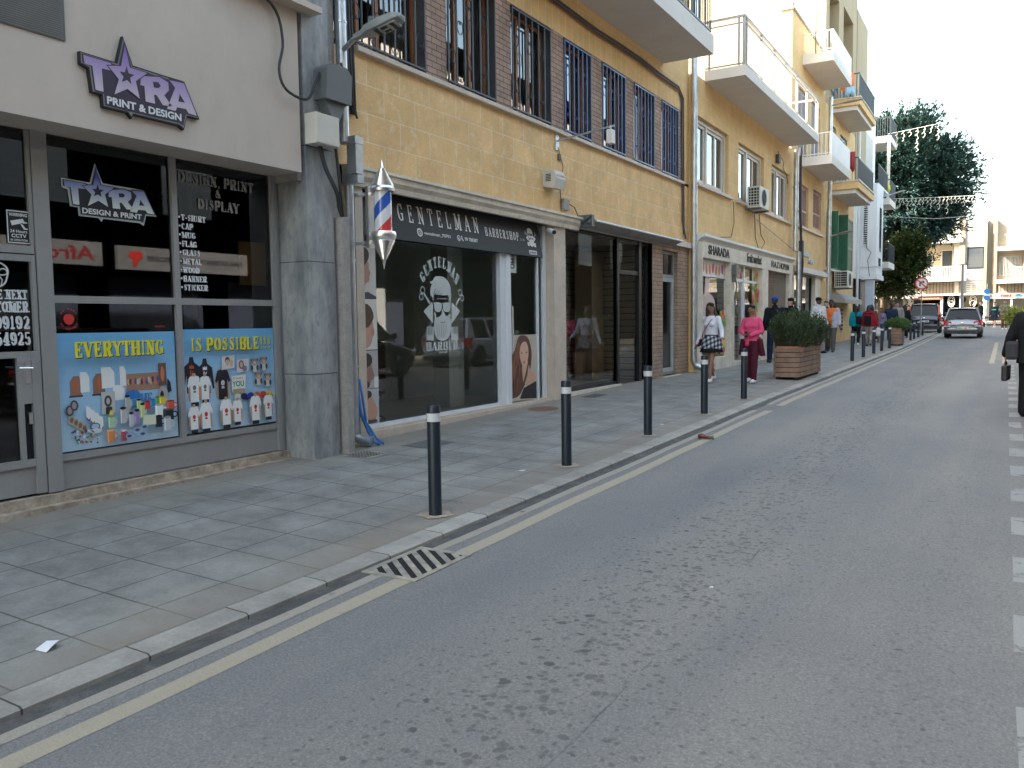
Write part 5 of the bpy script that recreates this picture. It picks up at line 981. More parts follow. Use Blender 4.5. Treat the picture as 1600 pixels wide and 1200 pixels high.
b.mesh(vs, [(i*n+k, i*n+(k+1) % n, (i+1)*n+(k+1) % n, (i+1)*n+k) for i in range(len(st)-1) for k in range(n)]+[tuple(range(n)), tuple(range((len(st)-1)*n, len(st)*n))]); b.build('lamp_head', mat('lamp_grey', (.25, .27, .27), .45, var=.1, grime=.2), t, smooth=2)
b = MB(); sg = 1 if lp(0, 0, 1)[2] > lp(0, 0, 0)[2] else -1
def lb(u0, u1, v0, v1, w0, w1):
    q = [lp(u, v, w) for u in (u0, u1) for v in (v0, v1) for w in (w0, w1)]; b.mesh(q, [(0, 1, 3, 2), (4, 6, 7, 5), (0, 4, 5, 1), (2, 3, 7, 6), (0, 2, 6, 4), (1, 5, 7, 3)])
lb(.32, .52, -.09, .09, -sg*.058, -sg*.045); b.build('led_panel', plain('led_glass', (.3, .3, .28), .2), t)
b = MB(); lb(.34, .41, -.07, -.03, -sg*.066, -sg*.058); lb(.34, .41, .03, .07, -sg*.066, -sg*.058); lb(.45, .49, -.08, .08, -sg*.062, -sg*.057); lb(.27, .30, -.1, .1, -sg*.068, -sg*.05); b.build('led_cell', M['signblack'], t)
b = MB(); q = lp(.22, 0, sg*.045); b.lathe([(.035, 0), (.035, .08), (.028, .09)], q, 12); b.build('sensor_cap', M['greymetal'], t)
# blue hoses at the foot of the pipe
b = MB(); b.tube([(-6.36, 7.30, 1.1), (-6.33, 7.31, .9), (-6.30, 7.33, .6), (-6.2, 7.38, .42), (-6.12, 7.42, zp(-6.12, 7.4)+.02)], .015, 6); b.tube([(-6.37, 7.28, .95), (-6.35, 7.30, .7), (-6.27, 7.33, .5), (-6.22, 7.36, .38), (-6.15, 7.37, zp(-6.15, 7.4)+.02)], .02, 6)
o = b.build('blue_hose', M['blue'], smooth=True, org=(-6.2, 7.35, .4)); tag(o, 'two blue hoses hanging behind the downpipe foot', 'hose')
# ================================================================ 3 SECOND YELLOW BUILDING (fruit market)
B3 = thing('market_building', 'yellow building with cream windows above the fruit market shopfronts', 'building', (-6.3, 24, .5))
W3 = -6.30; c_ = W3/-6.35
WN = [(19.10, 21.82, 4.93, 6.50), (22.75, 25.50, 4.93, 6.50), (26.45, 28.9, 4.93, 6.50)]
b = MB(); wall_x(b, W3, 19.08, 29.3, 3.72, 7.40, [(*w_, .22) for w_ in WN], .22); hull(b, W3, -14, 19.08, 29.3, -.3, 7.40); b.build('wall', M['ashlar2'], B3)
for ya, yb, za, zb in WN:
    w = bpy.data.objects.new('window', None); COL.objects.link(w); w.parent = B3; ORG[w.name] = ORG[B3.name]
    x = W3-.17; ym = ya+(yb-ya)*.42
    b = MB(); frame_x(b, x, .08, ya+.01, yb-.01, za+.01, zb-.01, .085, mul=(ym,)); frame_x(b, x-.02, .06, ym+.06, yb-.13, za+.1, zb-.1, .07, mul=((ym+yb)/2,)); frame_x(b, x-.02, .06, ya+.1, ym-.06, za+.1, zb-.1, .07); b.build('frame', M['creamframe'], w)
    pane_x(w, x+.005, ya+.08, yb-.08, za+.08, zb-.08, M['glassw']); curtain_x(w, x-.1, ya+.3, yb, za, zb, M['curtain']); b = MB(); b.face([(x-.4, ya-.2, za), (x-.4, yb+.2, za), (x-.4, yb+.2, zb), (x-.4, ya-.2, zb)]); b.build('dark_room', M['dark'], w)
b = MB(); b.box(W3-.02, W3+.09, 19.1, 22.0, 4.86, 4.93); b.box(W3-.02, W3+.09, 22.5, 29.1, 4.86, 4.93); b.build('sill', M['granite'], B3)
b = MB(); b.box(W3, -5.33, 19.78, 28.65, 7.38, 7.62); b.build('balcony_slab', M['slab'], B3)
t = B3; b = MB(); gx = -5.38
for y in (19.84, 20.02, 21.4, 22.75, 24.1, 25.5, 26.9, 28.4, 28.58): b.box(gx-.03, gx+.03, y-.03, y+.03, 7.62, 8.72)
b.box(gx-.035, gx+.035, 19.8, 28.62, 8.72, 8.77); b.box(gx-.02, gx+.02, 19.87, 28.5, 8.60, 8.64); b.box(gx-.02, gx+.02, 19.87, 28.5, 7.68, 7.71)
for x in (gx-.12, -6.2): b.box(x-.02, x+.02, 19.81, 19.86, 7.62, 8.72)
b.box(-6.3, gx-.03, 19.81, 19.87, 8.72, 8.77); b.box(-6.3, gx-.03, 19.82, 19.86, 8.58, 8.61); b.box(-6.3, gx-.03, 19.82, 19.86, 7.66, 7.69); b.box(-6.3, gx-.03, 28.53, 28.58, 8.72, 8.77)
b.build('balcony_railing', M['frame_g'], B3)
b = MB()   # wire mesh infill
z = 7.72
while z < 8.6:
    pts = [(gx, 19.9+.12*i, z+.022*(1 if i % 2 else -1)) for i in range(72)]; 
    for p0, p1 in zip(pts, pts[1:]): b.box(p0[0]-.002, p0[0]+.002, p0[1], p1[1], min(p0[2], p1[2]), min(p0[2], p1[2])+.006) if 0 else b.mesh([(gx, p0[1], p0[2]-.003), (gx, p1[1], p1[2]-.003), (gx, p1[1], p1[2]+.003), (gx, p0[1], p0[2]+.003)], [(0, 1, 2, 3)])
    pts = [(-6.25+.045*i, 19.84, z+.015*(1 if i % 2 else -1)) for i in range(18)]
    for p0, p1 in zip(pts, pts[1:]): b.mesh([(p0[0], 19.84, p0[2]-.003), (p1[0], 19.84, p1[2]-.003), (p1[0], 19.84, p1[2]+.003), (p0[0], 19.84, p0[2]+.003)], [(0, 1, 2, 3)])
    z += .055
b.build('wire_mesh', M['mesh_grey'], B3)
# shop floor: fascia, ledge, pillars
SX = -6.12
b = MB(); b.box(-6.6, SX, 18.42+.72, 28.72, 3.20, 3.56); b.build('fascia', M['stone_trim'], B3)
b = MB(); b.prism([(0, 3.56), (.05, 3.56), (.09, 3.64), (.16, 3.68), (.16, 3.74), (0, 3.76)], lambda u, v, k: (SX-.2+u*1.6, 28.95 if k else 19.12, v)); b.build('ledge', M['white'], B3)
for y0, y1 in ((19.14, 19.2), (21.45, 21.85), (24.75, 25.45), (28.3, 28.72)): b = MB(); b.box(-6.6, SX-.01, y0, y1, .2, 3.2); b.build('pillar', M['stone_trim'], B3)
b = MB()
for y0, y1 in ((19.2, 21.45), (21.85, 24.75), (25.45, 28.3)): b.box(-6.6, SX-.02, y0, y1, .2, .80 if y0 < 20 else .62)
b.build('doorstep', M['stone_trim'], B3)
for y0, y1 in ((19.2, 21.45), (21.85, 24.75)):
    room_x(B3, 'shop_room', -6.31, 3, y0, y1, .55, 3.2, slat, M['gold'])
    pane_x(B3, -6.30, y0, y1, .6, 3.2, M['glass'], 'shop_window')
b = MB(); b.box(-6.34, -6.22, 23.1, 23.16, .62, 3.2); b.box(-6.33, -6.25, 21.85, 24.75, 2.75, 2.82); b.box(-6.33, -6.25, 19.2, 21.45, 2.78, 2.82); b.build('shopfront_frame', M['alu'], B3)
t = thing('tube_lamp', 'lit white tube lamp inside the fruit market doorway', 'lamp', (-7, 23.2, 2.8)); tm = plain('tube_glow', (.8, .8, .8), .5); tb = tm.node_tree.nodes['Principled BSDF']; tb.inputs['Emission Color'].default_value = (1, .97, .9, 1); tb.inputs['Emission Strength'].default_value = 1.2
b = MB(); b.rod((-7.2, 22.3, 2.80), (-7.0, 24.3, 2.80), .035, 8); b.build('tube', tm, t); b = MB(); b.box(-7.3, -7.0, 22.3, 24.3, 2.86, 2.9); b.build('fitting', M['white'], t)
# shelves with produce
b = MB(); random.seed(4)
for z in (1.3, 1.9, 2.35):
    y = 19.3
    while y < 24.5: b.col = random.choice([(.5, .06, .03), (.1, .35, .06), (.6, .4, .05), (.5, .5, .45), (.2, .04, .1)]); b.box(-6.9, -6.6, y, y+.16, z, z+.25); y += .2
b.build('produce_shelf', M['print'], B3)
# lattice shutter over the third shop
b = MB()
for i in range(46):
    y = 25.45+i*.062; b.box(-6.26, -6.25, y, y+.012, .62, 3.2) if i % 2 == 0 else None
for k in range(60):
    z = .65+k*.085
    for i in range(23): y = 25.47+i*.124; b.rod((-6.255, y, z-.0), (-6.255, y+.124, z+.085*.9 if z < 3.1 else z), .0045, 3) if z < 3.12 else None
for k in range(60):
    z = .65+k*.085
    for i in range(23): y = 25.47+i*.124; b.rod((-6.25, y+.124, z), (-6.25, y, z+.077), .0045, 3) if z < 3.12 else None
b.build('lattice_shutter', mat('shutter_brown', (.30, .24, .2), .4, metal=.4), B3)
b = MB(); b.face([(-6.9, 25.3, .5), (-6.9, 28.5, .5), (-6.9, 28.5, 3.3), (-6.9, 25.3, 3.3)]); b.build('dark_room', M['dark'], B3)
# fruit decals
def fruit(F, y0, y1, z0, z1, n, seed, scale=1):
    random.seed(seed)
    for i in range(n):
        y, z = y0+random.random()*(y1-y0), z0+random.random()*(z1-z0); r = random.uniform(.06, .16)*scale
        c = random.choice([(.62, .08, .04), (.70, .22, .04), (.15, .38, .05), (.66, .50, .06), (.70, .42, .38), (.55, .06, .12)])
        y = min(max(y, y0+r*.5), y1-r*.5); z = min(max(z, z0+r*.7), z1-r*.7)
        F.add(ell(y, z, r*.5, r*.75, 9, random.random()*2), c); F.add(ell(y-.2*r, z+.25*r, r*.14, r*.2, 6), tuple(min(1, q*1.5+.1) for q in c))
        if i % 2 == 0: F.add([(y, z+.55*r), (y+.25*r, z+.9*r), (y+.05*r, z+.7*r)], (.1, .3, .05))
F = Flat(-6.285); F.add(rect(19.22, 21.43, 2.80, 3.19), (.72, .70, .64))
for i in range(8):
    y = 19.42+.26*i; c = [(.12, .34, .06), (.62, .09, .05), (.62, .14, .05), (.60, .16, .14), (.62, .05, .1), (.62, .20, .12), (.68, .32, .08), (.5, .08, .2)][i]; F.add(ell(y, 2.98+.03*sin(i*2), .085, .13, 10, .3*sin(i)), c); F.add([(y, 3.09), (y+.05, 3.16), (y+.01, 3.12)], (.1, .3, .05))
o = F.build('fruit_banner', None, org=(-6.28, 20.3, 2.8)); tag(o, 'white strip of fruit pictures across the top of the left market window', 'banner')
F = Flat(-6.287); F.add(smooth([(19.35, 1.75), (19.5, 2.3), (20.0, 2.42), (20.6, 2.30), (20.75, 1.9), (20.6, 1.3), (19.4, 1.2)]), (.58, .44, .40)); F.add([(19.8, 2.3), (20.1, 2.35), (20.3, 3.0), (20.1, 2.7), (19.95, 3.1), (19.85, 2.7)], (.66, .52, .48)); F.add([(20.0, 1.4), (20.2, 2.2), (20.35, 1.4)], (.6, .16, .12)); F.add([(19.75, 1.3), (20.0, 1.9), (20.1, 1.85), (19.95, 1.3)], (.45, .2, .18)); F.add(smooth([(19.22, 1.4), (19.5, 1.5), (19.62, 1.8), (19.5, 2.1), (19.22, 2.0)]), (.6, .6, .15))
fruit(F, 19.22, 21.4, .85, 1.35, 46, 1, 1.7); fruit(F, 20.95, 21.4, 1.3, 2.0, 14, 2, 1.3)
o = F.build('fruit_decal', None, org=(-6.28, 20.2, .85)); tag(o, 'large pink and red fruit sticker filling the left market window', 'decal')
F = Flat(-6.287); F.add(rect(21.87, 23.1, 2.84, 3.18), (.60, .50, .42)); fruit(F, 21.87, 23.1, 2.84, 3.18, 26, 3, 1.2)
F.add(rect(24.1, 24.73, .7, 3.18), (.62, .52, .34)); fruit(F, 24.12, 24.72, .8, 3.1, 60, 6, 1.2)
o = F.build('fruit_decal', None, org=(-6.28, 23, .8)); tag(o, 'fruit sticker border round the top and right of the market door', 'decal')
# letters
def wsign(text, y, z, h, w, m, label, X=SX+.004, th=.012, fn=None, space=1.0):
    b = MB(); bf(b, text, lambda u, v, k: (X+(th if k else 0), u, v), y, z, h, w, bold=.018, ext=1, space=space); o = b.build('sign_letters', m, org=(X, y, z)); return tag(o, label, 'sign')
wsign('SHARADA', 19.55, 3.29, .22, 1.75, M['signblack'], 'black SHARADA letters on the cream fascia')
wsign('Fruit market', 23.0, 3.30, .24, 1.55, M['signblack'], 'black Fruit market letters on the cream fascia')
wsign('H.A.Z HOPAN', 25.75, 3.30, .19, 2.35, M['signblack'], 'black shop name letters above the lattice shutter')
# pipe, lamp and clutter between market pillars
b = MB(); b.rod((SX+.02, 21.65, 2.7), (SX+.02, 21.65, 3.1), .05); b.tube([(SX+.03, 21.7, 2.9), (SX+.08, 21.75, 2.6), (SX+.03, 21.72, 2.3), (SX+.05, 21.8, 1.9)], .02, 5); b.box(SX, SX+.12, 21.55, 21.8, 2.88, 3.15); o = b.build('meter_box', M['greymetal'], org=(SX, 21.65, 2.3)); tag(o, 'grey electric box with hanging cables between the market windows', 'electric box')
b = MB(); b.tube([(W3+.02, 20.4, 3.76), (W3+.03, 22.0, 3.9), (W3+.02, 22.3, 4.3), (W3+.03, 22.2, 4.85)], .01, 4); b.tube([(W3+.02, 24.4, 4.8), (W3+.03, 24.45, 4.1), (W3+.1, 24.6, 3.7)], .012, 4); b.tube([(W3+.02, 24.9, 4.8), (W3+.03, 25.1, 4.2), (W3+.1, 25.3, 4.0), (W3+.05, 25.0, 3.78)], .012, 4); o = b.build('cable', M['cablegrey'], org=(W3, 22, 4)); tag(o, 'thin dangling cables on the yellow wall above the market fascia', 'cable')
b = MB(); b.tube([(-6.25, 27.0, 6.95), (-6.2, 27.2, 6.8), (-6.2, 27.6, 6.7), (-6.2, 27.5, 6.5), (-6.2, 28.0, 6.35), (-6.2, 28.2, 6.1)], .012, 4); b.box(-6.29, -6.18, 26.9, 27.15, 6.6, 6.85); o = b.build('cable', M['cablegrey'], org=(-6.2, 27.5, 6.6)); tag(o, 'tangled wires and small box under the mesh balcony corner', 'cable')
# air conditioners
def aircon(name, label, x, y0, y1, z0, z1, d=.35, group=None):
    t = thing(name, label, 'air conditioner', (x, (y0+y1)/2, z0))
    b = MB(); b.box(x, x+d, y0, y1, z0, z1); b.build('casing', M['acw'], t, bevel=.02)
    b = MB(); b.box(x+.05, x+d-.04, y0-.006, y0-.001, z0+.05, z1-.05); b.build('side_grille', M['signblack'], t)
    b = MB()
    for i in range(6): b.box(x+.05, x+d-.04, y0-.012, y0-.006, z0+.06+i*(z1-z0-.12)/6, z0+.075+i*(z1-z0-.12)/6)
    for i in range(3): b.box(x+.10+i*.08, x+.112+i*.08, y0-.014, y0-.0065, z0+.05, z1-.05)
    b.build('grille_bar', M['acw'], t)
    b = MB(); yc = y0+(y1-y0)*.40; zc = (z0+z1)/2; R0 = (z1-z0)*.38
    b.mesh([(x+d+.004, yc+R0*cos(2*pi*i/24), zc+R0*sin(2*pi*i/24)) for i in range(24)], [tuple(range(24))]); b.build('fan_opening', M['signblack'], t)
    b = MB()
    for k in range(1, 6): b.tube([(x+d+.012, yc+R0*k/5*cos(a*pi/10), zc+R0*k/5*sin(a*pi/10)) for a in range(21)], .006, 4)
    for a in range(6): b.rod((x+d+.012, yc, zc), (x+d+.012, yc+R0*cos(a*pi/3), zc+R0*sin(a*pi/3)), .006, 4)
    b.build('fan_guard', M['greymetal'], t)
    b = MB(); b.box(x-.2, x+d+.02, y0+.08, y0+.12, z0-.05, z0-.005); b.box(x-.2, x+d+.02, y1-.12, y1-.08, z0-.05, z0-.005); b.box(x, x+.04, y0, y1, z0-.07, z0-.05); b.build('bracket', M['greymetal'], t)
    return t
aircon('air_conditioner', 'cream air conditioner under the middle cream window of the yellow building', -6.22, 23.35, 24.35, 4.80, 5.38, .36)
# ================================================================ 4 NARROW YELLOW HOUSE (white balconies)
B4 = thing('narrow_house', 'narrow yellow house with red shutters and two white panelled balconies', 'building', (-6.3, 32, .6))
W4 = -6.34
b = MB(); wall_x(b, W4, 29.3, 35.25, 3.72, 12.0, [(30.45, 32.25, 5.02, 6.50, .18), (33.1, 34.7, 5.15, 6.60, .18), (30.4, 31.9, 7.5, 9.75, .18), (32.6, 34.2, 7.5, 9.75, .18)]); b.face([(W4, 29.3, -.3), (W4, 29.75, -.3), (W4, 29.75, 3.72), (W4, 29.3, 3.72)]); b.face([(W4, 34.5, -.3), (W4, 35.25, -.3), (W4, 35.25, 3.72), (W4, 34.5, 3.72)]); b.build('wall', M['render_y'], B4)
b = MB(); hull(b, W4, -13, 29.31, 35.25, -.3, 12.0); b.box(-13, W4-.0, 29.305, 29.6, 12.0, 12.25, 0); b.build('side_wall', M['render_p'], B4)
b = MB(); b.box(W4-.4, W4+.05, 29.25, 35.25, 12.0, 12.08); b.build('coping', M['conduit'], B4)
def shutter_x(par, X, y0, y1, z0, z1, m, leaves=2, name='shutter', lou=True):
    for k in range(leaves):
        a = y0+(y1-y0)*k/leaves+.01; c = y0+(y1-y0)*(k+1)/leaves-.01; b = MB(); frame_x(b, X, .045, a, c, z0, z1, .09, tr=(z0+(z1-z0)*.45,))
        z = z0+.12
        while z < z1-.12: b.box(X+.008, X+.035, a+.09, c-.09, z, z+.035); z += .065
        b.face([(X+.004, a+.08, z0+.08), (X+.004, c-.08, z0+.08), (X+.004, c-.08, z1-.08), (X+.004, a+.08, z1-.08)]); b.build(name, m, par)
def bwin(par, X, y0, y1, z0, z1, fm, bars=True):
    w = bpy.data.objects.new('window', None); COL.objects.link(w); w.parent = par; ORG[w.name] = ORG[par.name]
    b = MB(); n = 4; frame_x(b, X, .06, y0+.01, y1-.01, z0+.01, z1-.01, .10, mul=((y0+y1)/2,), tr=(z0+(z1-z0)*.4,)); b.build('frame', fm, w)
    b = MB()
    for i in range(1, 8): y = y0+(y1-y0)*i/8; b.rod((X+.09, y, z0+.05), (X+.09, y, z1-.05), .014, 5)
    b.box(X+.075, X+.1, y0+.05, y1-.05, z0+.55, z0+.6); b.box(X+.075, X+.1, y0+.05, y1-.05, z0+.02, z0+.05); b.build('window_bar', mat('rusty_pink_bar', (.5, .33, .28), .6), w)
    pane_x(w, X+.02, y0+.05, y1-.05, z0+.05, z1-.05, M['glassw']); b = MB(); b.face([(X-.1, y0, z0), (X-.1, y1, z0), (X-.1, y1, z1), (X-.1, y0, z1)]); b.build('blind', M['red_shut'], w)
bwin(B4, W4-.14, 30.45, 32.25, 5.02, 6.50, M['red_shut']); bwin(B4, W4-.14, 33.1, 34.7, 5.15, 6.60, M['red_shut'])
b = MB(); b.box(W4-.02, W4+.08, 30.3, 34.9, 4.93, 5.0); b.build('sill', M['granite'], B4)
shutter_x(B4, W4-.10, 30.45, 31.85, 7.55, 9.7, M['purple_shut']); shutter_x(B4, W4-.10, 32.65, 34.15, 7.55, 9.7, M['purple_shut'])
for z0, zt, sl in ((7.10, 8.20, .30), (10.60, 11.65, .34)):
    b = MB(); b.box(W4, -5.32, 30.95, 34.85, z0, z0+sl); b.build('balcony_slab', M['slab'], B4)
    b = MB(); b.box(-5.37, -5.33, 30.96, 34.84, z0+sl, zt); b.build('balcony_panel', M['white'], B4)
    b = MB()
    for i in range(8): x = W4+.05+i*.125; b.rod((x, 30.99, z0+sl), (x, 30.99, zt), .014, 5)
    b.box(W4, -5.37, 30.97, 31.01, zt-.04, zt); b.box(W4, -5.37, 30.97, 31.01, z0+sl+.06, z0+sl+.09); b.build('balcony_railing', M['white'], B4)
b = MB(); b.rod((-5.9, 30.9, 10.9), (-5.9, 30.9, 12.3), .02); b.build('pole', M['cablegrey'], B4)
# cafe shop
b = MB(); b.box(-6.7, -6.26, 29.75, 34.5, 3.35, 3.72) if 0 else None; wall_x(b, W4+.001, 29.75, 34.5, 3.35, 3.72, []); b.build('lower_wall', M['render_y'], B4)
b = MB(); b.box(-6.6, -6.14, 29.6, 35.3, 3.36, 3.50); b.box(-6.6, -6.2, 29.6, 35.3, 3.50, 3.56); b.build('ledge', M['slab'], B4)
b = MB(); b.box(-6.6, -6.30, 33.5, 34.5, .3, 3.36); b.box(-6.6, -6.30, 29.6, 29.8, .3, 3.36); b.build('pillar', M['stone_trim'], B4)
room_x(B4, 'shop_room', -6.5, 3, 29.8, 33.5, .6, 3.36, M['navyroom'], M['gold']); pane_x(B4, -6.48, 29.8, 33.5, .65, 3.35, glassmat('reflective_shop_glass', (.35, .4, .4), 2.4), 'shop_window')
b = MB(); frame_x(b, -6.5, .06, 29.8, 33.5, .6, 3.36, .08, mul=(31.8,)); b.build('shopfront_frame', M['blackmetal'], B4)
wsign('Coucou', 30.8, 3.98, .26, 1.55, mat('pale_blue_letter', (.40, .52, .54), .5), 'pale blue metal letters on the yellow wall above the glazed corner shop', X=W4+.003, th=.05)
o = wsign('Cafe', 32.2, 3.78, .16, .9, mat('pale_blue_letter2', (.40, .52, .54), .5), 'small pale blue lettering, second line of the wall lettering', X=W4+.003, th=.05)
for y, lab in ((28.95, 'galvanised downpipe at the corner of the fruit market building'), (35.2, 'galvanised downpipe between the red-shuttered and green-shuttered houses')):
    t = thing('downpipe', lab, 'downpipe', (-6.1, y, .6)); top = 7.3 if y < 30 else 10.4
    b = MB(); b.tube([(-6.12, y, top), (-6.12, y, .5)], .08, 12) if y > 30 else b.tube([(-6.10, y, 7.3), (-6.10, y, 4.0), (-6.0, y+.1, 3.95), (-6.0, y+.1, .55)], .08, 12); b.build('pipe', M['zinc'], t, smooth=2)
    b = MB()
    for z in (2.2, 4.6, 6.1): b.lathe([(.09, -.02), (.09, .02)], (-6.12 if y > 30 or z > 4 else -6.0, y if y > 30 or z > 4 else y+.1, z), 12)
    b.build('collar', M['zinc'], t)
b = MB(); b.tube([(-6.0, 29.15, 7.4), (-6.0, 29.2, 5.5), (-5.98, 29.25, 4.5), (-5.95, 29.4, 3.6), (-6.0, 29.35, 2.6)], .045, 6); b.box(-6.05, -5.92, 29.25, 29.45, 3.85, 4.35); o = b.build('cable_bundle', M['cable'], org=(-6, 29.2, 4)); tag(o, 'thick black cables beside the fruit market corner pipe', 'cable')
def lampunit(name, label, base, d, L=.75):
    t = thing(name, label, 'street lamp', base); B = Vector(base); D_ = Vector(d).normalized()
    b = MB(); b.rod(B, B+D_*L*.5, .03, 8); b.build('arm', M['zinc'], t); b = MB()
    s1 = D_.cross(Vector((0, 0, 1))).normalized(); u1 = s1.cross(D_); vs = []
    st = [(.45, .03, .03), (.6, .09, .045), (.95, .11, .05), (1.25, .08, .03), (1.32, .03, .01)]
    for q, wv, hh in st:
        for k in range(10): a = 2*pi*k/10; vs.append(B+D_*L*q+s1*wv*cos(a)+u1*hh*sin(a))
    b.mesh(vs, [(i*10+k, i*10+(k+1) % 10, (i+1)*10+(k+1) % 10, (i+1)*10+k) for i in range(4) for k in range(10)]); b.build('lamp_head', M['frame_g'], t, smooth=True)
lampunit('street_lamp', 'grey street lamp head on the pipe above the wall lettering', (-6.05, 35.1, 4.98), (.75, -1, .02), 1.3)
lampunit('street_lamp', 'grey street lamp high on the pipe under the orange-edged balcony', (-6.05, 35.1, 10.05), (1, -.1, .06), .9)
lampunit('street_lamp', 'small street lamp head on the white building front against the tree', (-5.6, 47.2, 7.95), (1, .5, .3), .9)
# ================================================================ 5 TALL HOUSE with green shutters
B5 = thing('tall_house', 'tall cream and ochre house with green shutters and loggias at the top', 'building', (-6.3, 38, .6))
W5 = -6.36
H5 = [(35.95, 38.6, 3.80, 6.15, .2), (39.2, 42.2, 3.85, 6.3, .2), (36.2, 37.9, 7.4, 9.7, .2), (38.9, 40.7, 7.4, 9.7, .2), (36.0, 38.2, 11.2, 15.0, 1.1), (39.3, 41.9, 11.0, 15.2, 1.1), (37.0, 41.5, 10.6, 10.9, .05)]
b = MB(); wall_x(b, W5, 35.25, 43.0, 2.3, 10.3, H5[:4]); wall_x(b, W5, 35.25, 43.0, -.3, 2.3, [(36.9, 38.6, .6, 2.29, .3)]); b.build('wall', M['render_y'], B5)
b = MB(); wall_x(b, W5, 35.25, 43.0, 10.3, 18, H5[4:6]); hull(b, W5, -15, 35.25, 43.0, -.3, 18); b.build('upper_wall', M['render_c'], B5)
b = MB()
for h in H5[4:6]: b.face([(W5-1.09, h[0], h[2]), (W5-1.09, h[1], h[2]), (W5-1.09, h[1], h[3]), (W5-1.09, h[0], h[3])])
b.build('loggia_wall', mat('loggia_grey_wall', (.4, .36, .32), .8), B5)  # one even warm grey for the back walls of the loggias
b = MB()
for h in H5[4:6]:
    b.box(W5-.05, W5-.01, h[0], h[1], h[2], h[2]+.04); b.box(W5-.05, W5-.01, h[0], h[1], h[2]+1.05, h[2]+1.1)
    y = h[0]+.1
    while y < h[1]: b.rod((W5-.03, y, h[2]), (W5-.03, y, h[2]+1.08), .02, 5); y += .13
b.build('loggia_railing', M['iron'], B5)
for h in H5[:2]: 
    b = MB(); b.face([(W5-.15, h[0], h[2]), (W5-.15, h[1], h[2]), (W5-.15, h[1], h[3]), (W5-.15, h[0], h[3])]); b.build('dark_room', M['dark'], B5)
shutter_x(B5, W5-.0, 37.2, 38.5, 3.82, 6.12, M['green_shut'], 1); shutter_x(B5, W5+.01, 40.9, 42.4, 3.85, 6.3, M['green_shut'], 1)
# half-open leaves standing out from the wall
for y, z0, z1 in ((36.3, 3.8, 6.1), (38.75, 3.85, 6.2)):
    b = MB(); b.box(W5+.0, W5+.40, y, y+.04, z0, z1)
    z = z0+.1
    while z < z1-.1: b.box(W5+.06, W5+.34, y-.014, y+.0, z, z+.03); z += .07
    b.build('shutter', M['green_shut'], B5)
shutter_x(B5, W5-.1, 36.3, 37.8, 7.4, 9.65, M['green_shut']); shutter_x(B5, W5-.1, 39.0, 40.6, 7.4, 9.65, mat('blue_shutter', (.12, .25, .32), .5))
b = MB(); b.box(W5-.02, W5+.1, 35.7, 42.6, 3.70, 3.79); b.build('sill', M['slab'], B5)
for z0, nm in ((10.2, 'up'), (6.85, 'low')):
    b = MB(); b.box(W5, -5.42, 37.0, 41.4, z0, z0+.18, 0); b.box(W5, -5.30, 36.9, 41.5, z0+.18, z0+.47, 1); b.box(W5, -5.26, 36.86, 41.54, z0+.47, z0+.51, 0); b.build('balcony_slab', [M['slab'], M['render_y']], B5)
    b = MB(); x = -5.34
    b.box(x-.02, x+.02, 36.92, 41.5, z0+1.40, z0+1.45); b.box(W5, x-.02, 36.92, 36.96, z0+1.40, z0+1.45); b.box(x-.02, x+.02, 36.96, 41.46, z0+.56, z0+.6)
    y = 37.0
    while y < 41.5: b.rod((x, y, z0+.5), (x, y, z0+1.42), .014, 5); y += .13
    for i in range(8): b.rod((W5+.05+i*.125, 36.94, z0+.5), (W5+.05+i*.125, 36.94, z0+1.42), .014, 5)
    b.build('balcony_railing', M['iron'], B5)
    b = MB(); b.box(x-.035, x-.025, 37.2, 39.2, z0+.6, z0+1.38); b.box(x-.035, x-.025, 39.3, 41.3, z0+.6, z0+1.38); b.build('balcony_panel', mat('smoked_panel_'+nm, (.42, .41, .43), .4), B5)
def cloth(name, m, label, x0, x1, y, z0, z1, axis='x', cat='laundry'):
    b = MB(); n = 10; vs = []
    for i in range(n+1):
        t = i/n; d = .03*sin(i*2.2)
        if axis == 'x': vs += [(x0+(x1-x0)*t, y+d, z1), (x0+(x1-x0)*t+d*.6, y-.04+d*1.6, z0+.08*sin(i*1.3))]
        else: vs += [(y+d, x0+(x1-x0)*t, z1), (y+.04+d*1.5, x0+(x1-x0)*t, z0+.08*sin(i*1.3))]
    b.mesh(vs, [(2*i, 2*i+1, 2*i+3, 2*i+2) for i in range(n)]); o = b.build(name, m, smooth=True, org=(x0, y, z0) if axis == 'x' else (y, x0, z0)); md = o.modifiers.new('s', 'SOLIDIFY'); md.thickness = .012; return tag(o, label, cat)
cloth('laundry', M['orange'], 'orange cloth hung over the upper black balcony railing', -6.05, -5.55, 36.86, 10.95, 11.68)
cloth('laundry', M['skyblue'], 'light blue cloth hanging below the orange cloth', -5.85, -5.5, 36.8, 10.75, 11.1)
cloth('laundry', M['redcloth'], 'dark red cloth draped on the lower black balcony', -5.9, -5.45, 36.84, 7.75, 8.5)
cloth('laundry', M['skyblue'], 'pale blue shirts drying in the top floor loggia', 36.4, 37.1, W5+.03, 11.0, 11.9, 'y')
aircon('air_conditioner', 'cream air conditioner below the green shutters', -6.26, 37.3, 38.5, 3.02, 3.72, .55)
b = MB(); b.prism([(0, 0), (.62, -.06), (.62, .12), (.1, .38), (0, .42)], lambda u, v, k: (W5+u, 41.6 if k else 36.9, 2.42+v)); o = b.build('canopy', M['frame_g'], org=(W5, 39, 2.4)); tag(o, 'small grey canopy over the kiosk below the air conditioner', 'canopy')
b = MB()
for i in range(6): b.box(W5+.02, W5+.03, 39.6+(i % 2)*.1, 40.1+(i % 2)*.1, 1.2+i*.17, 1.3+i*.17)
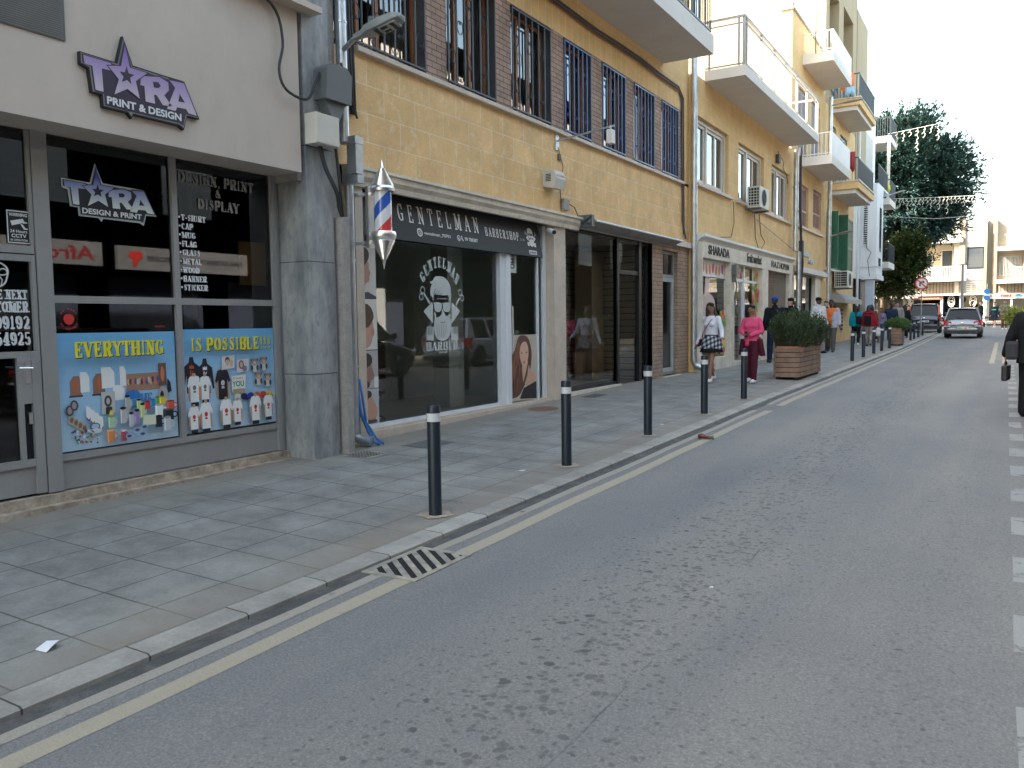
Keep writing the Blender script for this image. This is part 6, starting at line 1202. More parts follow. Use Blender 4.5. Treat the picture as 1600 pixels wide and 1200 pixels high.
o = b.build('price_board', M['signblack'], org=(W5, 39.8, 1.2)); tag(o, 'column of dark symbols on the ochre wall by the kiosk', 'sign')
b = MB()   # trailing plant
for i in range(60): a = random.random()*6; r = random.random()*.3; z = 11.3+random.random()*.9; b.mesh([(W5+.15+r*cos(a), 41.9+r*sin(a), z), (W5+.25+r*cos(a), 41.95+r*sin(a), z+.1), (W5+.2+r*cos(a), 42.05+r*sin(a), z+.12)], [(0, 1, 2)])
o = b.build('balcony_plant', mat('plant_green', (.13, .17, .05), .7), org=(W5, 41.9, 11)); tag(o, 'trailing green plant on the top loggia railing', 'plant')
b = MB(); b.box(-9, W5+.02, 43.01, 46.4, 8.0, 16.2); o = b.build('rooftop_block', M['render_c'], org=(W5, 44, 8)); tag(o, 'cream upper block rising behind the top loggia', 'building')
# ================================================================ 6 WHITE BUILDING WITH BAY
B6 = thing('white_house', 'white corner building with a projecting bay above dark columns', 'building', (-6.3, 45, .7))
b = MB(); hull(b, -6.36, -14, 43.01, 50.0, 3.66, 12.4, 0, True); b.build('wall', M['render_w'], B6)
b = MB(); b.box(-6.36, -5.62, 45.2, 47.6, 3.9, 8.35); b.build('bay', M['render_w'], B6)
b = MB(); b.box(-6.4, -5.55, 45.1, 47.7, 3.66, 3.9); b.box(-6.4, -5.59, 45.15, 47.65, 4.28, 4.33); b.build('cornice', M['render_w'], B6)
b = MB(); b.box(-6.1, -5.72, 45.25, 45.65, .4, 3.66); b.build('column', mat('bluish_white_column', (.55, .6, .7), .6), B6)
b = MB(); b.box(-6.5, -6.2, 44.2, 44.6, .4, 3.66); b.box(-6.6, -6.5, 46, 49.9, .4, 3.66); b.build('column', M['bollard'], B6)
b = MB(); b.box(-13, -7.2, 44, 49.9, .4, 3.66); b.build('inner_wall', M['render_c'], B6)
def win_y(par, Y, x0, x1, z0, z1, fm, name='window', bars=0):
    w = bpy.data.objects.new(name, None); COL.objects.link(w); w.parent = par; ORG[w.name] = ORG[par.name]
    b = MB(); t = .06; b.box(x0, x0+t, Y-.05, Y, z0, z1); b.box(x1-t, x1, Y-.05, Y, z0, z1); b.box(x0+t, x1-t, Y-.049, Y, z0, z0+t); b.box(x0+t, x1-t, Y-.049, Y, z1-t, z1)
    n = max(1, int((x1-x0)/.6))
    for i in range(1, n): x = x0+(x1-x0)*i/n; b.box(x-.025, x+.025, Y-.047, Y, z0+t, z1-t)
    for i in range(bars): z = z0+(z1-z0)*(i+1)/(bars+1); b.box(x0+t, x1-t, Y-.045, Y, z-.02, z+.02)
    b.build('frame', fm, w); b = MB(); b.face([(x0, Y-.01, z0), (x1, Y-.01, z0), (x1, Y-.01, z1), (x0, Y-.01, z1)]); b.build('pane', M['dkpane'], w); return w
M['dkpane'] = plain('dark_pane', (.05, .06, .07), .08)
win_y(B6, 45.2, -6.28, -5.98, 5.3, 7.35, M['white'], bars=18); 
b = MB(); b.box(-5.61, -5.60, 46.2, 46.9, 5.1, 7.3); b.box(-5.61, -5.60, 46.0, 46.8, 4.35, 4.75); b.build('window_slot', M['dkpane'], B6)
b = MB(); b.tube([(-5.9, 45.1, 3.8), (-6.0, 45.12, 4.6), (-5.85, 45.12, 5.0), (-6.05, 45.12, 5.2), (-6.2, 45.12, 6.2), (-6.1, 45.1, 7.3)], .015, 4); o = b.build('cable', M['cablegrey'], org=(-6, 45, 4.5)); tag(o, 'dark cable looping down the white bay wall', 'cable')
b = MB(); b.face([(-6.355, 46, 8.9), (-6.355, 49, 8.9), (-6.355, 49, 11.2), (-6.355, 46, 11.2)]); b.build('window_slot', mat('grey_door', (.35, .35, .36), .5), B6)
b = MB(); b.box(-6.36, -5.62, 45.6, 49.6, 8.35, 8.45); b.build('balcony_slab', M['render_w'], B6); b = MB(); b.box(-5.66, -5.63, 45.6, 49.6, 9.35, 9.4)
for i in range(30): b.rod((-5.645, 45.65+i*.13, 8.45), (-5.645, 45.65+i*.13, 9.38), .014, 4)
b.build('balcony_railing', M['iron'], B6)
t = thing('drainpipe', 'white drainpipe on the face of the white building', 'downpipe', (-6.25, 43.6, .7)); b = MB(); b.tube([(-6.25, 43.6, 12), (-6.25, 43.6, .6)], .06, 8); b.build('pipe', M['white'], t)
# ================================================================ 7 GREY BALCONY BLOCK past the corner
B7 = thing('balcony_block', 'narrow grey block with stacked balconies just left of the big tree', 'building', (-6.6, 53, .8))
b = MB(); hull(b, -7.0, -16, 50.4, 54.6, -.2, 11.8, 0, True); b.build('wall', mat('grey_render', (.36, .34, .31), .85), B7)
for z, h in ((11.55, .34), (8.1, .34), (4.55, .34)):
    b = MB(); b.box(-7.0, -5.76, 51.6, 54.4, z, z+h); b.build('balcony_slab', M['slab'], B7)
    b = MB(); zz_ = z+h; b.box(-5.80, -5.77, 51.6, 54.4, zz_+1.0, zz_+1.05); b.box(-7, -5.8, 51.62, 51.66, zz_+1.0, zz_+1.05)
    for i in range(10): b.rod((-6.95+i*.125, 51.64, zz_), (-6.95+i*.125, 51.64, zz_+1.02), .018, 4)
    for i in range(20): b.rod((-5.785, 51.7+i*.14, zz_), (-5.785, 51.7+i*.14, zz_+1.02), .018, 4)
    b.build('balcony_railing', M['iron'], B7)
b = MB(); b.box(-5.95, -5.80, 51.62, 51.8, 8.44, 11.55); b.build('post', M['slab'], B7)
b = MB(); b.box(-6.7, -6.1, 51.5, 51.59, 4.95, 5.5); b.build('balcony_screen', M['bollard'], B7)
o = MB(); o.lathe([(.02, .5), (.16, .35), (.18, .1), (.08, 0), (.01, 0)], (-5.9, 51.45, 8.75), 10); o = o.build('hanging_bag', plain('yellow_cloth', (.55, .50, .04), .8), smooth=True, org=(-5.9, 51.45, 8.7)); tag(o, 'yellow bag hanging from the balcony post beside the tree', 'bag')
# ================================================================ FAR BUILDINGS ACROSS THE JUNCTION (face the camera, plane y = 72)
M['far_cream'] = mat('far_cream_render', (.40, .34, .25), .85, var=.06, grime=.08); M['far_white'] = mat('far_white_render', (.48, .45, .41), .85, var=.05); M['far_tan'] = mat('far_tan_pilaster', (.24, .195, .15), .8); M['far_sign'] = plain('far_sign_white', (.68, .64, .56), .5)
M['fluted'] = brickmat('fluted_panel', (.30, .25, .19), (.27, .22, .17), (.12, .10, .08), .22, 30, .035, offset=0, bumps=.6)
B8 = thing('junction_building', 'cream two-storey building with white balcony across the junction', 'building', (-4, 72, 1.3))
Y8 = 72.0
b = MB(); b.box(-9.6, -3.12, Y8+1.0, 82, 1.0, 7.3, 0); b.box(-3.12, -1.32, Y8, 82, 3.4, 9.0, 1); b.box(-10, -2.9, Y8-.3, 82, 7.35, 7.72, 1); b.box(-9.6, -7.4, Y8+.4, Y8+1, 4.9, 7.35, 2); b.box(-3.5, -3.12, Y8+.1, Y8+1, 4.4, 7.35, 1); b.build('wall', [M['far_cream'], M['far_white'], M['far_tan']], B8)
for q in ((-3.12, -2.75, Y8-.12, Y8, 3.4, 9.4), (-1.5, -1.3, Y8-.1, Y8, 3.4, 8.2), (-7.6, -7.3, Y8+.3, Y8+.5, 4.9, 7.35)): b = MB(); b.box(*q); b.build('pilaster', M['far_tan'], B8)
b = MB(); b.box(-6.3, -2.62, Y8-.8, Y8+1, 4.42, 4.72); b.box(-9.6, -6.3, Y8-.1, Y8+1, 4.42, 4.72); b.build('balcony_slab', M['far_white'], B8)
b = MB(); b.box(-6.3, -2.62, Y8-.78, Y8-.74, 5.50, 5.56)
for i in range(34): x = -6.28+i*.11; b.box(x, x+.035, Y8-.78, Y8-.75, 4.72, 5.5)
for x in (-5.2, -4.3, -6.28, -2.68): b.box(x, x+.09, Y8-.79, Y8-.73, 4.72, 5.55)
b.build('balcony_railing', M['far_white'], B8)
for x0, x1, z0, z1 in ((-7.0, -5.9, 4.8, 6.5), (-4.4, -3.6, 4.8, 6.9), (-5.8, -5.0, 4.75, 6.6)): win_y(B8, Y8+1.0, x0, x1, z0, z1, M['far_white'])
win_y(B8, Y8, -2.62, -1.5, 5.35, 6.95, M['blackmetal'])
b = MB(); b.box(-5.0, -3.4, Y8-.06, Y8+.5, 3.5, 4.42); b.box(-6.6, -5.0, Y8-.05, Y8+.5, 3.5, 4.42); b.build('fluted_panel', M['fluted'], B8)
b = MB(); b.box(-6.6, -1.25, Y8-.25, Y8+.2, 3.36, 3.50); b.build('ledge', M['far_white'], B8)
b = MB(); bf(b, 'ENGLISH INSTITUTE', lambda u, v, l=0: (u, Y8-.01, v), -2.62, 4.92, .17, .95, bold=.02); 
o = b.build('sign_letters', plain('purple_letter', (.10, .08, .45), .5), org=(-2, Y8, 4.9)); tag(o, 'small purple lettering on the white wall under the black-framed window', 'sign')
b = MB(); b.box(-2.62, -1.5, Y8-.02, Y8-.005, 3.55, 4.35, 0)
for j in range(5):
    for i in range(3): b.box(-2.6+i*.37, -2.34+i*.37, Y8-.026, Y8-.021, 3.62+j*.15, 3.68+j*.15, 1)
o = b.build('notice_board', [M['far_sign'], M['frame_g']], org=(-2, Y8, 3.5)); tag(o, 'white board of grey text lines beside the fluted panel', 'sign')
b = MB(); b.box(-3.45, -2.85, Y8-.05, Y8-.01, 3.52, 4.38, 0); b.face([(x, Y8-.06, z) for x, z in ell(-3.15, 3.95, .18, .28)], 1); b.face([(x, Y8-.062, z) for x, z in ell(-3.15, 3.95, .15, .25)], 0); o = b.build('panel_sign', [M['far_sign'], mat('faint_pink', (.6, .4, .38), .6)], org=(-3.1, Y8, 3.5)); tag(o, 'white panel with faint oval beside the fluted cladding', 'sign')
# ground-floor shops across the junction
b = MB(); b.box(-9.6, -1.3, Y8+.6, Y8+.7, 1.1, 3.4, 0); b.build('shop_dark', M['dkpane'], B8)
b = MB()
for x in (-6.75, -4.25, -2.95, -1.42): b.box(x-.09, x+.09, Y8-.05, Y8+.2, 1.1, 3.36)
b.box(-9.6, -1.3, Y8+.0, Y8+.2, 1.0, 1.35); b.build('pillar', M['far_white'], B8)
for x0, x1 in ((-6.65, -4.35), (-4.15, -3.05), (-2.85, -1.5)):
    b = MB(); b.face([(x0, Y8+.1, 1.35), (x1, Y8+.1, 1.35), (x1, Y8+.1, 3.3), (x0, Y8+.1, 3.3)]); b.build('shop_window', glassmat('teal_shop_glass', (.35, .42, .42), 1.6), B8)
b = MB(); b.box(-6.55, -4.3, Y8-.12, Y8-.0, 3.08, 3.34, 0); bf(b, 'THE BAKERY GRILL HOUSE', lambda u, v, l=0: (u, Y8-.125, v), -6.4, 3.16, .11, 2.0, bold=.01, mi=1) if 0 else None
for i in range(22): b.box(-6.4+i*.09, -6.34+i*.09, Y8-.126, Y8-.121, 3.17, 3.17+.05+.04*(i % 3 == 0), 1)
o = b.build('shop_sign', [plain('red_fascia', (.45, .12, .07), .5), M['far_sign']], org=(-5.4, Y8, 3)); tag(o, 'red shop fascia across the junction behind the dark car', 'sign')
for x in (-3.6, -2.15):
    b = MB(); f = lambda u, v, l=0: (u, Y8+.09-.001*l, v); outline(b, ell(x, 2.92, .22, .42, 18), .05, f); outline(b, ell(x, 2.92, .13, .30, 14), .03, f); b.face([f(u, v) for u, v in rect(x-.12, x+.12, 2.92, 2.98)]); b.face([f(u, v, 2) for u, v in [(x-.1, 2.78), (x+.1, 2.78), (x, 2.66)]])
    o = b.build('oval_logo', M['far_sign'], org=(x, Y8, 2.9)); tag(o, 'white oval emblem on the dark shop glass left of the lamp pole' if x < -3 else 'faint white oval emblem on the glass right of the lamp pole', 'sign')
B9 = thing('junction_building', 'cream building with barred window and balconies at the right edge', 'building', (2, 72.6, 1.3))
b = MB(); b.box(-1.28, 14, Y8+.6, 84, 3.3, 9.2, 0); b.box(-1.0, 14, Y8+1.5, 84, 9.2, 9.9, 1); b.build('wall', [M['far_cream'], M['far_white']], B9)
for q in ((-.95, -.66, Y8+.2, Y8+.6, 3.4, 8.9), (1.0, 1.25, Y8+.2, Y8+.6, 3.4, 8.9)): b = MB(); b.box(*q); b.build('pilaster', M['far_tan'], B9)
for z in (6.55, 4.15): b = MB(); b.box(-.64, 10, Y8-.5, Y8+.6, z, z+.28); b.build('balcony_slab', M['far_white'], B9)
for z in (6.83, 4.43):
    b = MB(); b.box(.3 if z < 5 else -.2, 10, Y8-.48, Y8-.44, z+.85, z+.9)
    for i in range(60): x = (.3 if z < 5 else .9)+i*.14; b.box(x, x+.03, Y8-.48, Y8-.45, z, z+.85) if x < 9.9 else None
    b.build('balcony_railing', M['far_white'], B9)
win_y(B9, Y8+.6, -.5, .9, 4.75, 6.2, M['far_white']); 
b = MB()
for i in range(16): x = -.5+i*.093; b.box(x, x+.03, Y8+.48, Y8+.52, 4.75, 6.2)
b.build('window_bar', M['far_white'], B9)
b = MB(); b.box(-.05, .35, Y8-.2, Y8+.3, 6.84, 7.3); b.build('rooftop_unit', M['frame_g'], B9)
b = MB(); b.box(-.62, 10, Y8+.3, Y8+.6, 3.45, 4.15); b.build('fluted_panel', M['fluted'], B9)
b = MB(); b.box(-1.28, 10, Y8+.8, Y8+.9, 1.1, 3.3); b.build('shop_dark', M['dkpane'], B9)
b = MB()
for x in (-1.15, -.75, .35, 1.3, 2.5): b.box(x-.07, x+.07, Y8+.3, Y8+.6, 1.1, 3.1)
b.box(-1.3, 10, Y8+.3, Y8+.6, 1.0, 1.3); b.build('pillar', M['far_white'], B9)
b = MB(); b.box(-1.25, 10, Y8+.2, Y8+.6, 3.05, 3.45, 0); b.box(-.35, -.28, Y8+.17, Y8+.19, 3.12, 3.38, 1); b.box(.22, .29, Y8+.17, Y8+.19, 3.12, 3.38, 1); b.box(-.23, .17, Y8+.17, Y8+.19, 3.18, 3.34, 1); b.box(.55, 1.0, Y8+.17, Y8+.19, 3.1, 3.25, 2); b.box(.65, .9, Y8+.165, Y8+.19, 3.25, 3.33, 2); b.box(-1.05, -.65, Y8+.17, Y8+.19, 3.2, 3.3, 3)
o = b.build('shop_sign', [M['far_sign'], M['red'], plain('sign_blue', (.08, .2, .5), .5), M['frame_g']], org=(0, Y8, 3)); tag(o, 'cream fascia with red lettering and blue emblem at the right edge', 'sign')
B10 = thing('distant_building', 'pale sunlit building rising behind the junction buildings', 'building', (4, 95, 2))
b = MB(); b.box(-6, 30, 95, 110, 1, 11.2); b.box(-6.3, 30, 94.8, 95, 11.0, 11.35); b.build('wall', M['far_white'], B10)
for x in (-2, 1, 4): win_y(B10, 95, x, x+1.4, 8.6, 10.0, M['far_tan'])
# low shops left of the junction building, behind the crowd
B11 = thing('corner_kiosk', 'low cream shop and canopy behind the crowd under the tree', 'building', (-8, 60, .9))
b = MB(); b.box(-14, -6.2, 66.2, 74, .8, 3.6, 0); b.box(-14, -5.4, 65.6, 66.2, 3.1, 3.3, 1); b.box(-9.3, -6.4, 66.15, 66.2, 1.0, 3.0, 2); b.build('wall', [M['far_cream'], M['far_white'], M['dkpane']], B11)
# ================================================================ RIGHT SIDE OF THE STREET (outside the frame, reflected and shading)
BR = thing('shop_building', 'long pale building on the right side of the street, seen in the window reflections', 'building', (5.4, 10, .2))
b = MB(); b.box(5.4, 16, -34, 9.5, 3.0, 12.2, 0); b.box(5.4, 16, 9.5, 21, 3.0, 11.2, 1); b.box(5.4, 16, 21, 44, 3.0, 12.5, 0); b.box(5.4, 16, 44, 57, 3.0, 9.5, 0)
b.box(5.4, 5.88, -34, 8.5, -.5, 3.0, 0); b.box(5.4, 5.88, 24.5, 57, -.5, 3.0, 0)
for y in (11.9, 15.5, 18.9, 21.6): b.box(5.42, 5.88, y, y+(1.3 if y > 18 else .5), -.5, 3.0, 1); b.build('wall', [mat('right_cream_render', (.70, .66, .60), .8, var=.1, scale=.5), mat('right_white_render', (.72, .70, .66), .8)], BR)
b = MB(); b.box(5.9, 16, -34, 57, -.5, 3.0); b.build('shop_dark', M['navyroom'], BR)
b = MB()
for y in range(-30, 55, 4):
    for z in (4.6, 8): b.box(5.37, 5.42, y, y+1.5, z, z+1.7)
b.build('window', M['dkpane'], BR)
b = MB()
for z in (7.2, 10.6): b.box(4.4, 5.4, -30, 56, z, z+.25)
b.build('balcony_slab', M['slab'], BR)
def rsign(y0, y1, z0, z1, items, label):
    t = thing('shop_sign', label, 'sign', (5.3, (y0+y1)/2, z0)); b = MB(); b.box(5.28, 5.39, y0, y1, z0, z1); b.build('board', mat('right_sign_board', (.22, .215, .21), .6), t); b = MB()
    for txt, ya, z, h, w, mi in items: bf(b, txt, lambda u, v, l=0: (5.275, -u, v), -ya, z, h, w, bold=.02, mi=mi)
    b.build('lettering', [plain('dark_red_letter', (.30, .03, .03), .5), M['signblack']], t); return t
rsign(9.2, 12.2, 3.2, 3.75, [('Afro Hair', 12.0, 3.32, .32, 2.5, 0)], 'white shop sign reading Afro Hair, seen only in reflection')
t = rsign(12.6, 16.6, 3.15, 3.72, [('HAIR EXTENSIONS & ACCESSORIES', 16.4, 3.38, .13, 3.0, 1)], 'white sign for hair extensions with a red mark, seen only in reflection')
b = MB(); b.mesh([(5.27, y, z) for y, z in smooth([(12.9, 3.6), (13.25, 3.62), (13.3, 3.45), (13.15, 3.4), (13.1, 3.22), (12.98, 3.22), (13.0, 3.42), (12.88, 3.45)])], [tuple(range(32))]); b.build('red_mark', M['red'], t)
# ================================================================ STREET FURNITURE
bl = thing('bollard', 'dark navy bollard with white band nearest the camera, behind the drain', 'bollard', (-3.8, 5.21, zp(-3.8, 5.21)), 'dark bollards along the kerb')
b = MB(); b.lathe([(.052, -.1), (.052, .845), (.046, .862), (.001, .862)], (-3.8, 5.21, zp(-3.8, 5.21)), 24); b.build('post', M['bollard'], bl, smooth=2)
b = MB(); b.lathe([(.0535, .735), (.0535, .80)], (-3.8, 5.21, zp(-3.8, 5.21)), 24); b.build('reflective_band', M['band'], bl, smooth=2)
b = MB(); z0 = zp(-3.8, 5.21)+.003; b.mesh([(-3.8+.13*cos(a*pi/10)*(1+.18*sin(a*2.3)), 5.21+.13*sin(a*pi/10)*(1+.2*sin(a*1.7)), z0) for a in range(20)], [tuple(range(20))]); b.build('mortar_ring', M['plinth'], bl)
index_kids(bl)
SP = [(7.48, 'second bollard from the camera, in front of the stone shop pillar'), (9.72, 'third bollard from the camera, in front of the glazed empty shop'), (11.98, 'fourth bollard from the camera, in front of the woman in white'), (14.15, 'fifth bollard from the camera, in front of the woman in pink'),
      (25.8, 'first bollard past the large planter, the nearest of the row beyond it'), (28.0, 'second bollard in the row past the large planter'), (30.4, 'third bollard in the row past the large planter'), (32.5, 'fourth bollard in the row past the large planter'), (34.8, 'fifth bollard of that row, just before the small planter'),
      (43.0, 'first bollard past the small planter, before the dark parked car'), (44.8, 'second bollard past the small planter'), (47.0, 'third bollard past the small planter'), (49.6, 'farthest bollard, at the end of the row by the junction')]
for y, l in SP: proto_copy(bl, (-3.8, y, zp(-3.8, y)), random.random()*.3, l)
# drain grate in the gutter
t = thing('drain_grate', 'slanted-slot iron drain grate in the gutter, painted over by the yellow lines', 'drain grate', (-3.24, 4.23, zr(4.2)))
z = zr(4.23)+.006
b = MB()
def gbar(x0, y0, x1, y1, w, mi=0, e=0):
    dx, dy = x1-x0, y1-y0; L = math.hypot(dx, dy); px, py = -dy/L*w/2, dx/L*w/2; q = [(x0+px, y0+py), (x0-px, y0-py), (x1-px, y1-py), (x1+px, y1+py)]
    b.mesh([(x, y, zr(y)+zz+e) for zz in (-.03, .008) for x, y in q], [(0, 1, 2, 3), (4, 5, 6, 7), (0, 1, 5, 4), (1, 2, 6, 5), (2, 3, 7, 6), (3, 0, 4, 7)], mi)
gx0, gx1, gy0, gy1 = -3.445, -3.02, 3.94, 4.52
for a in ((gx0, gy0, gx1, gy0), (gx0, gy1, gx1, gy1)): gbar(*a, .04)
for a in ((gx0+.02, gy0, gx0+.02, gy1), (gx1-.02, gy0, gx1-.02, gy1)): gbar(*a, .04, e=-.001)
for i in range(0, 9):
    y1 = gy0-.06+.104*i; y0 = y1+.0; x0, x1 = gx0+.03, gx1-.03
    pa = []
    for k in range(41):
        u = k/40; xx = x0+(x1-x0)*u; yy = y1+.02-.30*u
        if gy0+.01 < yy < gy1-.01: pa.append((xx, yy))
    if len(pa) < 4: continue
    gbar(*pa[0], *pa[-1], .040, e=-.002)
gm = mat('grate_iron', (.24, .24, .245), .6, var=.35, scale=9, c2=(.48, .42, .31), grime=.2)
b.build('grate', gm, t)
b = MB(); b.mesh([(gx0, gy0, zr(gy0)+.0045), (gx1, gy0, zr(gy0)+.0045), (gx1, gy1, zr(gy1)+.0045), (gx0, gy1, zr(gy1)+.0045)], [(0, 1, 2, 3)]); b.build('dark_pit', plain('pit_black', (.006, .006, .007), .9), t)
# covers in the pavement
def cover(name, x0, x1, y0, y1, m, label, grid=0):
    b = MB(); q = [(x0, y0), (x1, y0), (x1, y1), (x0, y1)]; b.mesh([(x, y, zp(x, y)+.005) for x, y in q], [(0, 1, 2, 3)])
    if grid:
        n = grid
        for i in range(n):
            for j in range(n):
                xa = x0+.03+(x1-x0-.06)*i/n; ya = y0+.03+(y1-y0-.06)*j/n; w = (x1-x0-.06)/n*.55; h = (y1-y0-.06)/n*.55
                b.mesh([(x, y, zp(x, y)+.009) for x, y in ((xa, ya), (xa+w, ya), (xa+w, ya+h), (xa, ya+h))], [(0, 1, 2, 3)], 1)
    o = b.build(name, [m, M['dark']], org=((x0+x1)/2, (y0+y1)/2, zp(x0, y0))); tag(o, label, 'cover')
cover('drain_cover', -6.10, -5.74, 6.68, 7.06, gm, 'square perforated iron drain cover at the foot of the downpipe', 7)
cover('manhole_cover', -5.92, -5.56, 7.5, 8.02, mat('cover_stone', (.13, .125, .12), .8, var=.5, scale=60), 'grey textured rectangular cover in front of the barbershop window')
b = MB(); b.mesh([(-6.08+.22*cos(a*pi/12), 11.2+.30*sin(a*pi/12), zp(-6.08+.22*cos(a*pi/12), 11.2+.30*sin(a*pi/12))+.005) for a in range(24)], [tuple(range(24))]); o = b.build('manhole_cover', mat('rusty_brown', (.20, .105, .07), .8, var=.3), org=(-6.08, 11.2, .35)); tag(o, 'rusty brown round cover by the barbershop door', 'cover')
cover('manhole_cover', -6.28, -6.02, 12.9, 13.5, mat('cover_dark', (.09, .09, .085), .8), 'thin dark cover right of the stone shop pillar')
# litter
b = MB(); x, y = -3.93, 2.2; z = zp(x, y)
b.mesh([(x-.035, y-.03, z+.002), (x+.01, y-.03, z+.004), (x+.015, y+.02, z+.03), (x-.03, y+.025, z+.028), (x+.05, y-.025, z+.003), (x+.055, y+.01, z+.03), (x+.035, y+.05, z+.035), (x-.01, y+.06, z+.004)], [(0, 1, 2, 3), (1, 4, 5, 2), (2, 5, 6), (3, 2, 6, 7)])
o = b.build('crumpled_paper', plain('litter_white', (.72, .73, .78), .6), org=(x, y, z)); tag(o, 'small folded white paper lying on the nearest pavement slabs', 'litter'); o.modifiers.new('s', 'SOLIDIFY').thickness = .001
b = MB(); x, y = -3.14, 9.9; z = zr(y); b.tube([(x-.07, y-.02, z+.03), (x-.03, y, z+.045), (x+.02, y-.01, z+.03), (x+.06, y+.02, z+.025)], [.028, .034, .022, .02], 9); b.tube([(x+.05, y, z+.02), (x+.10, y+.03, z+.03), (x+.12, y-.01, z+.015)], [.018, .022, .01], 7, 1)
o = b.build('crushed_can', [plain('can_red', (.13, .03, .025), .35), plain('can_brown', (.16, .12, .08), .6)], smooth=True, org=(x, y, z)); tag(o, 'crushed dark red can on the yellow line', 'litter')
for x, y, s, l in ((-4.05, 7.0, .035, 'white paper scrap by the second bollard'), (-3.95, 10.6, .03, 'tiny white scrap right of the third bollard'), (-1.42, 4.62, .012, 'tiny white pebble on the asphalt'), (-5.1, 13.1, .02, 'tiny scrap on the pavement before the empty shop')):
    b = MB(); zz_ = (zr(y) if x > -3 else zp(x, y))+.004; b.mesh([(x-s, y-s*.5, zz_), (x+s, y-s, zz_+.003), (x+s*.8, y+s, zz_+.006), (x-s*.6, y+s*.8, zz_+.002)], [(0, 1, 2, 3)]); o = b.build('paper_scrap' if s > .015 else 'pebble', plain('scrap', (.66, .66, .66), .6), org=(x, y, zz_)); tag(o, l, 'litter')
# ---------------------------------------------------------------- planters
def planter(label, x0, x1, y0, y1, h, rows, group=None):
    zb = zp((x0+x1)/2, (y0+y1)/2)+.05; t = thing('wooden_planter', label, 'planter', ((x0+x1)/2, (y0+y1)/2, zb-.05), group); rh = h/rows
    for i in range(rows):
        b = MB(); z0 = zb+i*rh; b.box(x1-.03, x1, y0, y1, z0, z0+rh-.012); b.box(x0, x0+.03, y0, y1, z0, z0+rh-.012); b.box(x0+.03, x1-.03, y0+.001, y0+.03, z0, z0+rh-.012); b.box(x0+.03, x1-.03, y1-.03, y1-.001, z0, z0+rh-.012); b.build('slat', M['wood'], t, bevel=.004)
    b = MB()
    for x, y in ((x0+.08, y0+.08), (x1-.08, y0+.08), (x0+.08, y1-.08), (x1-.08, y1-.08)): b.box(x-.04, x+.04, y-.04, y+.04, zb-.06, zb)
    b.box(x0+.035, x1-.035, y0+.035, y1-.035, zb+.02, zb+h-.06); b.build('foot', M['dark'], t)
    n = max(1, int((y1-y0)/.8)); 
    for k in range(n):
        b = MB(); ya = y0+.05+(y1-y0-.1)*k/n; yb = y0+.05+(y1-y0-.1)*(k+1)/n-.03; b.box(x0+.05, x1-.05, ya, yb, zb+h-.12, zb+h+.015); b.box(x0+.08, x1-.08, ya+.03, yb-.03, zb+h+.015, zb+h+.018, 1); b.build('liner_pot', [M['terracotta'], M['soil']], t)
    return zb+h
zt = planter('long brown slatted planter of dark shrubs behind the fifth bollard', -4.27, -3.73, 18.25, 20.6, .64, 6)
def leafmat(name, c1, c2, c3, rough=.6):
    m, nt, b = newmat(name); g = nt.nodes.new('ShaderNodeNewGeometry'); col = ramp(nt, g.outputs['Random Per Island'], [(0, c1), (.5, c2), (1, c3)])
    n = noise(nt, g.outputs['Position'], 1.3, 3); col = mixc(nt, 1., col, ramp(nt, n, [(.3, (.65,)*3), (.7, (1.25,)*3)]), 'MULTIPLY')
    nt.links.new(col, b.inputs['Base Color']); b.inputs['Roughness'].default_value = rough; b.inputs['Specular IOR Level'].default_value = .3
    return m
def leaf(b, p, d, u, L, w):
    d = d.normalized(); s = d.cross(u); s = s.normalized() if s.length > 1e-4 else Vector((1, 0, 0))
    b.face([p, p+d*L*.5+s*w, p+d*L, p+d*L*.5-s*w])
def rv(a=1): return Vector((random.uniform(-a, a), random.uniform(-a, a), random.uniform(-a, a)))
def shrub(name, label, cx, cy, zb, rx, ry, h, nst, leaves, L, w, m, cat='shrub', upright=.8, stemm=None, stuff=None):
    t = thing(name, label, cat, (cx, cy, zb)); b = MB(); s = MB()
    for i in range(nst):
        a = random.random()*2*pi; r = math.sqrt(random.random()); bx, by = cx+rx*.75*r*cos(a), cy+ry*.8*r*sin(a)
        H = h*(1-.35*r**3)*random.uniform(.72, 1.06); tx, ty = cx+rx*1.12*r*cos(a)+random.uniform(-.06, .06), cy+ry*1.08*r*sin(a)+random.uniform(-.06, .06)
        P0 = Vector((bx, by, zb)); P1 = Vector((tx, ty, zb+H)); mid = (P0+P1)/2+Vector(((tx-bx)*.35, (ty-by)*.35, 0))
        pts = [P0*(1-q)**2+mid*2*q*(1-q)+P1*q*q for q in (0, .25, .5, .75, 1)]; s.tube(pts, [.006, .005, .004, .003, .002], 3)
        for k in range(leaves):
            q = random.random()**.65*.96+.04; p = P0*(1-q)**2+mid*2*q*(1-q)+P1*q*q+rv(.035); ax = (P1-P0).normalized(); leaf(b, p, ax*upright+rv(.9), rv(), L*random.uniform(.6, 1.3), w)
    b.build('foliage', m, t); s.build('stem', stemm or mat(name+'_twig', (.10, .075, .05), .9), t); return t
random.seed(21)
LG = leafmat('rosemary_leaf', (.030, .055, .026), (.05, .085, .035), (.085, .125, .055))
shrub('shrub', 'dense dark green rosemary-like shrub filling the near end of the long planter', -4.0, 18.9, zt-.02, .42, .62, .80, 240, 46, .07, .009, LG)
shrub('shrub', 'dark green shrub filling the far end of the long planter', -3.98, 20.05, zt-.02, .43, .60, .76, 220, 44, .07, .009, LG)
b = MB(); 
for i in range(260): leaf(b, Vector((-3.80+random.gauss(0, .05), 19.15+random.gauss(0, .12), zt+.0+random.random()*.10)), rv(), rv(), .06, .014)
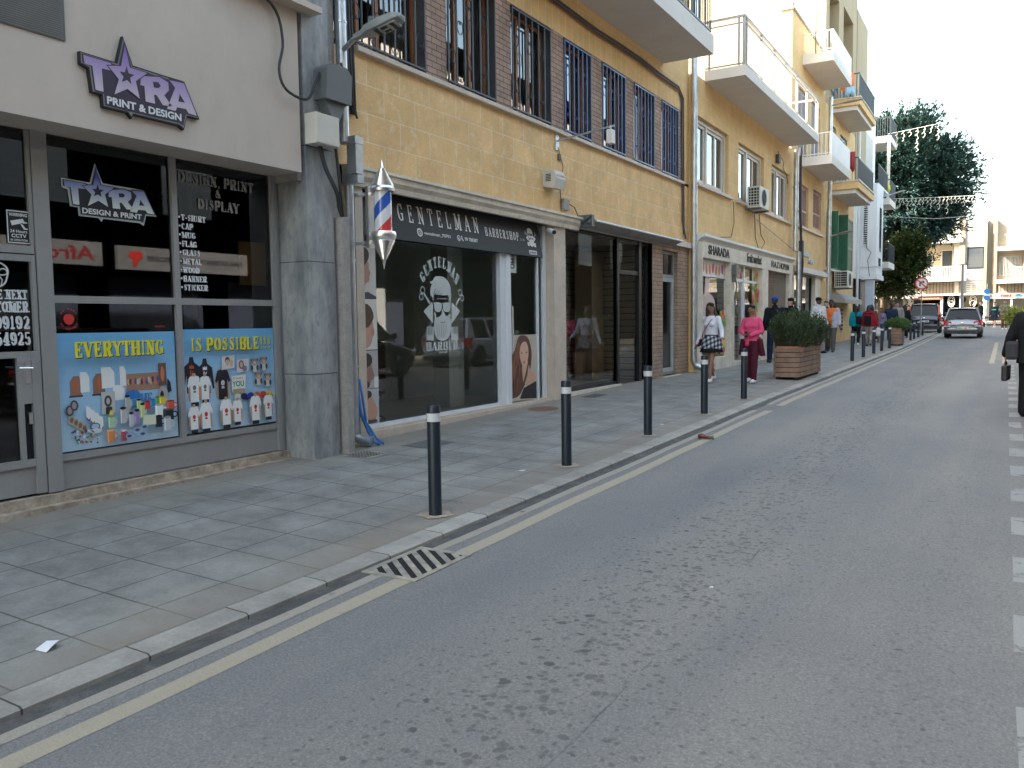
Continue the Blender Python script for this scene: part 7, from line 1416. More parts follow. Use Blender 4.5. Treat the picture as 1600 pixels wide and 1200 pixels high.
o = b.build('small_plant', leafmat('bright_leaf', (.08, .18, .03), (.12, .24, .05), (.16, .3, .06)), org=(-3.8, 19.15, zt)); tag(o, 'bright green low plant spilling over the planter edge', 'plant')
zt2 = planter('small square brown planter with a clipped green bush', -4.05, -3.62, 37.2, 38.35, .66, 5)
shrub('clipped_bush', 'rounded bright green bush in the small square planter', -3.84, 37.75, zt2-.1, .46, .60, .52, 150, 60, .06, .016, leafmat('bush_leaf', (.05, .11, .03), (.085, .17, .045), (.12, .22, .06)), upright=.3)
t = thing('plant_pot', 'orange round plant pot at the right edge beyond the parked cars', 'pot', (.75, 44, zr(44))); b = MB(); b.lathe([(.22, 0), (.34, .55), (.36, .6), (.30, .6), (.28, .5)], (.62, 44, zr(44)+.0), 18); b.build('pot', mat('orange_pot', (.55, .24, .12), .7), t)
shrub('pot_palm', 'yellow-green spiky bush growing in the orange pot', .62, 44, zr(44)+.55, .55, .55, .95, 90, 40, .22, .02, leafmat('yellow_leaf', (.16, .20, .04), (.28, .32, .07), (.40, .42, .12)), upright=.8)
# ---------------------------------------------------------------- trees
def tree(name, label, base, trunk_r, th, blobs, m, n_cl, leaves, L, w, flat=.35, out=1.0, seed=1, limbs=10, sag=.1):
    random.seed(seed); t = thing(name, label, 'tree', base); B = Vector(base); C0 = Vector(blobs[0][0]); s = MB()
    top = Vector((C0.x, C0.y, blobs[0][0][2]-blobs[0][1][2]*.2)); s.tube([B-Vector((0, 0, .3)), B+(top-B)*.3+rv(.15), B+(top-B)*.65+rv(.25), top], [trunk_r*1.2, trunk_r, trunk_r*.75, trunk_r*.35], 10)
    b = MB()
    for c, r, wgt in blobs:
        c = Vector(c)
        for i in range(int(limbs*wgt)):
            d = rv().normalized(); e = c+Vector((d.x*r[0]*.85, d.y*r[1]*.85, d.z*r[2]*.8)); st_ = B+(top-B)*random.uniform(.45, .95); s.tube([st_, (st_+e)/2+Vector((0, 0, -.2))+rv(.3), e], [trunk_r*.28, trunk_r*.16, .02], 5)
        for i in range(int(n_cl*wgt)):
            d = rv().normalized(); q = random.random()**.38; nz = 1+.16*sin(d.x*5+c.x)+.14*sin(d.z*7+d.y*6+seed)
            p = c+Vector((d.x*r[0], d.y*r[1], d.z*r[2]))*q*nz; o_ = Vector((d.x, d.y, d.z*.5+.12)).normalized(); cs = random.uniform(.5, 1.1)*L*5.5
            side = o_.cross(Vector((0, 0, 1))).normalized()
            for k in range(leaves):
                u = random.random(); lp_ = p+o_*cs*(u-.2)*out+side*random.gauss(0, cs*.17*(1.1-u))+Vector((0, 0, random.gauss(0, cs*flat*.25)-sag*u)); leaf(b, lp_, o_+rv(.55), Vector((0, 0, 1))+rv(.6), L*random.uniform(.6, 1.3), w)
    b.build('crown', m, t); s.build('trunk', mat(name+'_bark', (.16, .11, .075), .9, var=.4, scale=6), t, smooth=True); return t
M['darkleaf'] = leafmat('dark_tree_leaf', (.026, .060, .062), (.042, .090, .082), (.065, .12, .085))
M['midleaf'] = leafmat('mid_tree_leaf', (.02, .04, .014), (.035, .06, .02), (.12, .15, .03))  # last leaf tone puts yellowish sun highlights into the colour
tree('large_tree', 'large dark green tree with long pointed branches beyond the balconies', (-7.0, 61, .85), .34, 5, [((-6.9, 61, 10.7), (3.6, 3.4, 3.9), 1.0), ((-4.6, 61, 10.3), (2.7, 2.4, 2.6), .75), ((-6.6, 60.5, 13.0), (2.6, 2.4, 1.9), .35), ((-4.5, 60.5, 7.9), (1.9, 1.6, 1.1), .22), ((-3.6, 61, 12.0), (1.2, 1.2, .9), .08)], M['darkleaf'], 2300, 26, .25, .055, flat=.28, seed=4)
tree('street_tree', 'smaller leafy street tree with yellow sun highlights put into its leaf colour under the large tree', (-6.0, 58.2, .85), .16, 2.5, [((-5.9, 58.2, 4.9), (1.5, 1.5, 1.7), 1.0), ((-5.3, 58, 5.8), (1.2, 1.2, 1.1), .5), ((-6.7, 58, 3.9), (1.1, 1.1, 1.0), .35)], M['midleaf'], 650, 24, .17, .05, flat=.5, seed=8, sag=.05)
# ---------------------------------------------------------------- light garlands over the street
def garland(label, P0, P1, sag, n, lens, r=.016):
    t = thing('light_garland', label, 'string lights', P0); b = MB(); P0 = Vector(P0); P1 = Vector(P1); f = lambda q: P0.lerp(P1, q)-Vector((0, 0, sag*4*q*(1-q)))
    b.tube([f(i/24) for i in range(25)], r*.8, 4); b.build('wire', M['boxwhite'], t); s = MB()
    for i in range(n):
        q = (i+.5)/n*.55; p = f(q); L = lens[i % len(lens)]; pts = [p]; k = int(L/.12)+1
        for j in range(1, k+1): pts.append(p+Vector((.05*sin(j*2.1+i), .03*sin(j*3+i), -L*j/k)))
        s.tube(pts, r, 4)
        for j in range(1, k+1, 2): s.tube([pts[j], pts[j]+Vector((.10*(-1)**j, 0, -.07))], r*.8, 3)
    s.build('icicle_string', M['boxwhite'], t)
garland('upper white icicle light garland crossing in front of the big tree', (-6.0, 52, 12.05), (5.4, 50, 13.2), .15, 18, [.35, .9, .5, .3, 1.2, .6, .35, .8], .02)
garland('lower white icicle light garland crossing the street below the upper one', (-5.7, 53, 8.55), (5.4, 53, 8.4), .12, 30, [.25, .5, .3, .7, .35, .95, .4, .3], .016)
b = MB(); b.tube([(-6.1, 29.2, 3.95), (-6.25, 24.5, 4.6)], .012, 4); tag(b.build('overhead_cable', M['conduit'], org=(-6.2, 27, 4.2)), 'thin straight cable rising from the corner pipe to the air conditioner', 'cable')
b = MB(); b.tube([(-6.2, 50, 7.3), (-3.5, 52, 7.15), (-1, 56, 7.6), (4, 60, 9)], .02, 4)
o = b.build('overhead_cable', M['conduit'], org=(-3, 52, 7)); tag(o, 'thin overhead cable sagging across the street below the garlands', 'cable')
# ---------------------------------------------------------------- traffic signs
def sign_round(y, x, z, zb): pass
t = thing('traffic_sign', 'round red and white no-turn sign on a grey pole by the bollards', 'traffic sign', (-3.78, 48.2, zp(-3.8, 48)))
b = MB(); b.rod((-3.78, 48.2, zp(-3.8, 48)), (-3.78, 48.2, 3.75), .03, 8); b.build('pole', M['zinc'], t)
def disc(par, x, y, z, r, m, nm, t_=.012): b = MB(); b.prism([(x+r*cos(2*pi*i/32), z+r*sin(2*pi*i/32)) for i in range(32)], lambda u, v, k: (u, y-(t_ if k else 0), v)); return b.build(nm, m, par)
sx, sy, sz = -3.78, 48.14, 3.48
disc(t, sx, sy, sz, .32, M['red'], 'red_rim'); disc(t, sx, sy-.012, sz, .25, M['white'], 'white_face', .003)
b = MB(); F2 = lambda u, v, l=0: (sx+u, sy-.018-.001*l, sz+v); b.face([F2(*p) for p in [(-.11, -.14), (-.05, -.14), (-.05, .04), (.06, .04), (.06, .0), (.15, .07), (.06, .14), (.06, .10), (-.11, .10)]], 0); b.face([F2(*p, 2) for p in [(-.20, .15), (-.16, .19), (.20, -.16), (.16, -.20)]], 1); b.build('symbol', [M['signblack'], M['red']], t)
t = thing('lamp_pole', 'tall grey metal pole standing behind the silver car', 'pole', (-2.35, 60.3, .9)); b = MB(); b.rod((-2.35, 59.4, .8), (-2.38, 59.4, 5.0), .10, 10, .08); b.build('pole', M['frame_g'], t); b = MB(); b.box(-2.95, -1.9, 59.38, 59.42, 4.98, 5.02); b.build('cross_arm', M['frame_g'], t)
t = thing('traffic_sign', 'blue round signs stacked on a pole across the junction', 'traffic sign', (-1.15, 67, 1)); b = MB(); b.rod((-1.15, 67.0, 1.0), (-1.15, 67.0, 4.0), .03); b.build('pole', M['zinc'], t)
BL_ = plain('sign_blue2', (.03, .2, .55), .4); disc(t, -1.15, 66.95, 3.47, .19, BL_, 'blue_disc'); disc(t, -1.15, 66.95, 3.03, .19, BL_, 'blue_disc'); b = MB(); b.box(-1.38, -.95, 66.92, 66.935, 3.17, 3.23); b.build('white_strip', M['white'], t)
# ---------------------------------------------------------------- vehicles
M['tyre'] = plain('tyre_rubber', (.018, .018, .02), .85); M['rim'] = plain('alloy', (.45, .46, .48), .3, .9); M['carglass'] = plain('car_glass', (.012, .016, .022), .06); M['carglass'].node_tree.nodes['Principled BSDF'].inputs['Specular IOR Level'].default_value = .25
M['trim'] = plain('black_trim', (.02, .02, .022), .5)
def paint(name, c):
    m = plain(name, c, .32, .45, coat=1); return m
def car(label, loc, rz, L, W, H, pm, kind='hatch', plate=None, group=None, cat='car', detail=True):
    t = thing('parked_car' if group else 'car', label, cat, (0, 0, 0), group); hw = W/2
    gc = .17 if kind == 'hatch' else .22; belt = H*.60
    st = [(-L/2, .80, .42, belt-.28), (-L/2+.04, .93, .30, belt-.02 if kind == 'hatch' else belt), (-L/2+.25, .985, gc+.03, belt+.02), (-L/2+.8, 1, gc, belt+.01), (0, 1, gc, belt-.02), (L*.18, 1, gc, belt-.05), (L*.29, .985, gc, belt-.10), (L*.40, .95, gc+.02, belt-.20), (L/2-.14, .86, gc+.04, belt-.30), (L/2, .66, .30, belt-.42)]
    vs = []; n = 0
    def ring(y, k, zb, zt):
        w = hw*k; return [(-w*.82, y, zb), (-w*.97, y, zb+.08), (-w, y, zb+(zt-zb)*.45), (-w*.985, y, zt-.10), (-w*.90, y, zt-.01), (-w*.45, y, zt+.02), (0, y, zt+.03), (w*.45, y, zt+.02), (w*.90, y, zt-.01), (w*.985, y, zt-.10), (w, y, zb+(zt-zb)*.45), (w*.97, y, zb+.08), (w*.82, y, zb)]
    for s in st: r = ring(*s); n = len(r); vs += r
    b = MB(); b.mesh(vs, [(i*n+k, i*n+k+1, (i+1)*n+k+1, (i+1)*n+k) for i in range(len(st)-1) for k in range(n-1)]+[tuple(range(n)), tuple(range((len(st)-1)*n, len(st)*n))]+[(i*n, (i+1)*n, (i+1)*n+n-1, i*n+n-1) for i in range(len(st)-1)])
    body = b.build('body', pm, t, smooth=True); sb = body.modifiers.new('s', 'SUBSURF'); sb.levels = 2; sb.render_levels = 2
    # greenhouse
    yr, yrt, yft, yf = (-L/2+.10, -L/2+.42, L*.10, L*.27) if kind == 'hatch' else (-L/2+.06, -L/2+.28, L*.08, L*.24)
    def gh(ins, z0, z1, wt):
        q = []
        for y, zz_, wk in ((yr+ins, z0, .90), (yrt+ins, z1, wt), (yft-ins, z1, wt), (yf-ins, z0, .93)):
            w = hw*wk-ins; q += [(-w, y, zz_), (w, y, zz_)]
        return q
    b = MB(); q = gh(0.0, belt-.04, H-.05, .70); b.mesh(q, [(0, 1, 3, 2), (2, 3, 5, 4), (4, 5, 7, 6), (0, 2, 4, 6), (1, 3, 5, 7)]); g = b.build('window_glass', M['carglass'], t)
    b = MB(); rr = []
    for y, w, z_ in ((yrt-.10, .64, H-.06), (yrt, .70, H-.03), ((yrt+yft)/2, .71, H), (yft, .70, H-.04), (yft+.08, .70, H-.07)):
        w *= hw; rr += [(-w, y, z_-.03), (-w*.85, y, z_), (0, y, z_+.015), (w*.85, y, z_), (w, y, z_-.03)]
    b.mesh(rr, [(i*5+k, i*5+k+1, (i+1)*5+k+1, (i+1)*5+k) for i in range(4) for k in range(4)]); rf = b.build('roof', pm, t, smooth=True); sm = rf.modifiers.new('s', 'SUBSURF'); sm.render_levels = 2; so = rf.modifiers.new('t', 'SOLIDIFY'); so.thickness = .03
    b = MB()
    for s in (-1, 1):
        for a, c, r_ in (((s*hw*.93, yr, belt-.04), (s*hw*.70, yrt, H-.05), .045), ((s*hw*.93, yf, belt-.06), (s*hw*.70, yft, H-.05), .035), ((s*hw*.935, (yr+yf)/2-.1, belt-.04), (s*hw*.705, (yrt+yft)/2, H-.05), .03), ((s*hw*.70, yrt, H-.05), (s*hw*.70, yft, H-.05), .035)): b.tube([a, c], r_, 8)
        if kind == 'hatch': b.mesh([(s*(hw*.93+.004), yr+.02, belt-.03), (s*(hw*.93+.004), yr+.50, belt-.03), (s*(hw*.71+.004), yrt+.15, H-.06), (s*(hw*.71+.004), yrt, H-.06)], [(0, 1, 2, 3)])
    b.build('pillar', pm, t)
    for sx_ in (-1, 1):
        for wy in (-L/2+L*.20, L/2-L*.20):
            R0 = .30 if kind == 'hatch' else .34; x = sx_*(hw-.02)
            b = MB(); pr = [(R0*.62, -.0), (R0*.95, .0), (R0, .03), (R0, .18), (R0*.9, .2)]; vs = []
            for r_, d in pr:
                for k in range(24): vs.append((x-sx_*d, wy+r_*cos(2*pi*k/24), R0+r_*sin(2*pi*k/24)))
            b.mesh(vs, [(i*24+k, i*24+(k+1) % 24, (i+1)*24+(k+1) % 24, (i+1)*24+k) for i in range(len(pr)-1) for k in range(24)]+[tuple(range(96, 120))]); w = b.build('wheel', M['tyre'], t, smooth=2)
            b = MB(); b.mesh([(x-sx_*.03, wy+R0*.62*cos(2*pi*k/24), R0+R0*.62*sin(2*pi*k/24)) for k in range(24)], [tuple(range(24))], 1)
            for k in range(7): a = 2*pi*k/7; b.tube([(x-sx_*.012, wy, R0), (x-sx_*.012, wy+R0*.6*cos(a), R0+R0*.6*sin(a))], [.03, .022], 5)
            b.tube([(x-sx_*.01, wy+R0*.62*cos(a*pi/12), R0+R0*.62*sin(a*pi/12)) for a in range(25)], .012, 4); b.build('rim', [M['rim'], M['trim']], w)
            b = MB(); ar = [(x+sx_*.022, wy+(R0+.06)*cos(a*pi/14), R0+(R0+.06)*sin(a*pi/14)) for a in range(-1, 16)]; b.mesh(ar+[(x-sx_*.25, p[1], p[2]) for p in ar], [(i, i+1, 18+i, 17+i) for i in range(16)]+[tuple(range(17))]); b.build('wheel_arch', M['trim'], t)
    yb = -L/2
    for s in (-1, 1):
        b = MB()
        if kind == 'hatch': pts = [(s*hw*.99, belt-.04), (s*hw*.60, belt-.10), (s*hw*.55, belt-.20), (s*hw*.62, belt-.29), (s*hw*.99, belt-.31)]
        else: pts = [(s*hw*.97, belt-.05), (s*hw*.86, belt-.03), (s*hw*.84, belt-.38), (s*hw*.97, belt-.36)]
        b.prism(pts, lambda u, v, k: (u, yb+.30-(0.295+.0*abs(u) if k else .0)+.07*(abs(u)/hw)**4, v)); 
        if kind == 'suv': b.box(min(s*hw*.93, s*hw*.80), max(s*hw*.93, s*hw*.80), yb+.05, yb+.16, belt, H-.12)
        b.build('tail_light', plain('tail_red', (.62, .03, .03), .12, coat=1), t)
        b = MB(); b.box(min(s*hw*.95, s*hw*.62), max(s*hw*.95, s*hw*.62), yb-.012, yb+.1, belt-.34, belt-.305); b.build('reverse_light', M['alu'], t) if kind == 'hatch' else None
        b = MB(); b.tube([(s*hw*.90, yf-.30, belt+.02), (s*(hw+.10), yf-.28, belt+.06)], .03, 6); b.lathe([(.02, -.07), (.085, -.05), (.09, .04), (.03, .08)], (s*(hw+.15), yf-.28, belt+.09), 10); b.build('mirror', pm if kind == 'hatch' else M['trim'], t, smooth=True)
        b = MB(); b.box(min(s*hw*.80, s*hw*.50), max(s*hw*.80, s*hw*.50), L/2-.22, L/2-.03, belt-.40, belt-.28); b.build('headlight', M['alu'], t, bevel=.03)
    b = MB(); b.box(-hw*.86, hw*.86, yb-.02, yb+.2, .20, .33); b.build('lower_bumper', M['trim'], t, bevel=.02)
    b = MB(); b.box(-hw*.82, hw*.82, yb-.035, yb+.12, .34, .50); b.build('bumper', pm, t, bevel=.05)
    b = MB(); b.box(-.26, .26, yb-.052, yb-.034, .43 if kind == 'hatch' else .62, .54 if kind == 'hatch' else .73, 0); b.box(-.258, -.215, yb-.055, yb-.05, .432 if kind == 'hatch' else .622, .538 if kind == 'hatch' else .728, 1)
    if plate: bf(b, plate, lambda u, v, l=0: (u, yb-.0555, v), -.19, .455 if kind == 'hatch' else .645, .06, .40, bold=.03, mi=2)
    b.build('number_plate', [M['white'], BL_, M['signblack']], t)
    b = MB(); zz_ = belt+.02; b.rod((.02, yr-.0, belt+.03), (-.25, yr+.06, belt+.10), .012, 5); b.build('rear_wiper', M['trim'], t)
    b = MB(); b.box(-.05, .05, yb+.0, yb+.03, belt-.16, belt-.12); b.build('badge', M['chrome'], t)
    t.location = loc; t.rotation_euler = (0, 0, rz); return t
sil = paint('silver_grey_paint', (.20, .205, .225)); navy = paint('dark_blue_paint', (.012, .018, .035)); blk = paint('black_paint', (.008, .008, .010)); wht = paint('pale_blue_white_paint', (.48, .55, .66))
def cz(y): return zr(y)+.004
car('silver grey hatchback driving away down the middle of the street', (-1.80, 46.2+1.85, cz(48)), 0, 3.75, 1.665, 1.50, sil, 'hatch', 'MKL 158')
car('dark blue estate car standing at the junction left of the silver hatchback', (-4.15, 56.0, zr(56)+.01), .04, 4.5, 1.78, 1.72, navy, 'suv', 'KNA 602')
car('black car parked at the right edge beside the person in black', (1.19, 16.0, cz(16)), 0, 4.3, 1.80, 1.62, blk, 'suv', None, 'cars parked on the right of the street')
car('pale blue-white hatchback parked ahead of the black car, seen in the barbershop glass', (1.20, 22.3, cz(22.3)), 0, 3.9, 1.7, 1.5, wht, 'hatch', None, 'cars parked on the right of the street')
car('black parked car nearest the camera, seen only in the shop window reflections', (1.35, 9.6, cz(9.6)), 0, 4.2, 1.78, 1.48, blk, 'hatch', None, 'cars parked on the right of the street')
# ================================================================ PEOPLE
def capsule(b, p0, r0, p1, r1, n=12, fl=1.0, ax=None):
    p0, p1 = Vector(p0), Vector(p1); d = (p1-p0); L = d.length; d = d/L if L > 1e-6 else Vector((0, 0, 1))
    a = ax if ax is not None else (Vector((1, 0, 0)) if abs(d.x) < .8 else Vector((0, 1, 0))); u = (a-d*a.dot(d)).normalized(); w = d.cross(u); rings = []
    for k in range(1, 4): t = k/4*pi/2; rings.append((p0-d*r0*cos(t), r0*sin(t)))
    rings += [(p0, r0), (p1, r1)]
    for k in range(3, 0, -1): t = k/4*pi/2; rings.append((p1+d*r1*cos(t), r1*sin(t)))
    vs = [c+(u*cos(2*pi*i/n)*fl+w*sin(2*pi*i/n))*r for c, r in rings for i in range(n)]; m = len(rings)
    fs = [(j*n+i, j*n+(i+1) % n, (j+1)*n+(i+1) % n, (j+1)*n+i) for j in range(m-1) for i in range(n)]+[tuple(range(n))[::-1], tuple(range((m-1)*n, m*n))]
    b.mesh(vs, fs)
def loft(b, rings, n=20):
    vs = []
    for (cx, cy, cz_), rx, ry in rings:
        for i in range(n): a = 2*pi*i/n; vs.append((cx+rx*cos(a), cy+ry*sin(a), cz_))
    m = len(rings); b.mesh(vs, [(j*n+i, j*n+(i+1) % n, (j+1)*n+(i+1) % n, (j+1)*n+i) for j in range(m-1) for i in range(n)]+[tuple(range(n))[::-1], tuple(range((m-1)*n, m*n))])
def ball(b, c, r, n=14): 
    rx, ry, rz = r; vs = []; m = 9
    for j in range(1, m): t = pi*j/m; vs += [(c[0]+rx*sin(t)*cos(2*pi*i/n), c[1]+ry*sin(t)*sin(2*pi*i/n), c[2]-rz*cos(t)) for i in range(n)]
    k = m-1; b.mesh(vs, [(j*n+i, j*n+(i+1) % n, (j+1)*n+(i+1) % n, (j+1)*n+i) for j in range(k-1) for i in range(n)]+[tuple(range(n))[::-1], tuple(range((k-1)*n, k*n))])
def fuse(b, name, m, parent, voxel=.012, sm=4):
    o = b.build('tmp', []); md = o.modifiers.new('r', 'REMESH'); md.mode = 'VOXEL'; md.voxel_size = voxel; md.use_smooth_shade = True
    s = o.modifiers.new('s', 'SMOOTH'); s.factor = .5; s.iterations = sm
    dg = bpy.context.evaluated_depsgraph_get(); dg.update(); me = bpy.data.meshes.new_from_object(o.evaluated_get(dg)); me.name = name
    old = o.data; bpy.data.objects.remove(o); bpy.data.meshes.remove(old)
    me.materials.clear(); me.materials.append(m); me.polygons.foreach_set('use_smooth', [True]*len(me.polygons))
    q = bpy.data.objects.new(name, me); COL.objects.link(q); q.parent = parent; return q
SKIN = {k: mat('skin_'+k, c, .55, var=.06, bmp=0) for k, c in dict(l=(.52, .31, .22), m=(.36, .20, .13), d=(.09, .05, .035), mm=(.25, .13, .085)).items()}
HAIRM = mat('dark_hair', (.018, .013, .012), .5, var=.4, scale=40, bmp=.4, bscale=120)
def cl(name, c, var=.15, rough=.85): return mat(name, c, rough, var=var, scale=7, bmp=.25, bscale=18, spec=.2)
def turn(p, c, a): x, y = p[0]-c[0], p[1]-c[1]; return (c[0]+x*cos(a)-y*sin(a), c[1]+x*sin(a)+y*cos(a), p[2])
def person(label, loc, rz, h, skin='l', top=None, bottom=None, shoes=None, hair='short', fem=False, stride=.0, arms=((-.10, 0, 0), (.10, 0, 0)), look=0, topkind='long', botkind='trousers', fat=1.0, cap=None, extras=None, group=None, hairm=None, coat_len=.86, voxel=.013):
    """local frame: +y is where the body faces; arms = per side (elbow xyz, wrist xyz, hand dir) or a simple hang"""
    t = thing('person', label, 'person', (0, 0, 0), group); k = h/1.72
    J = {}; st = stride
    hipz = .90; J['hip'] = [(-.088, 0, hipz), (.088, 0, hipz)]
    J['kn'] = [(-.095, .16*st+.03, .49), (.095, -.02*st+.02, .49)]; J['an'] = [(-.095, .30*st, .085), (.10, -.34*st, .085+.06*abs(st))]
    shx = .165 if fem else .19; f = fat
    J['sh'] = [(-shx, 0, 1.395), (shx, 0, 1.395)]
    dflt = [((-shx-.06, -.02, 1.13), (-shx-.075, .06, .90), (0, .05, -1)), ((shx+.06, -.02, 1.13), (shx+.075, .06, .90), (0, .05, -1))]
    A = [arms[0] if len(arms[0]) == 3 and isinstance(arms[0][0], tuple) else dflt[0], arms[1] if len(arms[1]) == 3 and isinstance(arms[1][0], tuple) else dflt[1]]
    hc = (0, .02, 1.61)
    H = lambda p: turn(p, hc, look)
    def torso(b, e=0, z0=.84, z1=1.47, neck=True):
        R = [(.84, .155, .115), (.93, .165, .12), (1.03, .138 if fem else .15, .10), (1.14, .135 if fem else .16, .10), (1.26, .155 if fem else .175, .115), (1.35, .165 if fem else .19, .105), (1.41, .14 if fem else .165, .085), (1.455, .075, .065)]
        loft(b, [((0, .0, z), rx*f+e, ry*f+e) for z, rx, ry in R if z0-.001 <= z <= z1+.001])
        if fem: ball(b, (-.07, .085*f, 1.265), (.062+e*.4, .055+e*.4, .06)); ball(b, (.07, .085*f, 1.265), (.062+e*.4, .055+e*.4, .06))
        ball(b, (-.08, -.045, .90), (.09+e*.5, .085+e*.5, .10)); ball(b, (.08, -.045, .90), (.09+e*.5, .085+e*.5, .10))
    def legs(b, e=0, z=0, flare=0):
        for i in range(2):
            hp, kn, an = J['hip'][i], J['kn'][i], J['an'][i]; capsule(b, hp, .085*f+e, kn, .055+e+flare*.5); capsule(b, kn, .056+e+flare*.5, (an[0], an[1], an[2]+z), .036+e+flare)
            capsule(b, ((kn[0]), kn[1]-.025, kn[2]-.10), .05+e, (an[0], an[1]-.01, an[2]+.12+z), .032+e+flare)
    def armf(b, e=0, upto=1.0):
        for i in range(2):
            s, el, wr = Vector(J['sh'][i]), Vector(A[i][0]), Vector(A[i][1]); capsule(b, s, .052+e, el, .040+e)
            if upto > .6: capsule(b, el, .040+e, el.lerp(wr, 1 if upto >= 1 else upto), (.027 if e == 0 else .030)+e)
    b = MB(); torso(b); legs(b); armf(b)
    capsule(b, (0, -.01, 1.42), .058, (0, .005, 1.52), .050)
    # head
    ball(b, H((0, .0, 1.635)), (.073, .090, .098), 16); ball(b, H((0, .03, 1.575)), (.055, .062, .065), 14); ball(b, H((0, .065, 1.545)), (.028, .024, .022), 10)
    capsule(b, H((0, .088, 1.635)), .011, H((0, .108, 1.600)), .015, 8); 
    for s in (-1, 1): ball(b, H((s*.076, -.0, 1.615)), (.012, .022, .032), 8); ball(b, H((s*.033, .078, 1.592)), (.024, .018, .02), 8)
    ball(b, H((0, .085, 1.565)), (.024, .012, .010), 8)
    # hands
    for i in range(2):
        wr, hd = Vector(A[i][1]), Vector(A[i][2]).normalized(); sd_ = hd.cross(Vector((1, 0, 0)) if abs(hd.x) < .7 else Vector((0, 0, 1))).normalized(); pm_ = wr+hd*.055
        capsule(b, wr, .026, pm_, .034, 10, .55, sd_.cross(hd)); bend = sd_.cross(hd)*(-1 if i == 0 else 1)
        for q, L in ((-1.5, .062), (-.5, .074), (.5, .078), (1.5, .068)):
            r0 = pm_+sd_*q*.019+hd*.018; m1 = r0+hd*L*.55+bend*.008; capsule(b, r0, .0095, m1, .0088, 7); capsule(b, m1, .0088, m1+hd*L*.42+bend*.022, .0075, 7)
        r0 = wr+hd*.03+sd_*.028; capsule(b, r0, .011, r0+sd_*.028+hd*.035+bend*.01, .0095, 7)
    # feet in body
    for i in range(2): an = J['an'][i]; capsule(b, (an[0], an[1]-.03, an[2]-.035), .035, (an[0], an[1]+.11, .035+max(0, an[2]-.085)), .03)
    sc = lambda: None
    body = fuse(b, 'body', SKIN[skin], t, voxel*.85, 2)
    # shoes
    if shoes is not None:
        for i in range(2):
            b = MB(); an = J['an'][i]; z = max(0, an[2]-.085); capsule(b, (an[0], an[1]-.035, .045+z), .047, (an[0], an[1]+.06, .045+z*.8), .046); capsule(b, (an[0], an[1]+.06, .045+z*.8), .045, (an[0], an[1]+.145, .034+z*.5), .034)
            capsule(b, (an[0], an[1]-.02, .06+z), .045, (an[0], an[1]-.015, .10+z), .042); fuse(b, 'shoe', shoes, t, .011, 2)
    if botkind == 'trousers' and bottom is not None:
        b = MB(); torso(b, .010, .84, 1.03); legs(b, .021, .015, .012 if not fem else .004); fuse(b, 'trousers', bottom, t, voxel)
    elif botkind == 'wide' and bottom is not None:
        b = MB(); torso(b, .014, .84, 1.03); legs(b, .03, .0, .045); fuse(b, 'trousers', bottom, t, voxel)
    elif botkind == 'skirt' and bottom is not None:
        b = MB(); loft(b, [((0, 0, 1.04), .145*f, .11*f), ((0, -.01, .95), .185*f, .15*f), ((0, -.01, .80), .225, .19), ((0, 0, .66), .265, .22)], 24); fuse(b, 'skirt', bottom, t, voxel, 3)
    elif botkind == 'shorts' and bottom is not None:
        b = MB(); torso(b, .012, .84, 1.03)
        for i in range(2): hp, kn = Vector(J['hip'][i]), Vector(J['kn'][i]); capsule(b, hp, .10, hp.lerp(kn, .85), .085)
        fuse(b, 'shorts', bottom, t, voxel)
    if top is not None:
        b = MB(); e = .014 if topkind == 'long' else (.017 if topkind == 'short' else .035); z0 = 1.0 if topkind == 'crop' else (.93 if topkind == 'long' else .84); torso(b, e if topkind != 'crop' else .012, z0)
        if topkind in ('jacket', 'coat'): loft(b, [((0, 0, coat_len), .19*f+.02, .15*f+.02), ((0, 0, 1.0), .175*f+.02, .135*f+.02), ((0, 0, 1.2), .185*f+.02, .135*f+.02)])
        armf(b, .030 if topkind in ('jacket', 'coat') else .013, .35 if topkind == 'short' else .97)
        if topkind in ('jacket', 'coat'): capsule(b, (0, -.02, 1.43), .085, (0, -.01, 1.47), .08)
        fuse(b, 'top' if topkind not in ('jacket', 'coat') else topkind, top, t, voxel, 3)
    hm = hairm or HAIRM
    if hair and hair != 'none':
        b = MB(); P = H
        if hair == 'short': ball(b, P((0, -.018, 1.66)), (.080, .094, .092), 16); b2 = [(0, -.06, 1.60), .05]
        if hair == 'short': ball(b, P((0, -.06, 1.60)), (.066, .045, .06), 12); ball(b, P((0, .05, 1.705)), (.06, .045, .035), 12)
        if hair in ('bob', 'long', 'pony'):
            ball(b, P((0, -.022, 1.66)), (.088, .095, .094), 16); ball(b, P((0, .045, 1.70)), (.072, .056, .040), 12)
            if hair != 'pony':
                L = 1.47 if hair == 'bob' else 1.22
                for s in (-1, 1): capsule(b, P((s*.068, -.01, 1.62)), .04, P((s*.085, .01, max(L, 1.45))), .034)
                capsule(b, P((0, -.06, 1.62)), .075, (0, -.10, L), .07 if hair == 'long' else .08, 12)
            else: ball(b, P((0, -.115, 1.69)), (.06, .06, .06), 12); capsule(b, P((0, -.14, 1.67)), .05, P((0, -.15, 1.50)), .035)
        fuse(b, 'hair', hm, t, .011, 2)
    if cap is not None:
        b = MB(); ball(b, H((0, -.008, 1.675)), (.088, .103, .078), 18); 
        if cap[1] != 'beanie': capsule(b, H((-.04, .09, 1.672)), .014, H((.04, .09, 1.672)), .014); capsule(b, H((-.05, .12, 1.665)), .010, H((.05, .12, 1.665)), .010); capsule(b, H((-.03, .15, 1.66)), .009, H((.03, .15, 1.66)), .009)
        fuse(b, 'cap' if cap[1] != 'beanie' else 'beanie', cap[0], t, .010, 2)
    # eyes
    b = MB()
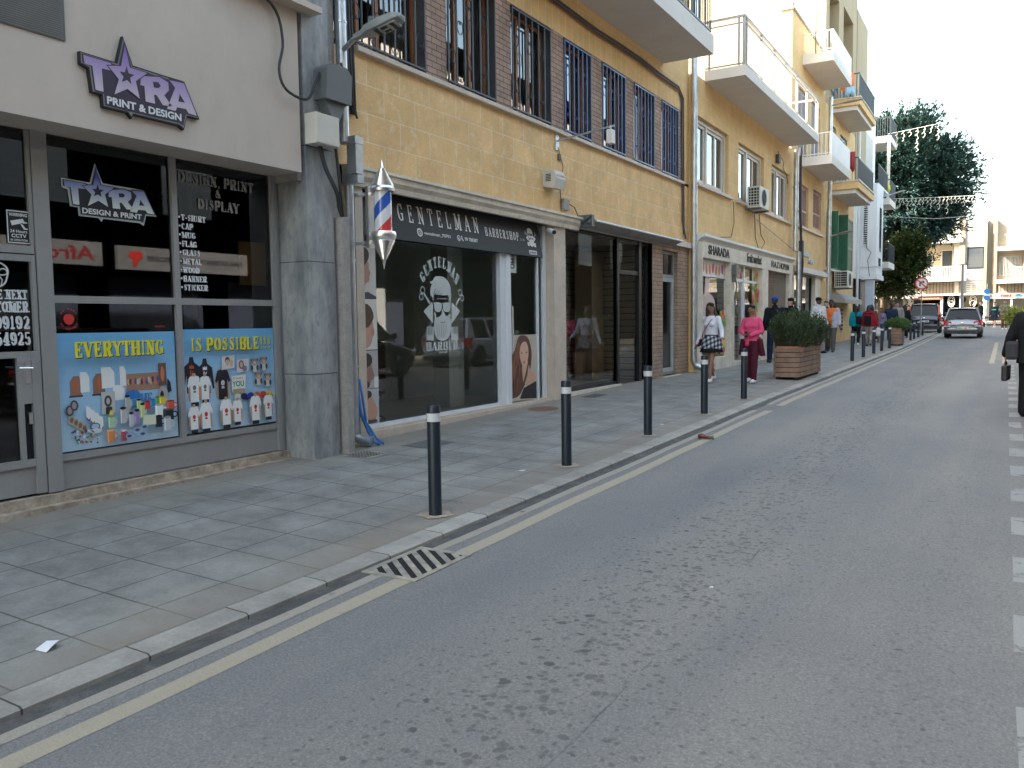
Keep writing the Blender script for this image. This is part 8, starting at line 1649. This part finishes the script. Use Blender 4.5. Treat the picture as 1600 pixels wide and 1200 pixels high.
    for s in (-1, 1): ball(b, H((s*.030, .086, 1.628)), (.012, .006, .006), 8); capsule(b, H((s*.018, .094, 1.652)), .0035, H((s*.048, .084, 1.655)), .003, 6)
    b.build('eye', M['signblack'], t)
    if extras: extras(t)
    t.location = loc; t.rotation_euler = (0, 0, rz); t.scale = (k, k, k); return t
def pl_(x, y, right=False): return (x, y, (zr(y) if right else zp(x, y))+.004)
def box_part(t, name, m, x0, x1, y0, y1, z0, z1, bv=.015):
    b = MB(); b.box(x0, x1, y0, y1, z0, z1); return b.build(name, m, t, bevel=bv)
white_top = cl('white_jersey', (.66, .67, .74), .06); pink_top = cl('pink_jersey', (.68, .09, .20), .12); maroon = cl('maroon_cloth', (.075, .012, .026)); blackc = cl('black_cloth', (.010, .011, .014)); navyc = cl('navy_cloth', (.018, .028, .06)); greyc = cl('grey_cloth', (.13, .12, .12)); olive = cl('olive_grey_cloth', (.10, .095, .08)); teal = cl('teal_cloth', (.0, .26, .34)); redj = cl('dark_red_jacket', (.25, .015, .03)); orangec = cl('orange_tshirt', (.72, .16, .04)); lilacg = cl('pale_grey_shirt', (.42, .42, .50)); whitec = cl('white_hoodie_cloth', (.60, .60, .62)); jeans = cl('denim', (.06, .09, .17)); whiteshoe = plain('white_shoe', (.72, .72, .72), .6); darkshoe = plain('dark_shoe', (.03, .03, .032), .6); brownc = cl('brown_cloth', (.12, .06, .04)); camo = mat('camouflage_cloth', (.12, .11, .07), .9, var=.7, scale=16, c2=(.32, .30, .20)); greige = cl('beige_grey_cloth', (.28, .25, .24))
def plaid():
    m, nt, b = newmat('black_white_plaid'); tc = nt.nodes.new('ShaderNodeTexCoord').outputs['Object']; s = nt.nodes.new('ShaderNodeSeparateXYZ'); nt.links.new(tc, s.inputs[0])
    def wv(sock_a, k, k2=None):
        a = N(nt, 'ShaderNodeMath', operation='MULTIPLY'); nt.links.new(sock_a, a.inputs[0]); a.inputs[1].default_value = k; f = N(nt, 'ShaderNodeMath', operation='FRACT'); nt.links.new(a.outputs[0], f.inputs[0]); g = N(nt, 'ShaderNodeMath', operation='GREATER_THAN'); nt.links.new(f.outputs[0], g.inputs[0]); g.inputs[1].default_value = .5; return g.outputs[0]
    sm = N(nt, 'ShaderNodeMath', operation='ADD'); nt.links.new(s.outputs[0], sm.inputs[0]); nt.links.new(s.outputs[1], sm.inputs[1])
    d2 = N(nt, 'ShaderNodeMath', operation='MULTIPLY_ADD'); nt.links.new(s.outputs[0], d2.inputs[0]); d2.inputs[1].default_value = .5; nt.links.new(s.outputs[2], d2.inputs[2])
    a = wv(sm.outputs[0], 9.5); c = wv(d2.outputs[0], 9.5); ad = N(nt, 'ShaderNodeMath', operation='ADD'); nt.links.new(a, ad.inputs[0]); nt.links.new(c, ad.inputs[1]); hf = N(nt, 'ShaderNodeMath', operation='MULTIPLY'); nt.links.new(ad.outputs[0], hf.inputs[0]); hf.inputs[1].default_value = .5
    col = ramp(nt, hf.outputs[0], [(0, (.52, .52, .52)), (.5, (.13, .15, .19)), (1, (.014, .017, .028))])
    for e in nt.nodes:
        if e.type == 'VALTORGB': e.color_ramp.interpolation = 'CONSTANT'; e.color_ramp.elements[1].position = .3; e.color_ramp.elements[2].position = .8
    nt.links.new(col, b.inputs['Base Color']); b.inputs['Roughness'].default_value = .9; return m
PLAID = plaid()
def ex_white(t):
    b = MB(); loft(b, [((0, 0, 1.03), .155, .12), ((0, 0, .98), .178, .15), ((.0, -.02, .86), .235, .20), ((.03, -.03, .74), .285, .235)], 26); loft(b, [((-.16, .0, .98), .06, .10), ((-.2, 0, .72), .07, .09)], 12); loft(b, [((.15, -.08, .98), .06, .10), ((.24, -.12, .60), .08, .06)], 12)
    fuse(b, 'tied_shirt', PLAID, t, .014, 3)
    b = MB(); b.tube([(-.10, -.10, 1.44), (-.13, .02, 1.45), (-.06, .11, 1.36), (.03, .155, 1.22), (.13, .135, 1.08), (.20, .04, .99), (.22, -.05, .93)], .011, 6); b.build('bag_strap', plain('brown_pink_strap', (.30, .12, .11), .6), t)
    box_part(t, 'handbag', maroon, .25, .33, -.14, .06, .78, .95)
    b = MB(); loft(b, [((0, 0, 1.045), .150, .117), ((0, 0, 1.02), .156, .122)], 24); b.build('belt', M['signblack'], t)
ex_sc = .0
person('woman in a long-sleeved white top with a checked shirt tied round her waist', pl_(-5.17, 16.75), pi-.25, 1.61, 'mm', white_top, blackc, whiteshoe, 'bob', True, .75, (((-.25, .0, 1.14), (-.36, .17, .98), (-.8, .6, -.1)), ((.24, -.02, 1.12), (.33, .06, .86), (.15, .1, -1))), .9, 'crop', 'skirt', 1.04, None, ex_white)
def ex_pink(t):
    b = MB(); loft(b, [((-.0, -.03, 1.02), .175, .14), ((0, -.05, .90), .21, .17), ((0, -.06, .72), .235, .16)], 24); loft(b, [((-.19, .02, .98), .06, .08), ((-.245, .0, .60), .075, .05)], 12); loft(b, [((.19, .02, .98), .06, .08), ((.24, .0, .62), .07, .05)], 12); fuse(b, 'tied_jacket', maroon, t, .014, 3)
    b = MB(); capsule(b, (.02, .21, .93), .045, (.02, .215, .86), .05); fuse(b, 'wallet_charm', cl('pink_wallet', (.55, .06, .14)), t, .012, 2)
    box_part(t, 'phone', M['signblack'], -.0, .075, .23, .245, 1.02, 1.15, .004)
person('woman in a pink top and maroon trousers holding a phone at her chest', pl_(-4.45, 17.15), pi-.15, 1.58, 'mm', pink_top, maroon, whiteshoe, 'pony', True, .35, (((-.24, .02, 1.14), (-.04, .20, 1.06), (1, .25, .1)), ((.24, .03, 1.14), (.06, .22, 1.07), (-.9, .3, .25))), .85, 'long', 'trousers', 1.1, None, ex_pink)
person('man in black jacket and bright blue cap with his back near the shutter', pl_(-5.50, 23.6), .55, 1.80, 'mm', blackc, navyc, darkshoe, 'short', False, .35, (((-.26, -.04, 1.12), (-.27, .10, .88), (0, .2, -1)), (0, 0, 0)), -.3, 'jacket', 'trousers', 1.05, (cl('royal_blue_cap', (.01, .05, .42)), 'cap'))
person('man in a black beanie just behind the blue cap', pl_(-5.55, 25.8), 2.6, 1.80, 'l', blackc, jeans, darkshoe, 'short', False, .2, ((0, 0, 0), (0, 0, 0)), -.4, 'jacket', 'trousers', 1.05, (blackc, 'beanie'))
person('man in a white hoodie and black cap behind the long planter', pl_(-5.45, 29.6), pi+.9, 1.86, 'd', whitec, greige, darkshoe, 'none', False, .3, ((0, 0, 0), (0, 0, 0)), 0, 'jacket', 'trousers', 1.1, (blackc, 'cap'))
person('young man in dark jacket between the white hoodie and the orange shirt', pl_(-5.55, 31.6), pi-.3, 1.76, 'l', blackc, greige, darkshoe, 'short', False, .3, ((0, 0, 0), (0, 0, 0)), .3, 'jacket', 'trousers', 1.0)
def ex_orange(t):
    b = MB(); torsoR = [((-.10, .0, .80), .125, .17), ((-.10, 0, 1.0), .12, .155), ((-.10, 0, 1.2), .125, .15), ((-.09, -.01, 1.36), .13, .13)]; loft(b, torsoR); capsule(b, (-.19, 0, 1.395), .075, (-.255, -.02, 1.13), .065); capsule(b, (-.255, -.02, 1.13), .062, (-.28, .06, .92), .052); fuse(b, 'open_shirt', lilacg, t, .014, 3)
person('man in an orange t-shirt with an open pale grey shirt walking this way', pl_(-5.21, 30.6), pi, 1.80, 'd', orangec, olive, darkshoe, 'short', False, .5, (((-.255, -.02, 1.13), (-.28, .08, .89), (0, .1, -1)), (0, 0, 0)), 0, 'short', 'trousers', 1.15, None, ex_orange)
def backpack(m): return lambda t: (box_part(t, 'backpack', m, -.14, .15, -.32, -.15, .95, 1.36, .06), None)[1]
person('woman in a teal jacket with long black hair and a dark backpack', pl_(-5.22, 36.3), .1, 1.60, 'l', teal, blackc, whiteshoe, 'long', True, .5, ((0, 0, 0), (0, 0, 0)), 0, 'jacket', 'trousers', 1.1, None, lambda t: box_part(t, 'backpack', blackc, .0, .24, -.33, -.15, .92, 1.28, .06))
def ex_red(t):
    box_part(t, 'backpack', blackc, -.15, .13, -.33, -.15, .90, 1.30, .06); b = MB(); capsule(b, (.36, .05, .70), .10, (.36, .05, .52), .12); fuse(b, 'shopping_bag', whitec, t, .016, 2); b = MB(); capsule(b, (-.1, -.08, 1.44), .07, (.1, -.08, 1.44), .07); capsule(b, (-.12, -.12, 1.42), .06, (.12, -.12, 1.42), .06); fuse(b, 'hood', redj, t, .014, 2)
person('woman in a dark red jacket with a black backpack carrying a white bag', pl_(-4.71, 36.1), -.05, 1.62, 'l', redj, greige, darkshoe, 'bob', True, .45, (((-.25, 0, 1.13), (-.30, .05, .90), (0, 0, -1)), ((.25, 0, 1.13), (.33, .05, .88), (0, 0, -1))), 0, 'jacket', 'trousers', 1.2, None, ex_red)
person('white-haired person in a light top beyond the red jacket', pl_(-5.0, 41.0), pi-.2, 1.68, 'l', whitec, jeans, whiteshoe, 'short', False, .4, ((0, 0, 0), (0, 0, 0)), 0, 'long', 'trousers', 1.1, hairm=plain('white_hair', (.55, .52, .48), .7))
person('woman in a floral red and blue top beside the tall wooden pole', pl_(-4.75, 40.2), pi+.2, 1.50, 'mm', mat('floral_cloth', (.30, .06, .07), .85, var=.7, scale=22, c2=(.25, .28, .45)), jeans, darkshoe, 'bob', True, .2, ((0, 0, 0), (0, 0, 0)), .3, 'long', 'trousers', 1.05)
person('broad person in a navy coat standing behind the small planter', pl_(-4.60, 42.6), .3, 1.72, 'l', navyc, jeans, darkshoe, 'short', False, .1, ((0, 0, 0), (0, 0, 0)), 0, 'coat', 'trousers', 1.4, hairm=cl('auburn_hair', (.10, .03, .02)), coat_len=.70)
person('pale-faced person looking over the shoulder of the navy coat', pl_(-4.55, 44.6), pi, 1.76, 'l', greige, jeans, darkshoe, 'short', False, .2, ((0, 0, 0), (0, 0, 0)), .2, 'jacket', 'trousers', 1.05)
person('dark-haired woman in black right of the navy coat', pl_(-4.30, 45.6), .2, 1.62, 'l', blackc, blackc, darkshoe, 'long', True, .2, ((0, 0, 0), (0, 0, 0)), 0, 'coat', 'trousers', 1.15)
person('person in a brown jacket and white shoes between planter and dark car', pl_(-4.42, 46.2), -.5, 1.58, 'mm', brownc, blackc, whiteshoe, 'short', False, .9, (((-.26, .02, 1.14), (-.20, .2, 1.0), (.4, 1, .1)), ((.28, .0, 1.14), (.34, .16, 1.0), (.2, 1, .1))), .2, 'jacket', 'trousers', 1.15, hairm=cl('reddish_hair', (.20, .04, .03)))
person('second woman with dark hair close behind the red jacket', pl_(-4.95, 38.6), .1, 1.64, 'l', brownc, greyc, darkshoe, 'long', True, .3, ((0, 0, 0), (0, 0, 0)), 0, 'jacket', 'trousers', 1.0)
person('person in a camouflage jacket standing alone on the far side of the crossing', pl_(-.05, 61.3, True), pi, 1.82, 'mm', camo, brownc, whiteshoe, 'short', False, .15, (((-.28, .02, 1.15), (-.12, .2, 1.08), (1, .3, .1)), ((.28, .02, 1.15), (.12, .2, 1.08), (-1, .3, .1))), 0, 'jacket', 'trousers', 1.2)
person('walker in navy with a bright green chest stripe right of the silver car', pl_(-.62, 64.5, True), pi-.5, 1.70, 'l', navyc, navyc, whiteshoe, 'short', False, .7, ((0, 0, 0), (0, 0, 0)), 0, 'long', 'shorts', 1.1, None, lambda t: box_part(t, 'chest_stripe', plain('neon_green', (.08, .6, .15), .6), -.15, .15, .10, .14, 1.20, 1.26, .01))
person('dark-haired man whose head shows over the silver car roof, left one', pl_(-2.05, 66.2, True), 1.4, 1.74, 'mm', blackc, blackc, darkshoe, 'short', False, .5, ((0, 0, 0), (0, 0, 0)), 0, 'long', 'trousers', 1.15)
person('dark-haired man whose head shows over the silver car roof, right one', pl_(-1.45, 65.6, True), 1.5, 1.78, 'l', blackc, blackc, darkshoe, 'short', False, .5, ((0, 0, 0), (0, 0, 0)), 0, 'long', 'trousers', 1.15)
def ex_black(t):
    box_part(t, 'shoulder_bag', cl('charcoal_quilt', (.045, .045, .055)), -.36, -.20, -.14, .16, .80, 1.06, .04)
    box_part(t, 'document_case', plain('case_black', (.012, .012, .014), .5), -.40, -.32, -.16, .26, .50, .72, .02); b = MB(); b.tube([(-.36, -.06, .71), (-.365, -.04, .765), (-.365, .10, .765), (-.36, .14, .71)], .010, 6); b.build('case_handle', M['signblack'], t)
person('person in a long black outfit at the right edge holding a black case', pl_(.375, 13.5, True), -.1, 1.70, 'l', blackc, blackc, darkshoe, 'short', False, .15, (((-.30, -.02, 1.13), (-.365, .03, .87), (0, .05, -1)), (0, 0, 0)), 0, 'coat', 'wide', 1.15, None, ex_black, coat_len=.75)
b = MB(); b.tube([(-4.72, 39.2, zp(-4.7, 39)), (-4.72, 39.2, zp(-4.7, 39)+1.9)], .05, 8); o = b.build('wooden_post', M['wood'], org=(-4.72, 39.2, .6)); tag(o, 'tall slim brown post standing among the pedestrians', 'post')
